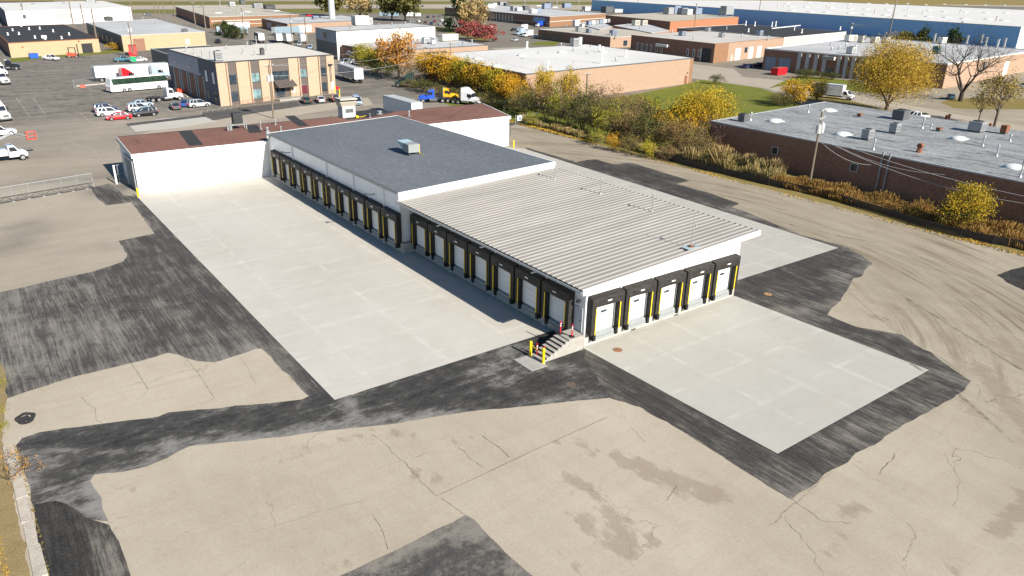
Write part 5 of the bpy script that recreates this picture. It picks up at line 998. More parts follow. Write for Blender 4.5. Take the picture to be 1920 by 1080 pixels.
def car(kind, u, v_, hd, col, label, group=None, cat=None, name=None):
    d = carmeshes(kind); L, Wd, H, r = d['S']; loc, a = place(u, v_, hd, Wd/2-.1)
    o = thing(name or {'sedan': 'parked_car', 'suv': 'parked_car', 'van': 'parked_van', 'pickup': 'pickup_truck'}[kind], label, cat or {'van': 'van', 'pickup': 'pickup truck'}.get(kind, 'car'), loc, a, group)
    part('body', d['body'], o, mat=paint(col, COL[col])); part('window', d['window'], o)
    if 'bed_liner' in d: part('bed_liner', d['bed_liner'], o)
    h = L/2; zt = d['sec'][-1][3]; zr = d['sec'][0][3]
    for s in (-1, 1):
        part('headlight', d['lamp'], o, (h-.12, s*(Wd/2-.28), zt+.01)); part('taillight', d['tail'], o, (-h-.01, s*(Wd/2-.24), zr-.05)); part('mirror', d['mirror'], o, (d['x3']-.15, s*(Wd/2+.06), d['belt']+.06))
    part('grille', d['grille'], o, (h, 0, zt-.08))
    wheels(o, (h-.88, -h+.92), Wd/2-.075, r, .22); return o
def trkwheels(root, front, rear, r=.5):
    a, b_ = wheelmesh(r, .3); c, d = wheelmesh(r, .55)
    for x in front:
        for s in (-1, 1): o = part('wheel', a, root, (x, s*1.1, r)); part('rim', b_, o)
    for x in rear:
        for s in (-1, 1): o = part('wheel', c, root, (x, s*.97, r)); part('rim', d, o)
def tractor(u, v_, hd, col, label, sleeper=True, group='semi tractors', half=1.15, stripes=False):
    loc, a = place(u, v_, hd, half); o = thing('semi_tractor', label, 'truck', loc, a, group)
    k = ('tr', sleeper)
    if k not in VC:
        d = {}; mb = MB()
        for s in (-1, 1): mb.box(-4.4, 3.2, s*.45-.06, s*.45+.06, .72, .98)
        mb.box(-3.5, -1.6, -.55, .55, 1.0, 1.12); mb.hexa([(-3.1, -.5, 1.12), (-2.1, -.5, 1.12), (-2.1, .5, 1.12), (-3.1, .5, 1.12), (-3.1, -.4, 1.22), (-2.2, -.4, 1.28), (-2.2, .4, 1.28), (-3.1, .4, 1.22)])
        mb.box(-4.45, -4.3, -.9, .9, .6, .95)
        for x in (-3.55, -2.25):
            for s in (-1, 1): mb.prof([(x-.5, 1.02), (x-.3, 1.12), (x+.3, 1.12), (x+.5, 1.02), (x+.3, 1.08), (x-.3, 1.08)], s*.92-.27, s*.92+.27)
        d['chassis'] = mb.mesh('chassis', K['dark'])
        mb = MB(); bx = -1.5 if sleeper else -.25
        mb.hexa([(bx, -1.2, .95), (1.5, -1.2, .95), (1.5, 1.2, .95), (bx, 1.2, .95), (bx, -1.16, 2.75), (1.05, -1.1, 2.75), (1.05, 1.1, 2.75), (bx, 1.16, 2.75)])
        if sleeper: mb.hexa([(bx, -1.2, 2.753), (.9, -1.08, 2.753), (.9, 1.08, 2.753), (bx, 1.2, 2.753), (bx, -1.15, 3.85), (-.5, -1.05, 3.8), (-.5, 1.05, 3.8), (bx, 1.15, 3.85)])
        else: mb.hexa([(bx, -1.1, 2.753), (.8, -1.0, 2.753), (.8, 1.0, 2.753), (bx, 1.1, 2.753), (bx, -1, 3.0), (.5, -.9, 2.92), (.5, .9, 2.92), (bx, 1, 3.0)])
        d['cab'] = mb.mesh('cab', K['white'])
        mb = MB(); R = []
        for (x, y, z0, z1) in ((1.503, 1.1, .75, 1.86), (2.2, 1.08, .75, 1.78), (2.9, 1.0, .72, 1.62), (3.3, .86, .7, 1.38)): R.append([(x, -y, z0), (x, y, z0), (x, y, z1-.3), (x, y*.72, z1), (x, -y*.72, z1), (x, -y, z1-.3)])
        for p, q in zip(R[:-1], R[1:]):
            for i in range(6): mb.poly([p[i], p[(i+1) % 6], q[(i+1) % 6], q[i]])
        mb.poly(R[-1]); mb.poly(R[0][::-1]); d['hood'] = mb.mesh('hood', K['white'])
        mb = MB(); mb.hexa([(1.41, -1.0, 1.9), (1.53, -1.0, 1.9), (1.53, 1.0, 1.9), (1.41, 1.0, 1.9), (1.06, -.95, 2.65), (1.14, -.95, 2.65), (1.14, .95, 2.65), (1.06, .95, 2.65)]); d['windshield'] = mb.mesh('windshield', K['carglass'])
        mb = MB(); [mb.hexa([(.1, s*1.14-.06, 1.85), (1.2, s*1.14-.06, 1.8), (1.2, s*1.14+.06, 1.8), (.1, s*1.14+.06, 1.85), (.1, s*1.12-.06, 2.55), (.95, s*1.12-.06, 2.55), (.95, s*1.12+.06, 2.55), (.1, s*1.12+.06, 2.55)]) for s in (-1, 1)]; d['window'] = mb.mesh('side_window', K['carglass'])
        mb = MB(); mb.box(3.29, 3.36, -.5, .5, .8, 1.3); d['grille'] = mb.mesh('grille', K['chrome']); mb = MB(); mb.box(3.1, 3.5, -1.15, 1.15, .42, .7); d['bumper'] = mb.mesh('bumper', K['chrome'])
        mb = MB(); mb.cyl((-.9, 0, .75), (.9, 0, .75), .32, n=14); d['tank'] = mb.mesh('fuel_tank', K['chrome']); mb = MB(); mb.cyl((0, 0, .9), (0, 0, 3.3), .08, n=8); d['stack'] = mb.mesh('exhaust_stack', K['chrome'])
        mb = MB(); mb.box(-.07, .07, -.16, .16, -.3, .3); d['mirror'] = mb.mesh('mirror', K['dark']); VC[k] = d
    d = VC[k]; pm = paint(col, COL[col])
    part('chassis', d['chassis'], o); part('cab', d['cab'], o, mat=pm); part('hood', d['hood'], o, mat=pm)
    for n_ in ('windshield', 'window', 'grille', 'bumper'): part({'window': 'side_window'}.get(n_, n_), d[n_], o)
    for s in (-1, 1):
        part('fuel_tank', d['tank'], o, (-.1 if not sleeper else -.4, s*.98, 0)); part('mirror', d['mirror'], o, (1.35, s*1.4, 2.2)); part('exhaust_stack', d['stack'], o, ((-1.65 if sleeper else -.4), s*.95, 0))
    trkwheels(o, (2.35,), (-2.25, -3.55)); return o
def trailer(u, v_, hd, col, label, L=14.5, z0=1.15, z1=4.05, group='box trailers', half=1.2, roofc=None, wh=True, name='box_trailer', cat='trailer'):
    loc, a = place(u, v_, hd, half); o = thing(name, label, cat, loc, a, group); h = L/2
    k = ('tl', L, z0, z1, wh)
    if k not in VC:
        d = {}; mb = MB(); mb.box(-h, h, -1.28, 1.28, z0, z1-.06)
        n = int(L/1.2)
        for i in range(n+1):
            x = -h+L*i/n
            for s in (-1, 1): mb.box(x-.04, x+.04, s*1.282, s*1.30, z0+.05, z1-.1)
        mb.box(-h-.03, -h-.001, -.02, .02, z0+.05, z1-.1)
        d['box'] = mb.mesh('box', K['white']); mb = MB(); mb.box(-h-.01, h+.01, -1.30, 1.30, z1-.058, z1); d['roof'] = mb.mesh('roof', K['lgrey'])
        mb = MB()
        for s in (-1, 1): mb.box(-h+.1, h-.4, s*.5-.06, s*.5+.06, z0-.25, z0-.005)
        if wh: mb.box(-h+.2, -h+.3, -1.1, 1.1, .5, .65); mb.box(-h+.2, -h+.28, -.8, -.7, .65, z0); mb.box(-h+.2, -h+.28, .7, .8, .65, z0)
        for s in (-1, 1): mb.box(h-3, h-2.85, s*.7-.07, s*.7+.07, .05, z0); mb.box(h-3.1, h-2.75, s*.7-.15, s*.7+.15, 0, .05)
        d['frame'] = mb.mesh('under_frame', K['dark']); mb = MB()
        for y in (-.75, -.35, .35, .75): mb.cyl((-h-.05, y, z0+.1), (-h-.05, y, z1-.12), .025, n=5)
        d['rods'] = mb.mesh('door_rods', K['steel']); VC[k] = d
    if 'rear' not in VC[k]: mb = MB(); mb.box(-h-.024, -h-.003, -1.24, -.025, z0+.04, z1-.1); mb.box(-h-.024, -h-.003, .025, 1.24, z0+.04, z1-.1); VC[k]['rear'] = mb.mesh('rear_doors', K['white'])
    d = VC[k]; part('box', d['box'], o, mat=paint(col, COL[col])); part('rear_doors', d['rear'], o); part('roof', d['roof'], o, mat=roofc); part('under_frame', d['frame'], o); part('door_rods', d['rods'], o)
    if wh: trkwheels(o, (), (-h+1.4, -h+2.7))
    return o
def boxtruck(u, v_, hd, label, col='white', L=6.0, group='box trucks', half=1.1, boxcol=None, boxh=3.6, name='box_truck', cat='truck'):
    loc, a = place(u, v_, hd, half); o = thing(name, label, cat, loc, a, group); k = ('bt', L, boxh)
    if k not in VC:
        d = {}; mb = MB(); mb.box(-L, .1, -1.2, 1.2, .95, boxh); mb.box(-L-.02, .12, -1.22, 1.22, boxh, boxh+.06); d['box'] = mb.mesh('cargo_box', K['white'])
        mb = MB(); R = []
        for (x, y, z0, z1) in ((.25, 1.0, .6, 2.35), (1.1, 1.0, .6, 2.35), (1.75, 1.0, .6, 1.5), (2.5, .95, .55, 1.35), (2.75, .85, .6, 1.1)): R.append([(x, -y, z0), (x, y, z0), (x, y*.97, z1-.2), (x, y*.84, z1), (x, -y*.84, z1), (x, -y*.97, z1-.2)])
        for p, q in zip(R[:-1], R[1:]):
            for i in range(6): mb.poly([p[i], p[(i+1) % 6], q[(i+1) % 6], q[i]])
        mb.poly(R[-1]); mb.poly(R[0][::-1]); d['cab'] = mb.mesh('cab', K['white'])
        mb = MB(); mb.hexa([(1.7, -.85, 1.53), (1.83, -.85, 1.53), (1.83, .85, 1.53), (1.7, .85, 1.53), (1.14, -.78, 2.28), (1.25, -.78, 2.28), (1.25, .78, 2.28), (1.14, .78, 2.28)]); d['ws'] = mb.mesh('windshield', K['carglass'])
        mb = MB(); [mb.hexa([(.4, s*.95-.07, 1.45), (1.5, s*.95-.07, 1.45), (1.5, s*.95+.07, 1.45), (.4, s*.95+.07, 1.45), (.4, s*.93-.07, 2.1), (1.1, s*.93-.07, 2.1), (1.1, s*.93+.07, 2.1), (.4, s*.93+.07, 2.1)]) for s in (-1, 1)]; d['sw'] = mb.mesh('side_window', K['carglass'])
        mb = MB(); mb.box(-L+.1, 1.5, -.5, .5, .55, .93); mb.box(-L-.15, -L-.03, -1, 1, .5, .7); d['fr'] = mb.mesh('chassis', K['dark']); mb = MB(); mb.box(2.6, 2.9, -.95, .95, .4, .62); mb.box(2.74, 2.8, -.45, .45, .66, 1.0); d['bm'] = mb.mesh('bumper', K['dgrey']); VC[k] = d
    d = VC[k]; part('cargo_box', d['box'], o, mat=paint(boxcol or 'white', COL[boxcol or 'white'])); part('cab', d['cab'], o, mat=paint(col, COL[col])); part('windshield', d['ws'], o); part('side_window', d['sw'], o); part('chassis', d['fr'], o); part('bumper', d['bm'], o)
    trkwheels(o, (1.9,), (-L+1.6,), .45); return o

# --- the coach
loc, a = place(262, 170, 10, 1.2); 
p0 = G(209, 175.5); p1 = G(316, 165.5); hd = math.atan2(p1.y-p0.y, p1.x-p0.x); Lb = (p1-p0).length; n_ = Vector((-math.sin(hd), math.cos(hd), 0)); c = (p0+p1)/2+n_*1.3
o = thing('coach_bus', 'long white coach with a dark wrap around window band parked in the back lot', 'bus', (c.x, c.y, 0), hd); h = Lb/2
mb = MB(); mb.prof([(-h, .5), (-h+.3, .32), (h-.3, .32), (h, .5), (h, 1.5), (h-.02, 1.9), (-h+.15, 1.9), (-h, 1.6)], -1.3, 1.3); mb.prof([(-h+.15, 1.903), (-h+.75, 1.903), (-h+.45, 3.3), (-h+.3, 3.3)], -1.29, 1.29)
mb.hexa([(-h+.3, -1.22, 3.3), (h-.5, -1.22, 3.3), (h-.5, 1.22, 3.3), (-h+.3, 1.22, 3.3), (-h+.5, -1.0, 3.5), (h-.9, -1.0, 3.5), (h-.9, 1.0, 3.5), (-h+.5, 1.0, 3.5)]); mb.build('body', paint('white', COL['white']), o, world=False)
mb = MB(); mb.hexa([(-h+.76, -1.285, 1.903), (h-.03, -1.285, 1.903), (h-.03, 1.285, 1.903), (-h+.76, 1.285, 1.903), (-h+.46, -1.24, 3.297), (h-.45, -1.24, 3.297), (h-.45, 1.24, 3.297), (-h+.46, 1.24, 3.297)]); wb_ = mb.build('window_band', K['greenglass'], o, world=False)
mb = MB()
for i in range(9):
    x = -h+2+i*1.4; [mb.box(x, x+.05, s*1.288, s*1.275, 1.95, 3.25) for s in (-1, 1)]
mb.build('window_divider', K['black'], wb_, world=False)
mb = MB(); mb.box(-1, 1.2, -.6, .6, 3.5, 3.68); mb.build('roof_hatch', K['lgrey'], o, world=False)
mb = MB(); [mb.box(x-.1, x+.1, s*1.30, s*1.32, 1.1, 1.25) for x in (-1, .8, 2.8) for s in (-1, 1)]; mb.build('bay_handle', K['dark'], o, world=False)
mb = MB(); mb.box(-h-.03, -h+.02, -1.1, -.8, .9, 1.4); mb.box(-h-.03, -h+.02, .8, 1.1, .9, 1.4); mb.build('taillight', K['taillamp'], o, world=False)
trkwheels(o, (h-2.4,), (-h+3.2, -h+4.5)); 
for ch in o.children:
    if ch.name.startswith('wheel'): ch.location.y *= 1.085
# --- back lot
trailer(252, 150, 8, 'white', 'long white box trailer with a refrigeration unit standing behind the coach', 19, group=None)
tractor(243, 155, 8, 'red', 'red sleeper tractor parked between the long white trailer and the coach')
tractor(298, 149, 8, 'lightblue', 'pale blue and white tractor at the right end of the long white trailer')
tractor(318, 190, 6, 'white', 'white day cab tractor without trailer in front of the coach', False)
gL = 'cars parked in the back lot'
car('sedan', 225, 225, 180, 'red', 'red sedan at the near corner of the back lot cars', gL); car('suv', 207, 218, 2, 'white', 'white crossover beside the red sedan', gL)
car('suv', 201, 211, 2, 'navy', 'dark navy crossover behind the white one at the left of the back lot', gL); car('suv', 275, 218.5, 182, 'black', 'glossy black crossover to the right of the red sedan', gL)
car('suv', 264, 209.5, 3, 'silver', 'silver and dark crossover behind the black one', gL); car('sedan', 268, 200.5, 3, 'lightblue', 'pale blue sedan in the back row near the white day cab', gL)
car('sedan', 321, 205, 86, 'grey', 'dark grey sedan seen from behind, alone in the lot right of the black crossover', gL); car('sedan', 357, 199, 62, 'blue', 'deep blue sedan close to the garage bay doors', gL); car('suv', 376, 201.5, 6, 'silver', 'silver hatchback parked by the office corner', gL)
gF = 'cars at the office front'
car('sedan', 567, 193, 78, 'dkgreen', 'dark sedan nosed toward the office entrance, leftmost of three', gF); car('sedan', 594, 191.5, 78, 'silver', 'silver sedan between the two dark cars at the office front', gF); car('suv', 620, 189.5, 78, 'brown', 'dark brown crossover at the office corner by the red sign', gF)
car('van', 662, 196, 255, 'lightblue', 'pale grey blue panel van standing right of the office parking bays')
t1 = trailer(668, 158.5, 262, 'lightblue', 'long box trailer with a white rear parked beside the office wall', 15)  # blue grey box colour stands in for shade on the sides; rear stays white
p = G(664.5, 158); q = G(683, 155.5); cc_ = (p+q)/2; up_ = G(634, 133); dv = Vector((.12, 1, 0)).normalized(); t1.rotation_euler.z = math.atan2(dv.y, dv.x); t1.location = (cc_.x+dv.x*7.5, cc_.y+dv.y*7.5, 0)
tl_ = K['maroon'] = M('maroon_decal', (.16, .03, .06), .5, .1)
cu = bpy.data.curves.new('logo', 'FONT'); cu.body = 'ATS'; cu.size = 1.1; cu.extrude = .01; cu.align_x = 'CENTER'; tmp = bpy.data.objects.new('tmp', cu); me = bpy.data.meshes.new_from_object(tmp); bpy.data.objects.remove(tmp); me.materials.clear(); me.materials.append(tl_)
lo_ = bpy.data.objects.new('side_logo', me); C.objects.link(lo_); lo_.parent = t1; lo_.location = (-5.0, 1.325, 2.6); lo_.rotation_euler = (math.pi/2, 0, math.pi)
car('van', 653, 121, 180, 'white', 'white van partly hidden behind the long trailer by the shrubs', None)
tractor(762, 164, 135, 'dkgreen', 'dark tractor standing in the shade of the hedge', True); tractor(812, 193, 150, 'royal', 'bright blue tractor with its bare chassis toward the brown roof', False); tractor(833, 190, 322, 'amber', 'amber yellow tractor behind the blue one', False); tractor(875, 197, 300, 'white', 'white sleeper tractor dappled with dust at the hedge end', True)
b_ = trailer(765, 214, 90, 'lightblue', 'white ended storage trailer with blue grey shade painted on its sides behind the brown roof', 12.5, .5, 3.6, None, name='storage_trailer', wh=False)  # box tinted blue grey as painted shade, end doors left white
P = [G(u, v_, 3.6) for u, v_ in ((759, 179), (734, 182.5), (770, 192.5), (797, 191))]
b_.location = ((P[2].x+P[3].x)/2-.3, (P[2].y+P[3].y)/2+6.2, 0); b_.rotation_euler.z = math.radians(90); 
car('pickup', 92, 113.5, 305, 'white', 'white pickup facing the camera before the dark roofed workshop'); car('pickup', 233, 116, 6, 'teal', 'dark teal pickup behind the long white trailer'); car('sedan', 263, 115.5, 186, 'white', 'small white car behind the white trailer by the garage'); car('pickup', 405, 81, 265, 'black', 'black pickup in the lane behind the tan office')
car('suv', 1405, 128.5, 8, 'navy', 'dark blue crossover parked by the brown brick building loading door'); car('pickup', 1428, 127, 6, 'black', 'black pickup next to the dark crossover beyond the lawn')
car('sedan', 1776, 185, 28, 'teal', 'dark teal car in the shade beside the bare tree'); car('suv', 1918, 166, 100, 'silver', 'silver car cut by the right edge under the sparse tree')
boxtruck(1576, 187, 282, 'white box truck with a blue grey cargo side parked on the street', boxcol='white', L=8.5, group=None)
o_ = car('pickup', 1718, 226, 140, 'white', 'white pickup behind the silver roof with a black tarp load')
mb = MB(); mb.dome((-1.8, 0, 1.2), 1.0, .85, .9, n=10); tp = mb.build('tarp_cover', K['black'], o_, world=False, smooth=True); tp.rotation_euler = (0, -.25, 0)
# left edge row of trucks
gT = 'white trucks at the left edge'
tractor(-8, 158, 292, 'white', 'white tractor at the left edge, farthest of the row with a chrome bumper', True, gT); tractor(-10, 142, 292, 'white', 'white tractor mostly hidden behind the other at the left edge', True, gT); tractor(14, 132, 350, 'black', 'black bare chassis truck at the left edge behind the white tractors', False, gT)
tractor(-14, 226, 290, 'white', 'white tractor at the left edge cut by the frame, nearest of the big ones', True, gT)
car('pickup', -2, 257, 8, 'white', 'white pickup cut by the left edge above the bucket truck')
# bucket truck
a = math.radians(8); o = boxtruck(17, 303.5, 8, 'white utility truck at the left edge carrying a raised aerial boom', 'white', 5.0, None, 1.1, None, 1.75, 'bucket_truck', 'bucket truck')
mb = MB(); mb.cyl((-2.4, 0, 1.81), (-2.4, 0, 2.45), .3); mb.build('boom_turret', K['galv'], o, world=False)
inv = o.matrix_basis.inverted()
o.rotation_euler.z = a; bpy.context.view_layer.update(); inv = o.matrix_world.inverted()
jn = inv @ G(22, 250, 4.6); bk = inv @ G(56, 252, 3.2); base = Vector((-2.4, 0, 2.4))
mb = MB(); mb.cyl(base, jn, .3, .24, 6); mb.build('lower_boom', K['lgrey'], o, world=False)
mb = MB(); mb.cyl(jn, bk-Vector((.6, 0, .2)), .15, n=6); mb.cyl(jn+Vector((0, .25, -.35)), bk-Vector((.6, -.2, .55)), .09, n=6); mb.build('upper_boom', K['lgrey'], o, world=False)
mb = MB(); x, y, z = bk
mb.box(x-.5, x+.7, y-.45, y+.45, z-.75, z-.68)
for (p, q) in ((-.5, -.45), (.7, -.45), (.7, .45), (-.5, .45)): mb.box(x+p-.025, x+p+.025, y+q-.025, y+q+.025, z-.68, z+.4)
for zz in (-.2, .37): mb.box(x-.47, x+.67, y-.47, y-.43, z+zz, z+zz+.05); mb.box(x-.47, x+.67, y+.43, y+.47, z+zz, z+zz+.05); mb.box(x-.52, x-.48, y-.42, y+.42, z+zz, z+zz+.05); mb.box(x+.68, x+.72, y-.42, y+.42, z+zz, z+zz+.05)
mb.box(x-.56, x-.53, y-.2, y+.2, z-.67, z+.5); mb.build('work_basket', K['orange'], o, world=False)
# forklift, containers, dumpsters
p = G(139, 107.5); o = thing('forklift', 'orange red forklift with a black mast before the dark roofed workshop', 'forklift', (p.x, p.y, 0), math.radians(-12))
mb = MB(); mb.hexa([(-1.3, -.6, .35), (.8, -.6, .35), (.8, .6, .35), (-1.3, .6, .35), (-1.3, -.6, 1.2), (.5, -.6, .9), (.5, .6, .9), (-1.3, .6, 1.2)]); mb.build('body', K['orange'], o, world=False)
mb = MB(); [mb.box(x-.05, x+.05, s*.55-.05, s*.55+.05, .9, 2.3) for x in (-.9, .45) for s in (-1, 1)]; mb.box(-.95, .5, -.6, .6, 2.3, 2.38); mb.build('overhead_guard', K['dark'], o, world=False)
mb = MB(); [mb.box(.9, 1.05, s*.4-.07, s*.4+.07, .1, 3.2) for s in (-1, 1)]; [mb.box(.88, 1.07, -.33, .33, z, z+.12) for z in (.6, 1.6, 2.6, 3.05)]; [mb.box(1.06, 2.2, s*.3-.06, s*.3+.06, .1, .16) for s in (-1, 1)]; mb.build('mast', K['dark'], o, world=False); wheels(o, (.55, -.9), .55, .32, .22); o.scale = (1.5, 1.5, 1.35)
def container(u, v_, hd, L, Wd, Hh, mat, label, name, cat, open_=False):
    loc, a = place(u, v_, hd, Wd/2); o = thing(name, label, cat, loc, a); mb = MB(); k = 1.12 if open_ else 1.0; h = L/2; w2 = Wd/2
    mb.hexa([(-h/k, -w2, .12), (h/k, -w2, .12), (h/k, w2, .12), (-h/k, w2, .12), (-h, -w2, Hh), (h, -w2, Hh), (h, w2, Hh), (-h, w2, Hh)])
    n = int(L/.5)
    for i in range(n+1):
        x = -h*.97+L*.97*i/n
        for s in (-1, 1): mb.box(x-.07, x+.07, s*(w2+.002), s*(w2+.05), .3, Hh-.1)
    mb.build('shell', mat, o, world=False)
    mb = MB(); [mb.box(-h+.1, h-.1, s*w2*.8-.08, s*w2*.8+.08, 0, .118) for s in (-1, 1)]; mb.build('skid', K['dark'], o, world=False)
    if open_: mb = MB(); mb.box(-h+.12, h-.12, -w2+.1, w2-.1, Hh-.02, Hh+.012); mb.build('load', K['rust'], o, world=False)
    else:
        mb = MB(); [mb.cyl((-h-.04, y, .3), (-h-.04, y, Hh-.1), .03, n=5) for y in (-.8, -.3, .3, .8)]; mb.build('door_rods', K['galv'], o, world=False)
    return o
container(243, 103, 80, 6.5, 2.5, 3.3, M('red_container', (.42, .05, .035), .6, .2, 1.5), 'tall red shipping container by the tan brick workshop', 'shipping_container', 'container')
container(65, 110, 5, 2.5, 1.8, 1.7, K['bluep'], 'blue dumpster against the tan wall at the far left', 'dumpster', 'dumpster', True); container(1466, 141, 8, 6.6, 2.4, 2.4, K['red'], 'bright red open dumpster by the roll up doors across the street', 'dumpster', 'dumpster', True)
# parking lot beyond the low workshop, vehicles by the dark office
gP = 'cars in the far parking lot'
rows = [(772, 42), (783, 41.5), (795, 43.5), (806, 46), (822, 46.5), (834, 47), (846, 48), (826, 39.5), (838, 39), (800, 33.5), (811, 32.5), (821, 31), (790, 38), (850, 52), (838, 52.5), (812, 41.5)]
cl = ['silver', 'white', 'black', 'navy', 'lightblue', 'white', 'silver', 'white', 'grey', 'black', 'navy', 'grey', 'tanp', 'navy', 'white', 'maroon']
for k, ((u, v_), c_) in enumerate(zip(rows, cl)): car(['sedan', 'suv'][k % 2], u, v_, 70 if k % 3 else 250, c_, '%s car left of the far evergreen, %s of the lot counted from the left' % (c_.replace('tanp', 'tan').replace('lightblue', 'pale blue').replace('navy', 'navy blue'), ORD[sorted(rows).index((u, v_))]), gP)
car('suv', 922, 53, 25, 'white', 'white crossover at the dark office door behind the red leaved trees', gP); car('sedan', 925, 60, 35, 'tanp', 'beige car just behind the red leaved trees', gP); car('suv', 965, 58, 200, 'black', 'black crossover left of the parked box trucks', gP); car('suv', 1008, 71, 30, 'white', 'white crossover right of the box trucks beside the brown shop', gP); car('sedan', 968, 77, 200, 'silver', 'silver car in front of the parked box trucks', gP)
boxtruck(984, 58, 215, 'white box truck by the dark office, farther of the near pair', group='box trucks by the dark office'); boxtruck(990, 70, 205, 'white box truck nearest the white flat roof, by the brown shop', group='box trucks by the dark office'); boxtruck(1012, 50.5, 205, 'white truck with a blue cargo box below the pale blue sign', 'white', 6, 'box trucks by the dark office', boxcol='royal')
for k, (u, v_) in enumerate([(976, 66)]): boxtruck(u, v_, 205, 'grey blue box truck squeezed left of the white one by the brown shop', 'lightblue', 6, 'box trucks by the dark office', boxcol='lightblue')
gW = 'trailers behind the tan office'
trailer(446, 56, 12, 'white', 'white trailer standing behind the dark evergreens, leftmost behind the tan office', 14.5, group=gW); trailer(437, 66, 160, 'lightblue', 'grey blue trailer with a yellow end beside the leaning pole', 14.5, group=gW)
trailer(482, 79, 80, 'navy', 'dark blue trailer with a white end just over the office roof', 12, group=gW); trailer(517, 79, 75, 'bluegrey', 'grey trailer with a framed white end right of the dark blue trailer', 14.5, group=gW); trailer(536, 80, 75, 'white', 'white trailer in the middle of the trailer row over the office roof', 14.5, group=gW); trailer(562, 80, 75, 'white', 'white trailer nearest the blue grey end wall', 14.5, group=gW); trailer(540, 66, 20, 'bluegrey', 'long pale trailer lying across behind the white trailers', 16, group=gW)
car('suv', 566, 86, 240, 'silver', 'silver car between the trailers and the blue grey wall', 'cars by the blue grey wall'); car('suv', 586, 92, 240, 'lightblue', 'white and blue car tight against the blue grey wall', 'cars by the blue grey wall')
car('pickup', 582, 31.5, 10, 'red', 'small red pickup on the road by the highway grass'); car('pickup', 278, 29, 186, 'grey', 'dark grey pickup on the road beyond the white warehouse')
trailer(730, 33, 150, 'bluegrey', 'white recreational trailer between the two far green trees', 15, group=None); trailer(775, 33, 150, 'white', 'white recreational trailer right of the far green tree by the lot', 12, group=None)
# ------------------------------------------------------------------ vegetation
def leafmat(name, cols, rnd=.35, trans=.25):
    """cols: list of leaf colours; each leaf takes one at random, clumps drift between them"""
    m, t, b = newmat(name)
    a = attr(t, 'lr'); cl = attr(t, 'cl')
    oi = nn(t, 'ShaderNodeObjectInfo')
    f = mth(t, 'ADD', mth(t, 'MULTIPLY', a, .45), mth(t, 'MULTIPLY', cl, .55)); f = mth(t, 'ADD', f, mth(t, 'MULTIPLY', mth(t, 'SUBTRACT', oi.outputs['Random'], .5), rnd), clamp=True)
    rp = nn(t, 'ShaderNodeValToRGB'); e = rp.color_ramp.elements
    e[0].color = (*cols[0], 1); e[0].position = 0; e[1].color = (*cols[-1], 1); e[1].position = 1
    for i, c_ in enumerate(cols[1:-1]): el = e.new((i+1)/(len(cols)-1)); el.color = (*c_, 1)
    t.links.new(f, rp.inputs[0]); t.links.new(rp.outputs[0], b.inputs['Base Color']); b.inputs['Roughness'].default_value = .7; b.inputs['Specular IOR Level'].default_value = .2
    tr = nn(t, 'ShaderNodeBsdfTranslucent'); t.links.new(rp.outputs[0], tr.inputs[0]); mx = nn(t, 'ShaderNodeMixShader'); mx.inputs[0].default_value = trans
    t.links.new(b.outputs[0], mx.inputs[1]); t.links.new(tr.outputs[0], mx.inputs[2]); t.links.new(mx.outputs[0], t.nodes['Material Output'].inputs[0]); return m
LM = dict(faro=leafmat('far_olive_leaves', [(.06, .065, .02), (.15, .14, .04), (.25, .21, .06)]), gold=leafmat('golden_leaves', [(.17, .15, .03), (.46, .28, .02), (.60, .36, .022), (.50, .23, .025)]), yellow=leafmat('yellow_leaves', [(.17, .16, .03), (.46, .32, .022), (.60, .40, .025), (.34, .26, .03)]),
 ygreen=leafmat('yellow_green_leaves', [(.09, .12, .02), (.28, .27, .03), (.60, .44, .03)]), olive=leafmat('olive_leaves', [(.07, .065, .025), (.165, .14, .045), (.27, .20, .065), (.14, .135, .04)]),
 brown=leafmat('brown_leaves', [(.10, .08, .04), (.25, .165, .07), (.34, .21, .08), (.19, .10, .05)]), orange=leafmat('orange_leaves', [(.20, .13, .05), (.52, .24, .05), (.66, .34, .04)]), red=leafmat('red_leaves', [(.20, .05, .05), (.42, .10, .09), (.30, .16, .12)]),
 green=leafmat('green_leaves', [(.035, .042, .014), (.085, .095, .024), (.14, .135, .036)]), ever=leafmat('evergreen_needles', [(.012, .025, .010), (.03, .055, .018), (.06, .08, .025)]), tanl=leafmat('tan_leaves', [(.22, .17, .08), (.38, .27, .12), (.48, .36, .16)]), mauve=leafmat('mauve_twigs', [(.10, .06, .05), (.19, .12, .10), (.25, .17, .11)]))
bark = M('tree_bark', (.10, .08, .062), .95, .3, 3, stretch=(3, 3, .6)); barkd = M('dark_bark', (.045, .036, .03), .95, .3, 3)
def leaves(pts, cl, size, aspect=.6, up=.0):
    n = len(pts); pts = np.asarray(pts); u = RS.normal(size=(n, 3)); u /= np.linalg.norm(u, axis=1)[:, None]; v_ = np.cross(u, RS.normal(size=(n, 3))); v_ /= np.linalg.norm(v_, axis=1)[:, None]
    if up: u[:, 2] += up; u /= np.linalg.norm(u, axis=1)[:, None]; v_ = np.cross(u, RS.normal(size=(n, 3))); v_ /= np.linalg.norm(v_, axis=1)[:, None]
    s = (size*RS.uniform(.55, 1.35, n))[:, None]; a = u*s*.5; b_ = v_*s*.5*aspect
    V = np.stack([pts-a, pts-b_, pts+a, pts+b_], 1).reshape(-1, 3); return V, np.repeat(RS.rand(n), 4), np.repeat(cl, 4)
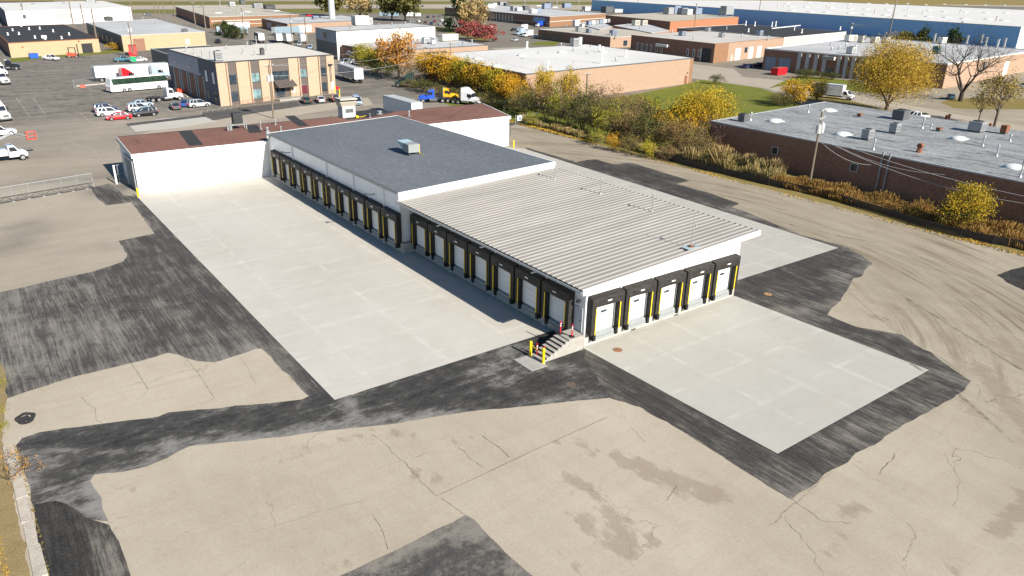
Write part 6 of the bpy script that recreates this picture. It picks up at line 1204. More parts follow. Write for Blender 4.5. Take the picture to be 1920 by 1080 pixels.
def crownmesh(name, V, lr, cl, mat):
    me = bpy.data.meshes.new(name); nf = len(V)//4
    me.vertices.add(len(V)); me.vertices.foreach_set('co', V.astype(np.float32).ravel()); me.loops.add(len(V)); me.loops.foreach_set('vertex_index', np.arange(len(V), dtype=np.int32))
    me.polygons.add(nf); me.polygons.foreach_set('loop_start', np.arange(0, len(V), 4, dtype=np.int32)); me.update(calc_edges=True)
    setattr_(me, 'lr', lr); setattr_(me, 'cl', cl); me.materials.append(mat); return me
def limbs(mb, p, d, L, r, depth, out, spread=.55, kids=3, up=.15, minr=.012, bend=.25):
    """recursive tapering limbs; collects twig ends"""
    n = 3; q = Vector(p); dd = Vector(d).normalized()
    for i in range(n):
        dd = (dd+Vector((random.uniform(-1, 1), random.uniform(-1, 1), random.uniform(-.6, 1)*.6))*bend*.6+Vector((0, 0, up*.3))).normalized()
        e = q+dd*L/n; r1 = r*(1-.18*(i+1)); mb.cyl(q, e, r*(1-.18*i), r1, n=6 if r > .06 else 4, caps=False); q = e
        if depth > 0 and i >= 1 and random.random() < .75:
            s = dd.orthogonal().normalized(); s.rotate(Matrix.Rotation(random.uniform(0, 6.28), 3, dd)); limbs(mb, q, dd*.6+s*spread*1.3, L*.62, max(r*.42, minr), depth-1, out, spread, kids, up, minr, bend)
    out.append((q.copy(), L))
    if depth > 0:
        a0 = random.uniform(0, 6.28)
        for k in range(kids):
            s = dd.orthogonal().normalized(); s.rotate(Matrix.Rotation(a0+k*6.283/kids+random.uniform(-.4, .4), 3, dd))
            limbs(mb, q, dd*(1-spread*.4)+s*spread*random.uniform(.7, 1.25), L*random.uniform(.62, .82), max(r*.52, minr), depth-1, out, spread, kids, up, minr, bend)
TC = {}
def treemesh(key, h, rad, n, leaf, mat, shape='round', trunk=.25, low=.25, seed=0, depth=3, gap=.3):
    """unit tree of given size: limbs grown first, leaf clumps set round the limb ends"""
    if key in TC: return TC[key]
    random.seed(seed+5); mb = MB(); ends = []; 
    for s in range(1 if shape != 'bush' else 4):
        if shape == 'bush': a = s*1.6+random.random(); limbs(mb, (0, 0, -.05), (math.cos(a)*.8, math.sin(a)*.8, 1), h*.36, trunk*.5, depth-1, ends, .6, 3, .1)
        else:
            mb.cyl((0, 0, -.1), (0, 0, h*low), trunk, trunk*.8, 9, caps=False); 
            for k in range(4): 
                a = k*1.57+random.random(); limbs(mb, (0, 0, h*low*(.8+.06*k)), (math.cos(a)*.75, math.sin(a)*.75, 1), h*.27, trunk*.55, depth-1, ends, .6, 3, .12)
            limbs(mb, (0, 0, h*low), (0, 0, 1), h*.3, trunk*.6, depth-1, ends, .5, 3, .2)
    tm_ = mb.mesh('trunk', bark, smooth=True)
    # clumps: inside an uneven envelope
    P = []; CL = []; nc = max(14, n//70); ce = []
    zc = h*(low+1)/2; hz = h*(1-low)/2
    for k in range(nc):
        while True:
            d = RS.normal(size=3); d /= np.linalg.norm(d)
            rr = RS.uniform(.25, 1)**.45
            env = .78+.32*mnoise.noise(Vector((d[0]*1.6+seed, d[1]*1.6, d[2]*1.6)))+.14*mnoise.noise(Vector((d[0]*4, d[1]*4+seed, d[2]*4)))
            if shape == 'cone': zz = RS.uniform(0, 1); q = np.array([d[0]*rad*(1-zz)*1.15*rr, d[1]*rad*(1-zz)*1.15*rr, h*(low*.5+zz*(1-low*.5))]); break
            q = np.array([d[0]*rad*env*rr, d[1]*rad*env*rr, zc+d[2]*hz*env*rr])
            if shape == 'bush': q[2] = max(.15*h, q[2]) if RS.rand() < .6 else q[2]
            if q[2] > .05*h: break
        ce.append(q)
    ce = np.array(ce)
    if ends and shape != 'cone':
        E = np.array([tuple(e[0]) for e in ends]); E = E[RS.permutation(len(E))[:nc//3]]; E = E[E[:, 2] > .1*h]; ce = np.r_[ce, E*np.array([1, 1, 1])]
        lim = np.hypot(ce[:, 0], ce[:, 1]); kf = np.minimum(1, rad*1.1/np.maximum(lim, 1e-6)); ce[:, :2] *= kf[:, None]; ce[:, 2] = np.minimum(ce[:, 2], h*1.03)
    per = n//len(ce)
    for q in ce:
        c_ = RS.rand(); sg = rad*RS.uniform(.09, .2); m_ = max(3, int(per*RS.uniform(.4, 1.6)))
        P.append(q+RS.normal(size=(m_, 3))*sg*np.array([1, 1, .75])); CL.append(np.full(m_, c_))
    P = np.concatenate(P); CL = np.concatenate(CL); P[:, 2] = np.maximum(P[:, 2], .05)
    V, lr, cl = leaves(P, CL, leaf)
    TC[key] = (tm_, crownmesh('crown', V, lr, cl, mat), h, rad); return TC[key]
def tree(u, v_, kind, h, rad, label, group=None, name='tree', cat='tree', var=None, dens=1.0, pos=None):
    """kind -> template, scaled to height and crown radius"""
    T = {'gold': ('gold', 'round', 3600, .27, .10), 'yellow': ('yellow', 'round', 3800, .26, .12), 'ygreen': ('ygreen', 'round', 3600, .26, .08), 'olive': ('olive', 'bush', 3000, .22, .05), 'brown': ('brown', 'bush', 1900, .21, .05), 'orange': ('orange', 'round', 3600, .28, .12), 'red': ('red', 'bush', 1500, .5, .08), 'green': ('green', 'bush', 1700, .32, .02), 'ever': ('ever', 'cone', 1900, .5, .1), 'mauve': ('mauve', 'bush', 1500, .19, .05), 'tanl': ('tanl', 'round', 1500, .5, .15), 'gbush': ('gold', 'bush', 1500, .3, .04), 'ybush': ('ygreen', 'bush', 1700, .3, .04), 'farg': ('faro', 'round', 2200, .55, .15)}[kind]
    var = random.randint(0, 2) if var is None else var
    bh = 6.0; br = 3.4
    tm_, cm, th, tr_ = treemesh((kind, var), bh, br, T[2], T[3]*1.0, LM[T[0]], T[1], .16, T[4], seed=hash(kind) % 7 + var*13 if False else (sum(map(ord, kind)) % 11)+var*13)
    p = pos if pos else G2(u, v_)
    o = thing(name, label, cat, (p[0], p[1], 0), random.uniform(0, 6.28), group)
    a = part('trunk', tm_, o); c_ = part('crown', cm, o); o.scale = (rad/br, rad/br, h/bh); return o

def bigtree(u, v_, h, rad, n, leaf, mat, label, low=.22, seed=3, trunk=.5, depth=3, name='tree'):
    tm_, cm, *_ = treemesh(('big', u), h, rad, n, leaf, LM[mat], 'round', trunk, low, seed, depth)
    p = G2(u, v_); o = thing(name, label, 'tree', (p[0], p[1], 0)); part('trunk', tm_, o); part('crown', cm, o); return o
# the golden hedge between the truck lot and the white roof
gH = 'golden trees of the hedge beside the truck lot'
L_ = [(748, 150, 'orange', 13.0, 6.4), (706, 142, 'ygreen', 7.5, 4.6), (682, 128, 'ygreen', 7.5, 3.8), (728, 152, 'green', 5.5, 3.6), (775, 158, 'brown', 6.5, 3.6), (800, 156, 'gold', 8.2, 4.2), (826, 160, 'gold', 8.6, 4.4), (848, 168, 'gold', 8.2, 4.2), (872, 172, 'ygreen', 8.0, 4.0), (892, 178, 'gold', 7.8, 3.9), (912, 185, 'gold', 7.6, 3.9), (932, 190, 'ygreen', 7.4, 3.8), (950, 198, 'gold', 7.2, 3.6), (968, 206, 'gold', 6.8, 3.4)]
for k, (u, v_, kd, h, r) in enumerate(sorted(L_)):
    nm = {'orange': 'tall orange tree', 'ygreen': 'yellow green tree', 'gold': 'golden leaved tree', 'green': 'low dark green shrub', 'brown': 'brownish bare shrub'}[kd]
    tree(u, v_-3, kd, h*1.12, r*1.15, '%s, %s in the hedge counting right from the long parked trailer' % (nm, ORD[k]), gH, 'hedge_tree', var=k % 3)
gU = 'dark undergrowth at the foot of the golden hedge'
for k in range(13):
    u = 772+k*16.5; v_ = 166+k*3.6+RS.uniform(-1, 1); tree(u, v_, 'green' if k % 3 else 'olive', RS.uniform(2.6, 3.6), RS.uniform(2.4, 3.2), 'dark low shrub under the golden hedge, %s from the left behind the parked tractors' % ORD[k], gU, 'shrub', 'shrub', var=k % 3)
# thicket of mixed brush along the lane fence
gB = 'mixed brush of the thicket along the lane'
L_ = [(985, 214, 'olive', 5.0, 3.2), (1003, 222, 'green', 4.6, 3.0), (1020, 205, 'yellow', 7.2, 2.8), (1024, 226, 'brown', 5.4, 3.3), (1046, 232, 'ybush', 5.4, 3.3), (1066, 212, 'yellow', 7.0, 2.9), (1070, 238, 'mauve', 5.8, 3.4), (1052, 216, 'brown', 6.2, 3.4), (1092, 244, 'green', 5.6, 3.4), (1100, 226, 'olive', 6.0, 3.4), (1116, 250, 'olive', 5.2, 3.2), (1130, 232, 'mauve', 6.2, 3.6), (1138, 258, 'ybush', 4.8, 3.0), (1150, 240, 'brown', 6.2, 3.5), (1160, 264, 'olive', 4.6, 3.0), (1176, 246, 'mauve', 6.0, 3.6), (1184, 268, 'brown', 4.6, 3.0), (1200, 250, 'brown', 6.0, 3.5), (1206, 274, 'green', 4.6, 2.9), (1222, 258, 'green', 5.0, 3.3), (1216, 232, 'ybush', 4.6, 2.4), (1236, 280, 'olive', 4.4, 3.0), (1246, 262, 'gbush', 4.6, 3.3), (1262, 284, 'brown', 4.4, 2.9), (1288, 292, 'brown', 4.8, 3.0), (1304, 300, 'olive', 4.2, 2.6), (1330, 290, 'mauve', 5.0, 2.8), (1296, 272, 'gbush', 5.4, 3.2), (1326, 306, 'brown', 3.4, 2.2), (996, 236, 'ybush', 2.0, 1.6), (1148, 282, 'gbush', 2.4, 1.6), (1212, 296, 'ybush', 2.4, 1.6), (1250, 302, 'brown', 2.2, 1.8), (1178, 288, 'olive', 2.6, 1.7), (1118, 272, 'ybush', 2.2, 1.7)]
for k, (u, v_, kd, h, r) in enumerate(sorted(L_)):
    nm = {'olive': 'olive green bush', 'brown': 'brown half bare bush', 'yellow': 'slim bright yellow sapling', 'mauve': 'purplish brown twiggy bush', 'ybush': 'yellow green bush', 'gbush': 'golden bush', 'green': 'dark green bush'}[kd]
    i = k+1; o_ = ORD[k] if k < 20 else ('twenty ' + ORD[k-20] if k < 29 else 'thirty ' + ORD[k-29] if k > 29 else 'thirtieth')
    tree(u, v_, kd, h*1.42, r*1.12, '%s, %s in the roadside thicket counting right from the lane gate' % (nm, o_), gB, 'bush', 'bush', var=k % 3)
bigtree(1318, 264, 10.6, 6.4, 9500, .30, 'yellow', 'large round yellow tree at the corner of the dark brick warehouse and the lawn', .08, 5, .25)
tree(1284, 250, 'yellow', 8.2, 4.6, 'smaller yellow tree leaning on the left of the large round yellow one by the lawn', var=2)
bigtree(1806, 428, 6.2, 3.3, 5200, .20, 'yellow', 'golden young tree against the dark brick wall at the right edge', .06, 8, .1)
tree(1790, 428, 'green', 3.6, 2.2, 'lower green side of the young tree against the dark brick wall', var=2, name='shrub', cat='shrub')
# big street trees get their own dense crowns
LM['dullgold'] = leafmat('dull_gold_leaves', [(.20, .16, .04), (.42, .29, .05), (.56, .38, .05), (.48, .31, .05)])
bigtree(1661, 210, 17.5, 9.8, 34000, .33, 'dullgold', 'largest tree, a broad golden brown crown beside the street and the silver roof', .10, 4)
LM['drab'] = leafmat('drab_yellow_leaves', [(.10, .09, .04), (.26, .20, .06), (.42, .30, .07)])
bigtree(1864, 237, 11.5, 6.2, 1900, .42, 'drab', 'sparse half bare tree with drab yellow leaves at the right edge', .3, 9, .3)
bigtree(1834, 230, 7.0, 3.0, 420, .36, 'drab', 'thin nearly bare sapling just left of the sparse drab tree', .35, 12, .16)
tree(1490, 199, 'gold', 7.0, 4.6, 'golden yellow shrub between the street box truck and the silver roof', var=0, name='shrub', cat='shrub'); tree(1530, 190, 'yellow', 6.0, 3.6, 'bright yellow shrub right beside the street box truck', var=1, name='shrub', cat='shrub'); tree(1464, 200, 'olive', 4.2, 3.2, 'dull olive shrub at the roof corner left of the golden shrub', var=1, name='shrub', cat='shrub')
for k, (u, v_, h, r) in enumerate([(1505, 147, 3.6, 3.2), (1518, 147, 3.4, 2.8), (1545, 148, 2.6, 2.6), (1560, 149, 2.6, 2.6), (1600, 162, 2.6, 2.0)]): tree(u, v_, 'green', h, r, 'trimmed dark green shrub before the pilastered office, %s from the red dumpster' % ORD[k], 'shrubs along the pilastered office', 'shrub', 'shrub', var=k % 3)
for k, (u, v_, kd, h, r) in enumerate([(1675, 92, 'green', 7, 7), (1693, 92, 'farg', 9, 6), (1708, 94, 'green', 7, 6), (1725, 94, 'ever', 11, 6), (1740, 95, 'farg', 6, 5), (1768, 98, 'green', 8, 6), (1784, 100, 'ever', 12, 7)]): tree(u, v_, kd, h, r, '%s before the blue wall, %s from the left' % ({'green': 'rounded green bush', 'farg': 'yellow bush', 'ever': 'dark evergreen'}[kd], ORD[k]), 'bushes before the blue wall', 'bush', 'bush', var=k % 3)
# bare tree
random.seed(21); mb = MB(); E_ = []
mb.cyl((0, 0, -.1), (0, 0, 2.6), .62, .5, 10, caps=False)
for (dx, dy, L, r) in ((-1, .25, 6.2, .32), (-.45, -.5, 6.8, .34), (.15, .3, 7.4, .38), (.8, -.35, 6.6, .34), (.5, .8, 6.0, .28), (1.1, .2, 5.6, .26)): limbs(mb, (dx*.2, dy*.2, 2.3+abs(dx)*.2), (dx, dy, 1.05), L, r, 4, E_, .62, 2, .12, .022, .32)
p = G2(1800, 190); bt = thing('bare_tree', 'tall leafless tree with a dark spreading crown on the street island', 'tree', (p[0], p[1], 0))
mb.build('trunk', barkd, bt, world=False, smooth=True)
zmax = max(v[2] for v in mb.v); bt.scale = (20.5/zmax,)*3
# far trees
for (u, v_, kd, h, r, lb) in [(625, 30, 'farg', 22, 15, 'big dull green tree just behind the white monopole'), (675, 35, 'tanl', 17, 12, 'tan leaved tree right of the white monopole by the grass'), (735, 38, 'farg', 24, 13, 'left of two tall trees standing before the recreational trailers'), (760, 40, 'farg', 26, 15, 'right of two tall trees standing before the recreational trailers'), (862, 56, 'ever', 26, 9, 'dark evergreen tree before the dark brick office'), (885, 62, 'tanl', 20, 10, 'tan autumn tree mixed in front of the dark evergreen'), (905, 60, 'brown', 17, 7, 'bare brown tree right of the tan autumn tree'), (880, 74, 'red', 9.5, 7.5, 'left red leaved tree beside the low workshop'), (912, 79, 'red', 9, 7.5, 'right red leaved tree beside the low workshop')]:
    tree(u, v_, kd, h, r, lb, None, 'tree', 'tree', var=1)
for k, (u, v_) in enumerate([(415, 62), (424, 66), (432, 68), (441, 71), (451, 74)]): tree(u, v_, 'ever' if k % 2 else 'green', 6.5, 4.5, 'dark evergreen shrub in the row before the far trailers, %s from the left' % ORD[k], 'evergreen shrubs before the far trailers', 'shrub', 'shrub', var=k % 3)
tree(221, 94, 'gbush', 3.2, 4.2, 'golden shrub between the tan workshop and the red container', None, 'shrub', 'shrub', 0)
tree(1344, 158, 'green', 3.4, 2.4, 'round dark shrub at the right corner of the peach brick wall', None, 'shrub', 'shrub', 0)
# reeds and tall weeds in the verge, one mass
LM['reed'] = leafmat('dry_reeds', [(.11, .115, .035), (.25, .20, .07), (.42, .33, .15), (.27, .15, .05)], 0, .2)
def blades(name, regions, hgt, n, mat, label, wdt=.06, cat='reeds'):
    P = []; CL = []; HH = []
    for (x0, y0, x1, y1, wd, k, hm) in regions:
        t_ = RS.rand(k); x = x0+(x1-x0)*t_+RS.uniform(-1, 1, k)*wd; y = y0+(y1-y0)*t_+RS.normal(size=k)*.4
        cn = np.array([mnoise.noise(Vector((a*.35, b_*.35, 2))) for a, b_ in zip(x, y)]); P.append(np.c_[x, y]); CL.append(np.clip(.5+cn*.8+RS.normal(size=k)*.12, 0, 1)); HH.append(hm*hgt*np.clip(.75+cn*.9, .25, 1.4)*RS.uniform(.6, 1.15, k))
    P = np.concatenate(P); CL = np.concatenate(CL); HH = np.concatenate(HH); n = len(P)
    a = RS.uniform(0, 6.28, n); dx, dy = np.cos(a)*wdt, np.sin(a)*wdt; lx, ly = RS.normal(size=n)*.18*HH, RS.normal(size=n)*.18*HH; z = np.zeros(n)
    V = np.stack([np.c_[P[:, 0]-dx*.4, P[:, 1]-dy*.4, z], np.c_[P[:, 0]+dx*.4, P[:, 1]+dy*.4, z], np.c_[P[:, 0]+lx+dx, P[:, 1]+ly+dy, HH], np.c_[P[:, 0]+lx-dx, P[:, 1]+ly-dy, HH*.96]], 1).reshape(-1, 3)
    me = crownmesh(name, V, np.repeat(RS.rand(n), 4), np.repeat(CL, 4), mat); o = bpy.data.objects.new(name, me); C.objects.link(o); tag(o, label, cat, None, 'stuff'); return o
blades('tall_reeds', [(59.0, 42, 59.5, 24, 2.0, 13000, 1.5), (59.5, 60, 59.0, 42, 2.0, 6500, .8), (57.6, 84, 57.4, 60, .7, 3500, .7)], 1.9, 0, LM['reed'], 'dry tan and rust coloured reeds along the foot of the dark brick wall', .036)
LM['litter'] = leafmat('leaf_litter', [(.20, .16, .05), (.34, .24, .06), (.50, .30, .03), (.13, .14, .04)], 0, .1)
LM['rustw'] = leafmat('rust_weeds', [(.08, .09, .025), (.22, .135, .04), (.31, .17, .05), (.20, .19, .05)], 0, .15)
blades('rust_weeds', [(59.5, 25, 60.5, 12, 2.4, 11000, 1.0), (60.5, 14, 60.5, -4, 3.0, 13000, .75), (60, -4, 61, -32, 3.4, 14000, 1.15), (61, 24, 62, 4, 2.2, 6000, .9)], 1.25, 0, LM['rustw'], 'rust brown and olive weeds below the dark brick wall toward the right edge', .035, 'weeds')
blades('verge_weeds', [(55.7, 92, 55.5, 60, .5, 900, .5), (54.9, 60, 54.6, 0, .5, 420, .3), (54.8, 0, 55.5, -20, .6, 500, .4)], .7, 0, LM['litter'], 'low yellowing weeds along the edge of the lane', .08, 'weeds')
blades('curb_weeds', [(-39.5, 26, -38.6, 8, .5, 1600, .6), (-39.6, 8, -39.2, -8, .9, 3500, .5), (-38.4, 22, -38.2, 14, .3, 500, .6)], .4, 0, LM['litter'], 'dry leaf litter and weeds behind the broken curb at the lower left', .035, 'weeds')
# lower left corner: broken curb, dry verge, yellow shrub
sheet('dry_verge', M('dry_soil_grass', (.24, .18, .085), .95, .35, .9, bmp=.5, grain=.6), PX([(-30, 640), (6, 690), (12, 740), (4, 800), (8, 850), (20, 900), (40, 1000), (60, 1090), (-150, 1200), (-120, 800)]), .012, .5, .12)
cb = thing('curb', 'weathered broken concrete curb running along the lower left edge', 'curb', (*G2(30, 920), 0)); mb = MB(); R_ = [(5, 842), (14, 870), (22, 900), (32, 940), (42, 985), (52, 1030), (64, 1090)]
P = [np.array(G2(*q)) for q in R_]
for a, b_ in zip(P[:-1], P[1:]):
    d = (b_-a)/np.linalg.norm(b_-a); n_ = np.array([-d[1], d[0]]); n_ = n_ if n_[0] > 0 else -n_; w_ = .52+RS.uniform(-.05, .05); g_ = d*.012
    Q = [a+g_, b_-g_, b_-g_+n_*w_, a+g_+n_*w_]; 
    if np.cross(Q[1]-Q[0], Q[2]-Q[1]) < 0: Q = Q[::-1]
    mb.hexa([(*q, -.1) for q in Q]+[(*(q+RS.uniform(-.03, .03, 2)), .15+RS.uniform(-.03, .03)) for q in Q])
mb.build('block', M('broken_curb_concrete', (.42, .38, .32), .95, .3, 1.6, bmp=.6, grain=.5), cb)
mb = MB()
for k in range(90):
    t_ = RS.rand(); i = min(int(t_*6), 5); f = t_*6-i; q = P[i]+(P[i+1]-P[i])*f; q = q+np.array([.56+RS.uniform(0, .1), 0]); mb.obox(q, RS.uniform(.03, .09), RS.uniform(.03, .08), .015, .05, RS.uniform(0, 3))
o = mb.build('fallen_leaves', LM['litter']); tag(o, 'yellow leaves gathered along the broken curb', 'leaves', None, 'stuff'); 
sh = thing('shrub', 'small twiggy shrub with orange yellow leaves at the lower left curb', 'shrub', (*G2(14, 900), 0)); mb = MB(); E_ = []; random.seed(4)
for k in range(9): a = k*.7; limbs(mb, (0, 0, 0), (math.cos(a)+.5, math.sin(a), .8), .85, .018, 2, E_, .5, 2, .05, .005, .2)
mb.build('trunk', bark, sh, world=False)
Pp = np.concatenate([np.array(e[0])+RS.normal(size=(7, 3))*.09 for e in E_ if RS.rand() < .75]); V, lr, cl = leaves(Pp, RS.rand(len(Pp)), .075); o = bpy.data.objects.new('crown', crownmesh('crown', V, lr, cl, LM['orange'])); C.objects.link(o); o.parent = sh
for k, (u, v_, s_) in enumerate([(2, 720, .8), (3, 770, .7), (6, 800, .6)]):
    Pp = RS.normal(size=(260, 3))*np.array([.35, .55, .2])*s_; Pp[:, 2] = np.abs(Pp[:, 2]); Pp = np.r_[Pp, np.zeros((1, 3))]; V, lr, cl = leaves(Pp, RS.rand(len(Pp)), .09, .35, 1); p = G2(u, v_)
    t_ = thing('grass_tuft', 'yellow green weed tuft at the left pavement edge, %s going down' % ORD[k], 'weed', (p[0], p[1], 0), 0, 'weed tufts at the left edge'); o = bpy.data.objects.new('blades', crownmesh('blades', V, lr, cl, LM['ygreen'])); C.objects.link(o); o.parent = t_
mb = MB(); p = G(48, 785)
for a in range(26):
    t_ = a/26*6.283; mb.obox((p.x+.42*math.cos(t_)*(1+.15*math.sin(3*t_)), p.y+.62*math.sin(t_)), .24, .2, .002, .06+.02*math.sin(5*t_), t_)
mb.obox((p.x, p.y), .5, .7, .001, .03, .3); tag(mb.build('tar_lump', K['tar']), 'black ring of spilled tar and debris by the left pavement edge', 'debris')

# ------------------------------------------------------------------ poles and wires
WP = {}
def pole(u, v_, ut, vt, label, arms=1, xf=0, col='wood', hgt=None, key=None, r=.15, ang=.2, group='utility poles'):
    g = G(u, v_); best = (1e9, 8)
    for k in range(40, 400):
        z = k*.1; q = np.array([g.x, g.y, z])-CAM; vv = 540-F_PX*(q@_u)/(q@_fw)
        if abs(vv-vt) < best[0]: best = (abs(vv-vt), z)
    h = hgt or best[1]; o = thing('utility_pole', label, 'utility pole', (g.x, g.y, 0), 0, group)
    mb = MB(); q = Vector((g.x, g.y, h)); mb.cyl((g.x, g.y, -.1), q, r*1.25, r*.8, 10); mb.build('post', K[col], o)
    ca, sa = math.cos(ang), math.sin(ang)
    for a in range(arms):
        mb = MB(); z = h-.3-a*1.1; mb.obox((g.x+sa*.2, g.y-ca*.2), 2.4, .12, z, z+.14, ang); mb.build('crossarm', K['wood'], o)
        mb = MB(); [mb.cyl((g.x+sa*.2+ca*s, g.y-ca*.2+sa*s, z+.142), (g.x+sa*.2+ca*s, g.y-ca*.2+sa*s, z+.36), .07, .05, 6) for s in (-1.1, -.4, .4, 1.1)]; mb.build('insulators', K['white'], o)
    for k in range(xf):
        mb = MB(); s = (k-(xf-1)/2)*.95; x = g.x+ca*s; y = g.y+sa*s-.35*(1 if k == 1 or xf < 3 else .4); z = h-3.2
        mb.cyl((x, y, z), (x, y, z+1.15), .34, n=12); mb.cyl((x, y, z+1.152), (x, y, z+1.25), .27, .14, 12); mb.cyl((x-.1, y, z+1.25), (x-.1, y, z+1.5), .04, n=6); mb.cyl((x+.1, y, z+1.25), (x+.1, y, z+1.5), .04, n=6); mb.build('transformer', K['lgrey'], o)
    WP[key or u] = (g.x, g.y, h); return o
pole(513, 222, 508, 121, 'wooden pole with two transformers before the tan office entrance', 1, 2, key='a', ang=.5)
pole(1097, 214, 1097, 137, 'bare grey wooden pole with a crossarm rising from the roadside thicket', 1, 0, key='b', r=.2)
pole(1516.5, 352, 1531, 205, 'wooden pole with three transformers before the dark brick warehouse', 2, 3, key='c', ang=.3)
pole(845, 152, 841, 80, 'wooden pole rising from the golden hedge before the white roof', 1, 0, key='d')
pole(768, 128, 768, 61, 'wooden pole with gear behind the tall orange tree', 2, 0, key='e')
pole(663, 84, 676, -3, 'x', 1) if False else None
pole(660, 104, 655, 47, 'left of two poles at the dark wall of the low workshop', 0, 0, key='f', r=.18); pole(674, 106, 669, 54, 'right of two poles at the dark wall of the low workshop, with meter boxes', 1, 1, key='g', r=.18)
pole(576, 96, 570, 30, 'pole between the trailers and the blue grey end wall', 0, 0, key='h', r=.22); pole(549, 89, 541, 27, 'leaning pole in front of the white trailers', 1, 1, key='i', r=.22); pole(459, 77, 451, 14, 'pole with twin transformers beside the dark evergreen shrubs', 1, 2, key='j', r=.22)
pole(251, 108, 240, 41, 'pole with transformers by the red shipping container', 1, 2, key='k', r=.2)
for k, (u, v_, ut, vt) in enumerate([(49, 49, 41, -2), (139.5, 56, 134, 2), (161, 64, 150, 8), (184, 88, 178, 16), (250, 39, 244, -4), (292, 32, 287, -6), (300, 34, 296, -6), (310, 36, 307, -6), (330, 42, 327, -6), (367, 49, 361, 4), (386, 55, 379, 3)]):
    pole(u, v_, ut, vt, 'wooden utility pole in the left background, %s from the left edge' % ORD[k], 1 if k % 2 else 0, 0, key='L%d' % k, r=.28, group='utility poles in the left background')
for k, (u, v_, ut, vt, a_, x_) in enumerate([(1139, 20, 1139, -4, 0, 0), (1194, 26, 1194, -2, 0, 0), (1301, 57, 1302, 6, 1, 1), (1386, 36, 1385, 11, 1, 2), (1420, 46, 1423, -2, 1, 0), (1592, 76, 1594, 43, 1, 3), (1664, 82, 1676, -2, 3, 0)]):
    pole(u, v_, ut, vt, 'pole before the blue walled warehouse, %s from its left end' % ORD[k], a_, x_, key='R%d' % k, r=.3, group='utility poles before the blue wall')
g = G(624, 52); o = thing('monopole', 'thick white steel monopole rising out of the top of the picture', 'mast', (g.x, g.y, 0)); mb = MB(); mb.cyl((g.x, g.y, 0), (g.x, g.y, 60), 2.0, 1.3, 16); mb.build('shaft', K['lgrey'], o); mb = MB(); mb.cyl((g.x, g.y, 0), (g.x, g.y, .5), 2.8, n=16); mb.build('base', K['conc'], o)
gl = 'light poles along the highway'
for k, (u, v_, vt) in enumerate([(413, 14, -3), (984, 19, 5), (1044, 18, -2), (1085, 17, 0), (1702, 11, -5), (1872, 20, 0)]):
    g = G(u, v_); o = thing('light_pole', 'slender pale light pole by the highway, %s from the left' % ORD[k], 'street light', (g.x, g.y, 0), 0, gl); h = 14; mb = MB(); mb.cyl((g.x, g.y, 0), (g.x, g.y, h), .35, .25, 8); mb.build('post', K['galv'], o); mb = MB(); mb.cyl((g.x, g.y, h), (g.x-2.4, g.y, h+.4), .18, n=6); mb.box(g.x-3.6, g.x-2.2, g.y-.4, g.y+.4, h+.3, h+.6); mb.build('lamp_head', K['lgrey'], o)
wm = M('pale_cable', (.42, .42, .42), .5, .1)
def wire(name, a, b_, sag, label, r=.022, n=18):
    a = Vector(a); b_ = Vector(b_); pts = [a.lerp(b_, i/n)-Vector((0, 0, sag*4*(i/n)*(1-i/n))) for i in range(n+1)]; mb = MB(); mb.tube(pts, r, 5); tag(mb.build(name, wm), label, 'cable', 'overhead cables')
c_ = WP['c']; b_ = WP['b']; cz = c_[2]
def pt(key, dz, dx=0, dy=0): q = WP[key]; return (q[0]+dx, q[1]+dy, q[2]-dz)
wire('cable', pt('c', 3.6, .2), (66.0, 4.0, 4.6), 1.2, 'thick pale cable sweeping from the transformer pole to the brick wall, upper one'); wire('cable', pt('c', 3.9, .1), (65.2, -8.0, 3.4), 1.4, 'pale cable running along the dark brick wall toward the right edge, lower one', .028); wire('cable', pt('c', 4.0, -.1), (66, 14, 3.9), .9, 'drooping service cable from the transformer pole to the wall conduits'); wire('cable', pt('c', 3.7, .3), (65.8, -14.0, 4.2), 1.1, 'long pale cable along the dark brick wall to the far right corner', .028); wire('cable', pt('c', 3.4, 0), pt('b', 3.0), 2.0, 'slack cable from the transformer pole to the thicket pole past the brick wall', .02)
wire('cable', pt('a', .2, .6), pt('d', .4), 1.5, 'overhead wire from the office pole to the hedge pole, top one', .02); wire('cable', pt('a', .3, -.4), pt('e', .5), 1.4, 'overhead wire from the office pole to the pole behind the orange tree', .02); wire('cable', pt('a', 2.2), pt('d', 2.4), 1.6, 'lower overhead wire from the office pole to the hedge pole', .03); wire('cable', pt('d', .3), pt('b', .3), 1.8, 'thin wire from the hedge pole to the thicket pole', .02)
wire('cable', pt('g', 3.6), (80.3, 192, 3.4), 1.6, 'white service cable drooping to the low workshop corner', .05); wire('cable', pt('R5', .3), pt('R6', 8), 2.2, 'bundle of pale wires between the two poles before the blue wall, upper', .09); wire('cable', pt('R5', .8), pt('R6', 9.5), 2.4, 'bundle of pale wires between the two poles before the blue wall, lower', .09); wire('cable', pt('L9', 1), pt('L10', 1), 2, 'looping wire between the last two poles of the left background', .08)
wire('cable', pt('j', 1.2), pt('i', 1.2), 1.5, 'wire from the twin transformer pole to the leaning pole', .06); wire('cable', pt('i', 1.2), pt('h', 1.2), 1.2, 'wire from the leaning pole to the pole by the blue grey wall', .06)
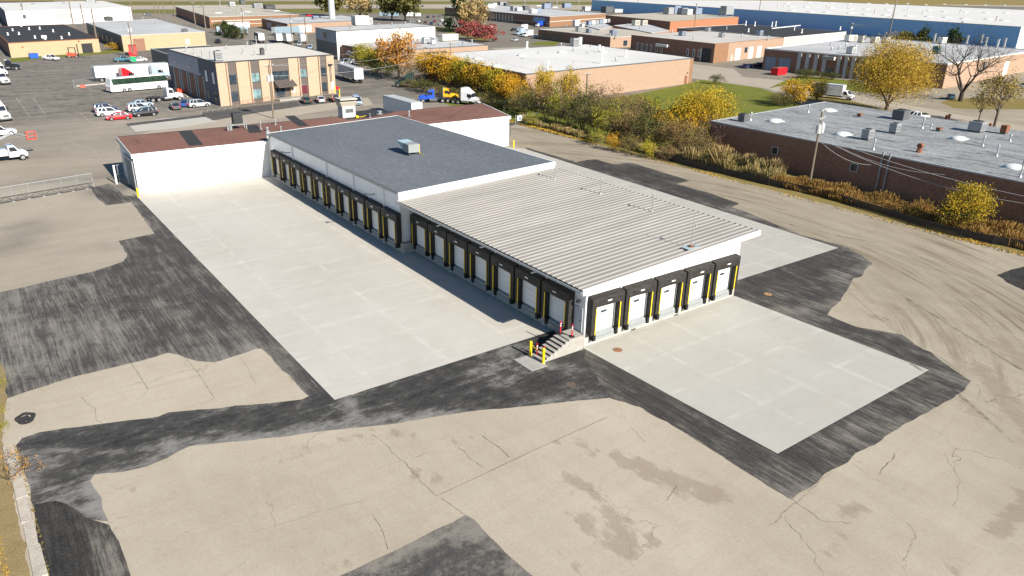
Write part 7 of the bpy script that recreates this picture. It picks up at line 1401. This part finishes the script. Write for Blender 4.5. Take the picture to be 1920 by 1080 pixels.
# ------------------------------------------------------------------ fences, gates, small things
def mesh_mat(name, col, op):
    m, t, b = newmat(name); b.inputs['Base Color'].default_value = (*col, 1); b.inputs['Roughness'].default_value = .5; b.inputs['Alpha'].default_value = op; return m
fab = mesh_mat('chain_link_fabric', (.26, .30, .28), .10); blackfab = mesh_mat('black_windscreen', (.012, .012, .012), .93)
a = G(0, 383); b_ = G(176, 352.5); d = (b_-a).normalized(); a0 = a-d*8; L = (b_-a0).length; 
o = thing('sliding_gate', 'long chain link sliding gate on a dark truss bottom rail at the left edge', 'gate', tuple(a0)); mb = MB(); z0, z1 = .75, 2.0
mb.cyl(a0+Vector((0, 0, z1)), b_+Vector((0, 0, z1)), .04); mb.cyl(b_+Vector((0, 0, .15)), b_+Vector((0, 0, z1)), .05); n = 10
for k in range(n): q = a0.lerp(b_, k/n); mb.cyl(q+Vector((0, 0, z0)), q+Vector((0, 0, z1)), .03, n=6)
mb.build('gate_frame', K['steel'], o); mb = MB(); mb.cyl(a0+Vector((0, 0, z0)), b_+Vector((0, 0, z0)), .045); mb.cyl(a0+Vector((0, 0, .14)), b_+Vector((0, 0, .14)), .05); m_ = 22
for k in range(m_): p = a0.lerp(b_, k/m_); q = a0.lerp(b_, (k+1)/m_); mb.cyl(p+Vector((0, 0, .14 if k % 2 else z0)), q+Vector((0, 0, z0 if k % 2 else .14)), .03, n=5)
mb.build('bottom_truss', K['dark'], o); mb = MB(); mb.poly([a0+Vector((0, 0, z0)), b_+Vector((0, 0, z0)), b_+Vector((0, 0, z1)), a0+Vector((0, 0, z1))]); mb.build('chain_link', fab, o)
mb = MB()
for k in range(11): q = a0.lerp(b_, (k+.5)/11); mb.obox((q.x, q.y), .34, .16, .02, .12, 0)
mb.build('roller', K['galv'], o)
g = G(219, 345); o = thing('gate_post_frame', 'white gate receiver post with pipe rails beside the shaded warehouse end', 'gate', tuple(g)); mb = MB(); mb.cyl(g, g+Vector((0, 0, 2.6)), .13); mb.build('post', K['white'], o); mb = MB()
for dx in (.5, 1.9): mb.cyl(g+Vector((dx, .6, 0)), g+Vector((dx, .6, 2.5)), .05, n=8)
for z in (1.2, 2.45): mb.cyl(g+Vector((0, .5, z)), g+Vector((2.2, .7, z)), .045, n=6)
mb.build('rails', K['galv'], o)
def fence(name, label, pts, h, mats, sp=2.6, pr=.035, top=True, cat='fence', postmat='galv', poststick=.15):
    o = thing(name, label, cat, (*pts[0], 0)); mbp = MB(); mbf = MB(); mbr = MB()
    for p, q in zip(pts[:-1], pts[1:]):
        p = Vector((*p, 0)); q = Vector((*q, 0)); n = max(1, int((q-p).length/sp))
        for k in range(n): r_ = p.lerp(q, k/n); m1 = MB(); m1.cyl(r_, r_+Vector((0, 0, h+poststick)), pr, n=6); m1.build('post', K[postmat], o)
        mbf.poly([p+Vector((0, 0, .03)), q+Vector((0, 0, .03)), q+Vector((0, 0, h)), p+Vector((0, 0, h))]); mbr.cyl(p+Vector((0, 0, h)), q+Vector((0, 0, h)), .025, n=5)
    mbf.build('fabric', mats, o); mbr.build('top_rail', K[postmat], o); return o
fp = [G2(*q) for q in [(1130, 262), (1200, 286), (1260, 303), (1320, 319), (1400, 338), (1440, 348), (1500, 360), (1560, 374), (1620, 393), (1680, 411), (1740, 430), (1800, 446), (1860, 458), (1920, 468), (2000, 490)]]
fence('lane_fence', 'low black fabric fence with short stakes along the lane below the reeds', fp, 1.0, blackfab, 2.6, .022, postmat='dark', poststick=.2)
fence('chain_link_gate', 'chain link gate across the far end of the lane beyond the brown roof', [G2(966, 236), G2(988, 233), G2(1008, 229)], 2.0, fab, 2.4, .05, cat='gate')
g = G(969.5, 236); mb = MB(); mb.box(g.x-.05, g.x+1.1, g.y-.12, g.y-.06, 1.0, 2.0); tag(mb.build('gate_sign', K['white']), 'small white and blue notice hanging on the lane gate', 'sign'); 
mb = MB(); mb.box(g.x+.2, g.x+.85, g.y-.14, g.y-.123, 1.15, 1.85); o = mb.build('notice_panel', K['bluegrey']); o.parent = bpy.data.objects['gate_sign']
fence('chain_link_fence', 'chain link fence half lost in the dark brush behind the gate', [G2(945, 208), G2(985, 204), G2(1020, 201)], 2.0, fab, 3, .05)
fence('wire_enclosure', 'small post and wire enclosure on a concrete curb beside the coach', [G2(140, 167), G2(196, 161)], 2.2, mesh_mat('thin_wire', (.4, .4, .4), .08), 5, .06)
mb = MB(); a = G(143, 162); b_ = G(200, 157); mb.hexa([(a.x, a.y-.2, 0), (b_.x, b_.y-.2, 0), (b_.x, b_.y+.2, 0), (a.x, a.y+.2, 0), (a.x, a.y-.2, .18), (b_.x, b_.y-.2, .18), (b_.x, b_.y+.2, .18), (a.x, a.y+.2, .18)]); tag(mb.build('curb', K['beige']), 'pale concrete parking curb beside the coach enclosure', 'curb')
g = G(155, 164); mb = MB(); mb.dome((g.x, g.y, 0), .7, .5, .7, n=9); mb.obox((g.x+.3, g.y), .5, .4, 0, .5, .4); tag(mb.build('rubble', K['orange']), 'orange lump of debris on the curb left of the coach', 'debris')
# red stop sign and bollards by the office corner
g = G(634, 187); o = thing('stop_sign', 'red octagonal sign at the right corner of the tan office', 'sign', tuple(g)); mb = MB(); mb.cyl(g, g+Vector((0, 0, 2.9)), .05, n=8); mb.build('post', K['galv'], o); mb = MB(); q = g+Vector((0, -.06, 2.75)); mb.cyl(q, q+Vector((-.02, -.03, 0)), .45, n=8); mb.build('sign_face', K['red'], o)
for k, (u, v_) in enumerate([(629, 182), (637.5, 188)]): bollard(u, v_, ['pale yellow bollard against the office corner', 'pale yellow bollard beside the red sign at the office'][k], 2.6)
# banner
g = G(249, 118); o = thing('banner', 'red over green fabric banner hanging beside the transformer pole', 'banner', tuple(g)); mb = MB(); mb.cyl(g, g+Vector((0, 0, 3.6)), .06, n=8); mb.build('post', K['galv'], o); mb = MB(); mb.hexa([g+Vector(v) for v in ((-.5, -.06, 2.2), (1.2, -.06, 1.9), (1.2, .02, 1.9), (-.5, .02, 2.2), (-1.0, -.06, 3.5), (.4, -.06, 3.2), (.4, .02, 3.2), (-1.0, .02, 3.5))]); mb.build('red_cloth', K['red'], o); mb = MB(); mb.hexa([g+Vector(v) for v in ((-.4, -.06, .4), (1.2, -.06, .3), (1.2, .02, .3), (-.4, .02, .4), (-.5, -.06, 2.18), (1.2, -.06, 1.88), (1.2, .02, 1.88), (-.5, .02, 2.18))]); mb.build('green_cloth', K['green'], o)
g = G(1065, 242); o = thing('marker_post', 'small red and white marker post at the edge of the lane weeds', 'marker', tuple(g)); mb = MB(); mb.cyl(g, g+Vector((0, 0, .6)), .2, .16, 10); mb.dome(g+Vector((0, 0, .6)), .2, .2, .15); mb.build('body', K['red'], o); mb = MB(); mb.cyl(g+Vector((-.3, 0, .4)), g+Vector((.3, 0, .4)), .09); mb.build('nozzle', K['white'], o)
g = G(957, 254); o = thing('gate_keypad', 'thin grey post just right of the brown roofed warehouse', 'post', tuple(g)); mb = MB(); mb.cyl(g, g+Vector((0, 0, 2.1)), .08, n=8); mb.build('post', K['dgrey'], o); mb = MB(); mb.box(g.x-.3, g.x+.2, g.y-.1, g.y+.1, 1.9, 2.25); mb.build('box', K['dark'], o)
for k, (u, v_) in enumerate([(1652, 238), (1779, 222), (1774, 224), (1856, 240)]):
    p = G2(u, v_); mb = MB(); mb.obox(p, .5, .4, 0, .8); mb.obox(p, .6, .5, .8, .95); tag(mb.build('post_stub', K['rust']), 'short rusty post stub along the street edge behind the silver roof, %s' % ORD[k], 'post', 'post stubs behind the silver roof')
g = G(342, 175); mb = MB(); mb.dome((g.x, g.y, 0), .7, .6, 1.1, n=10); mb.obox((g.x-.9, g.y-.2), .5, .5, 0, 1.2); tag(mb.build('equipment', K['orange']), 'orange and black equipment standing by the garage bay doors', 'equipment')
mb = MB(); a = G(326, 164); b_ = G(352, 182); mb.hexa([(a.x-.15, a.y, 0), (b_.x-.15, b_.y, 0), (b_.x+.15, b_.y, 0), (a.x+.15, a.y, 0), (a.x-.15, a.y, .16), (b_.x-.15, b_.y, .16), (b_.x+.15, b_.y, .16), (a.x+.15, a.y, .16)]); tag(mb.build('curb', K['beige']), 'pale curb along the garage bays of the tan office', 'curb')
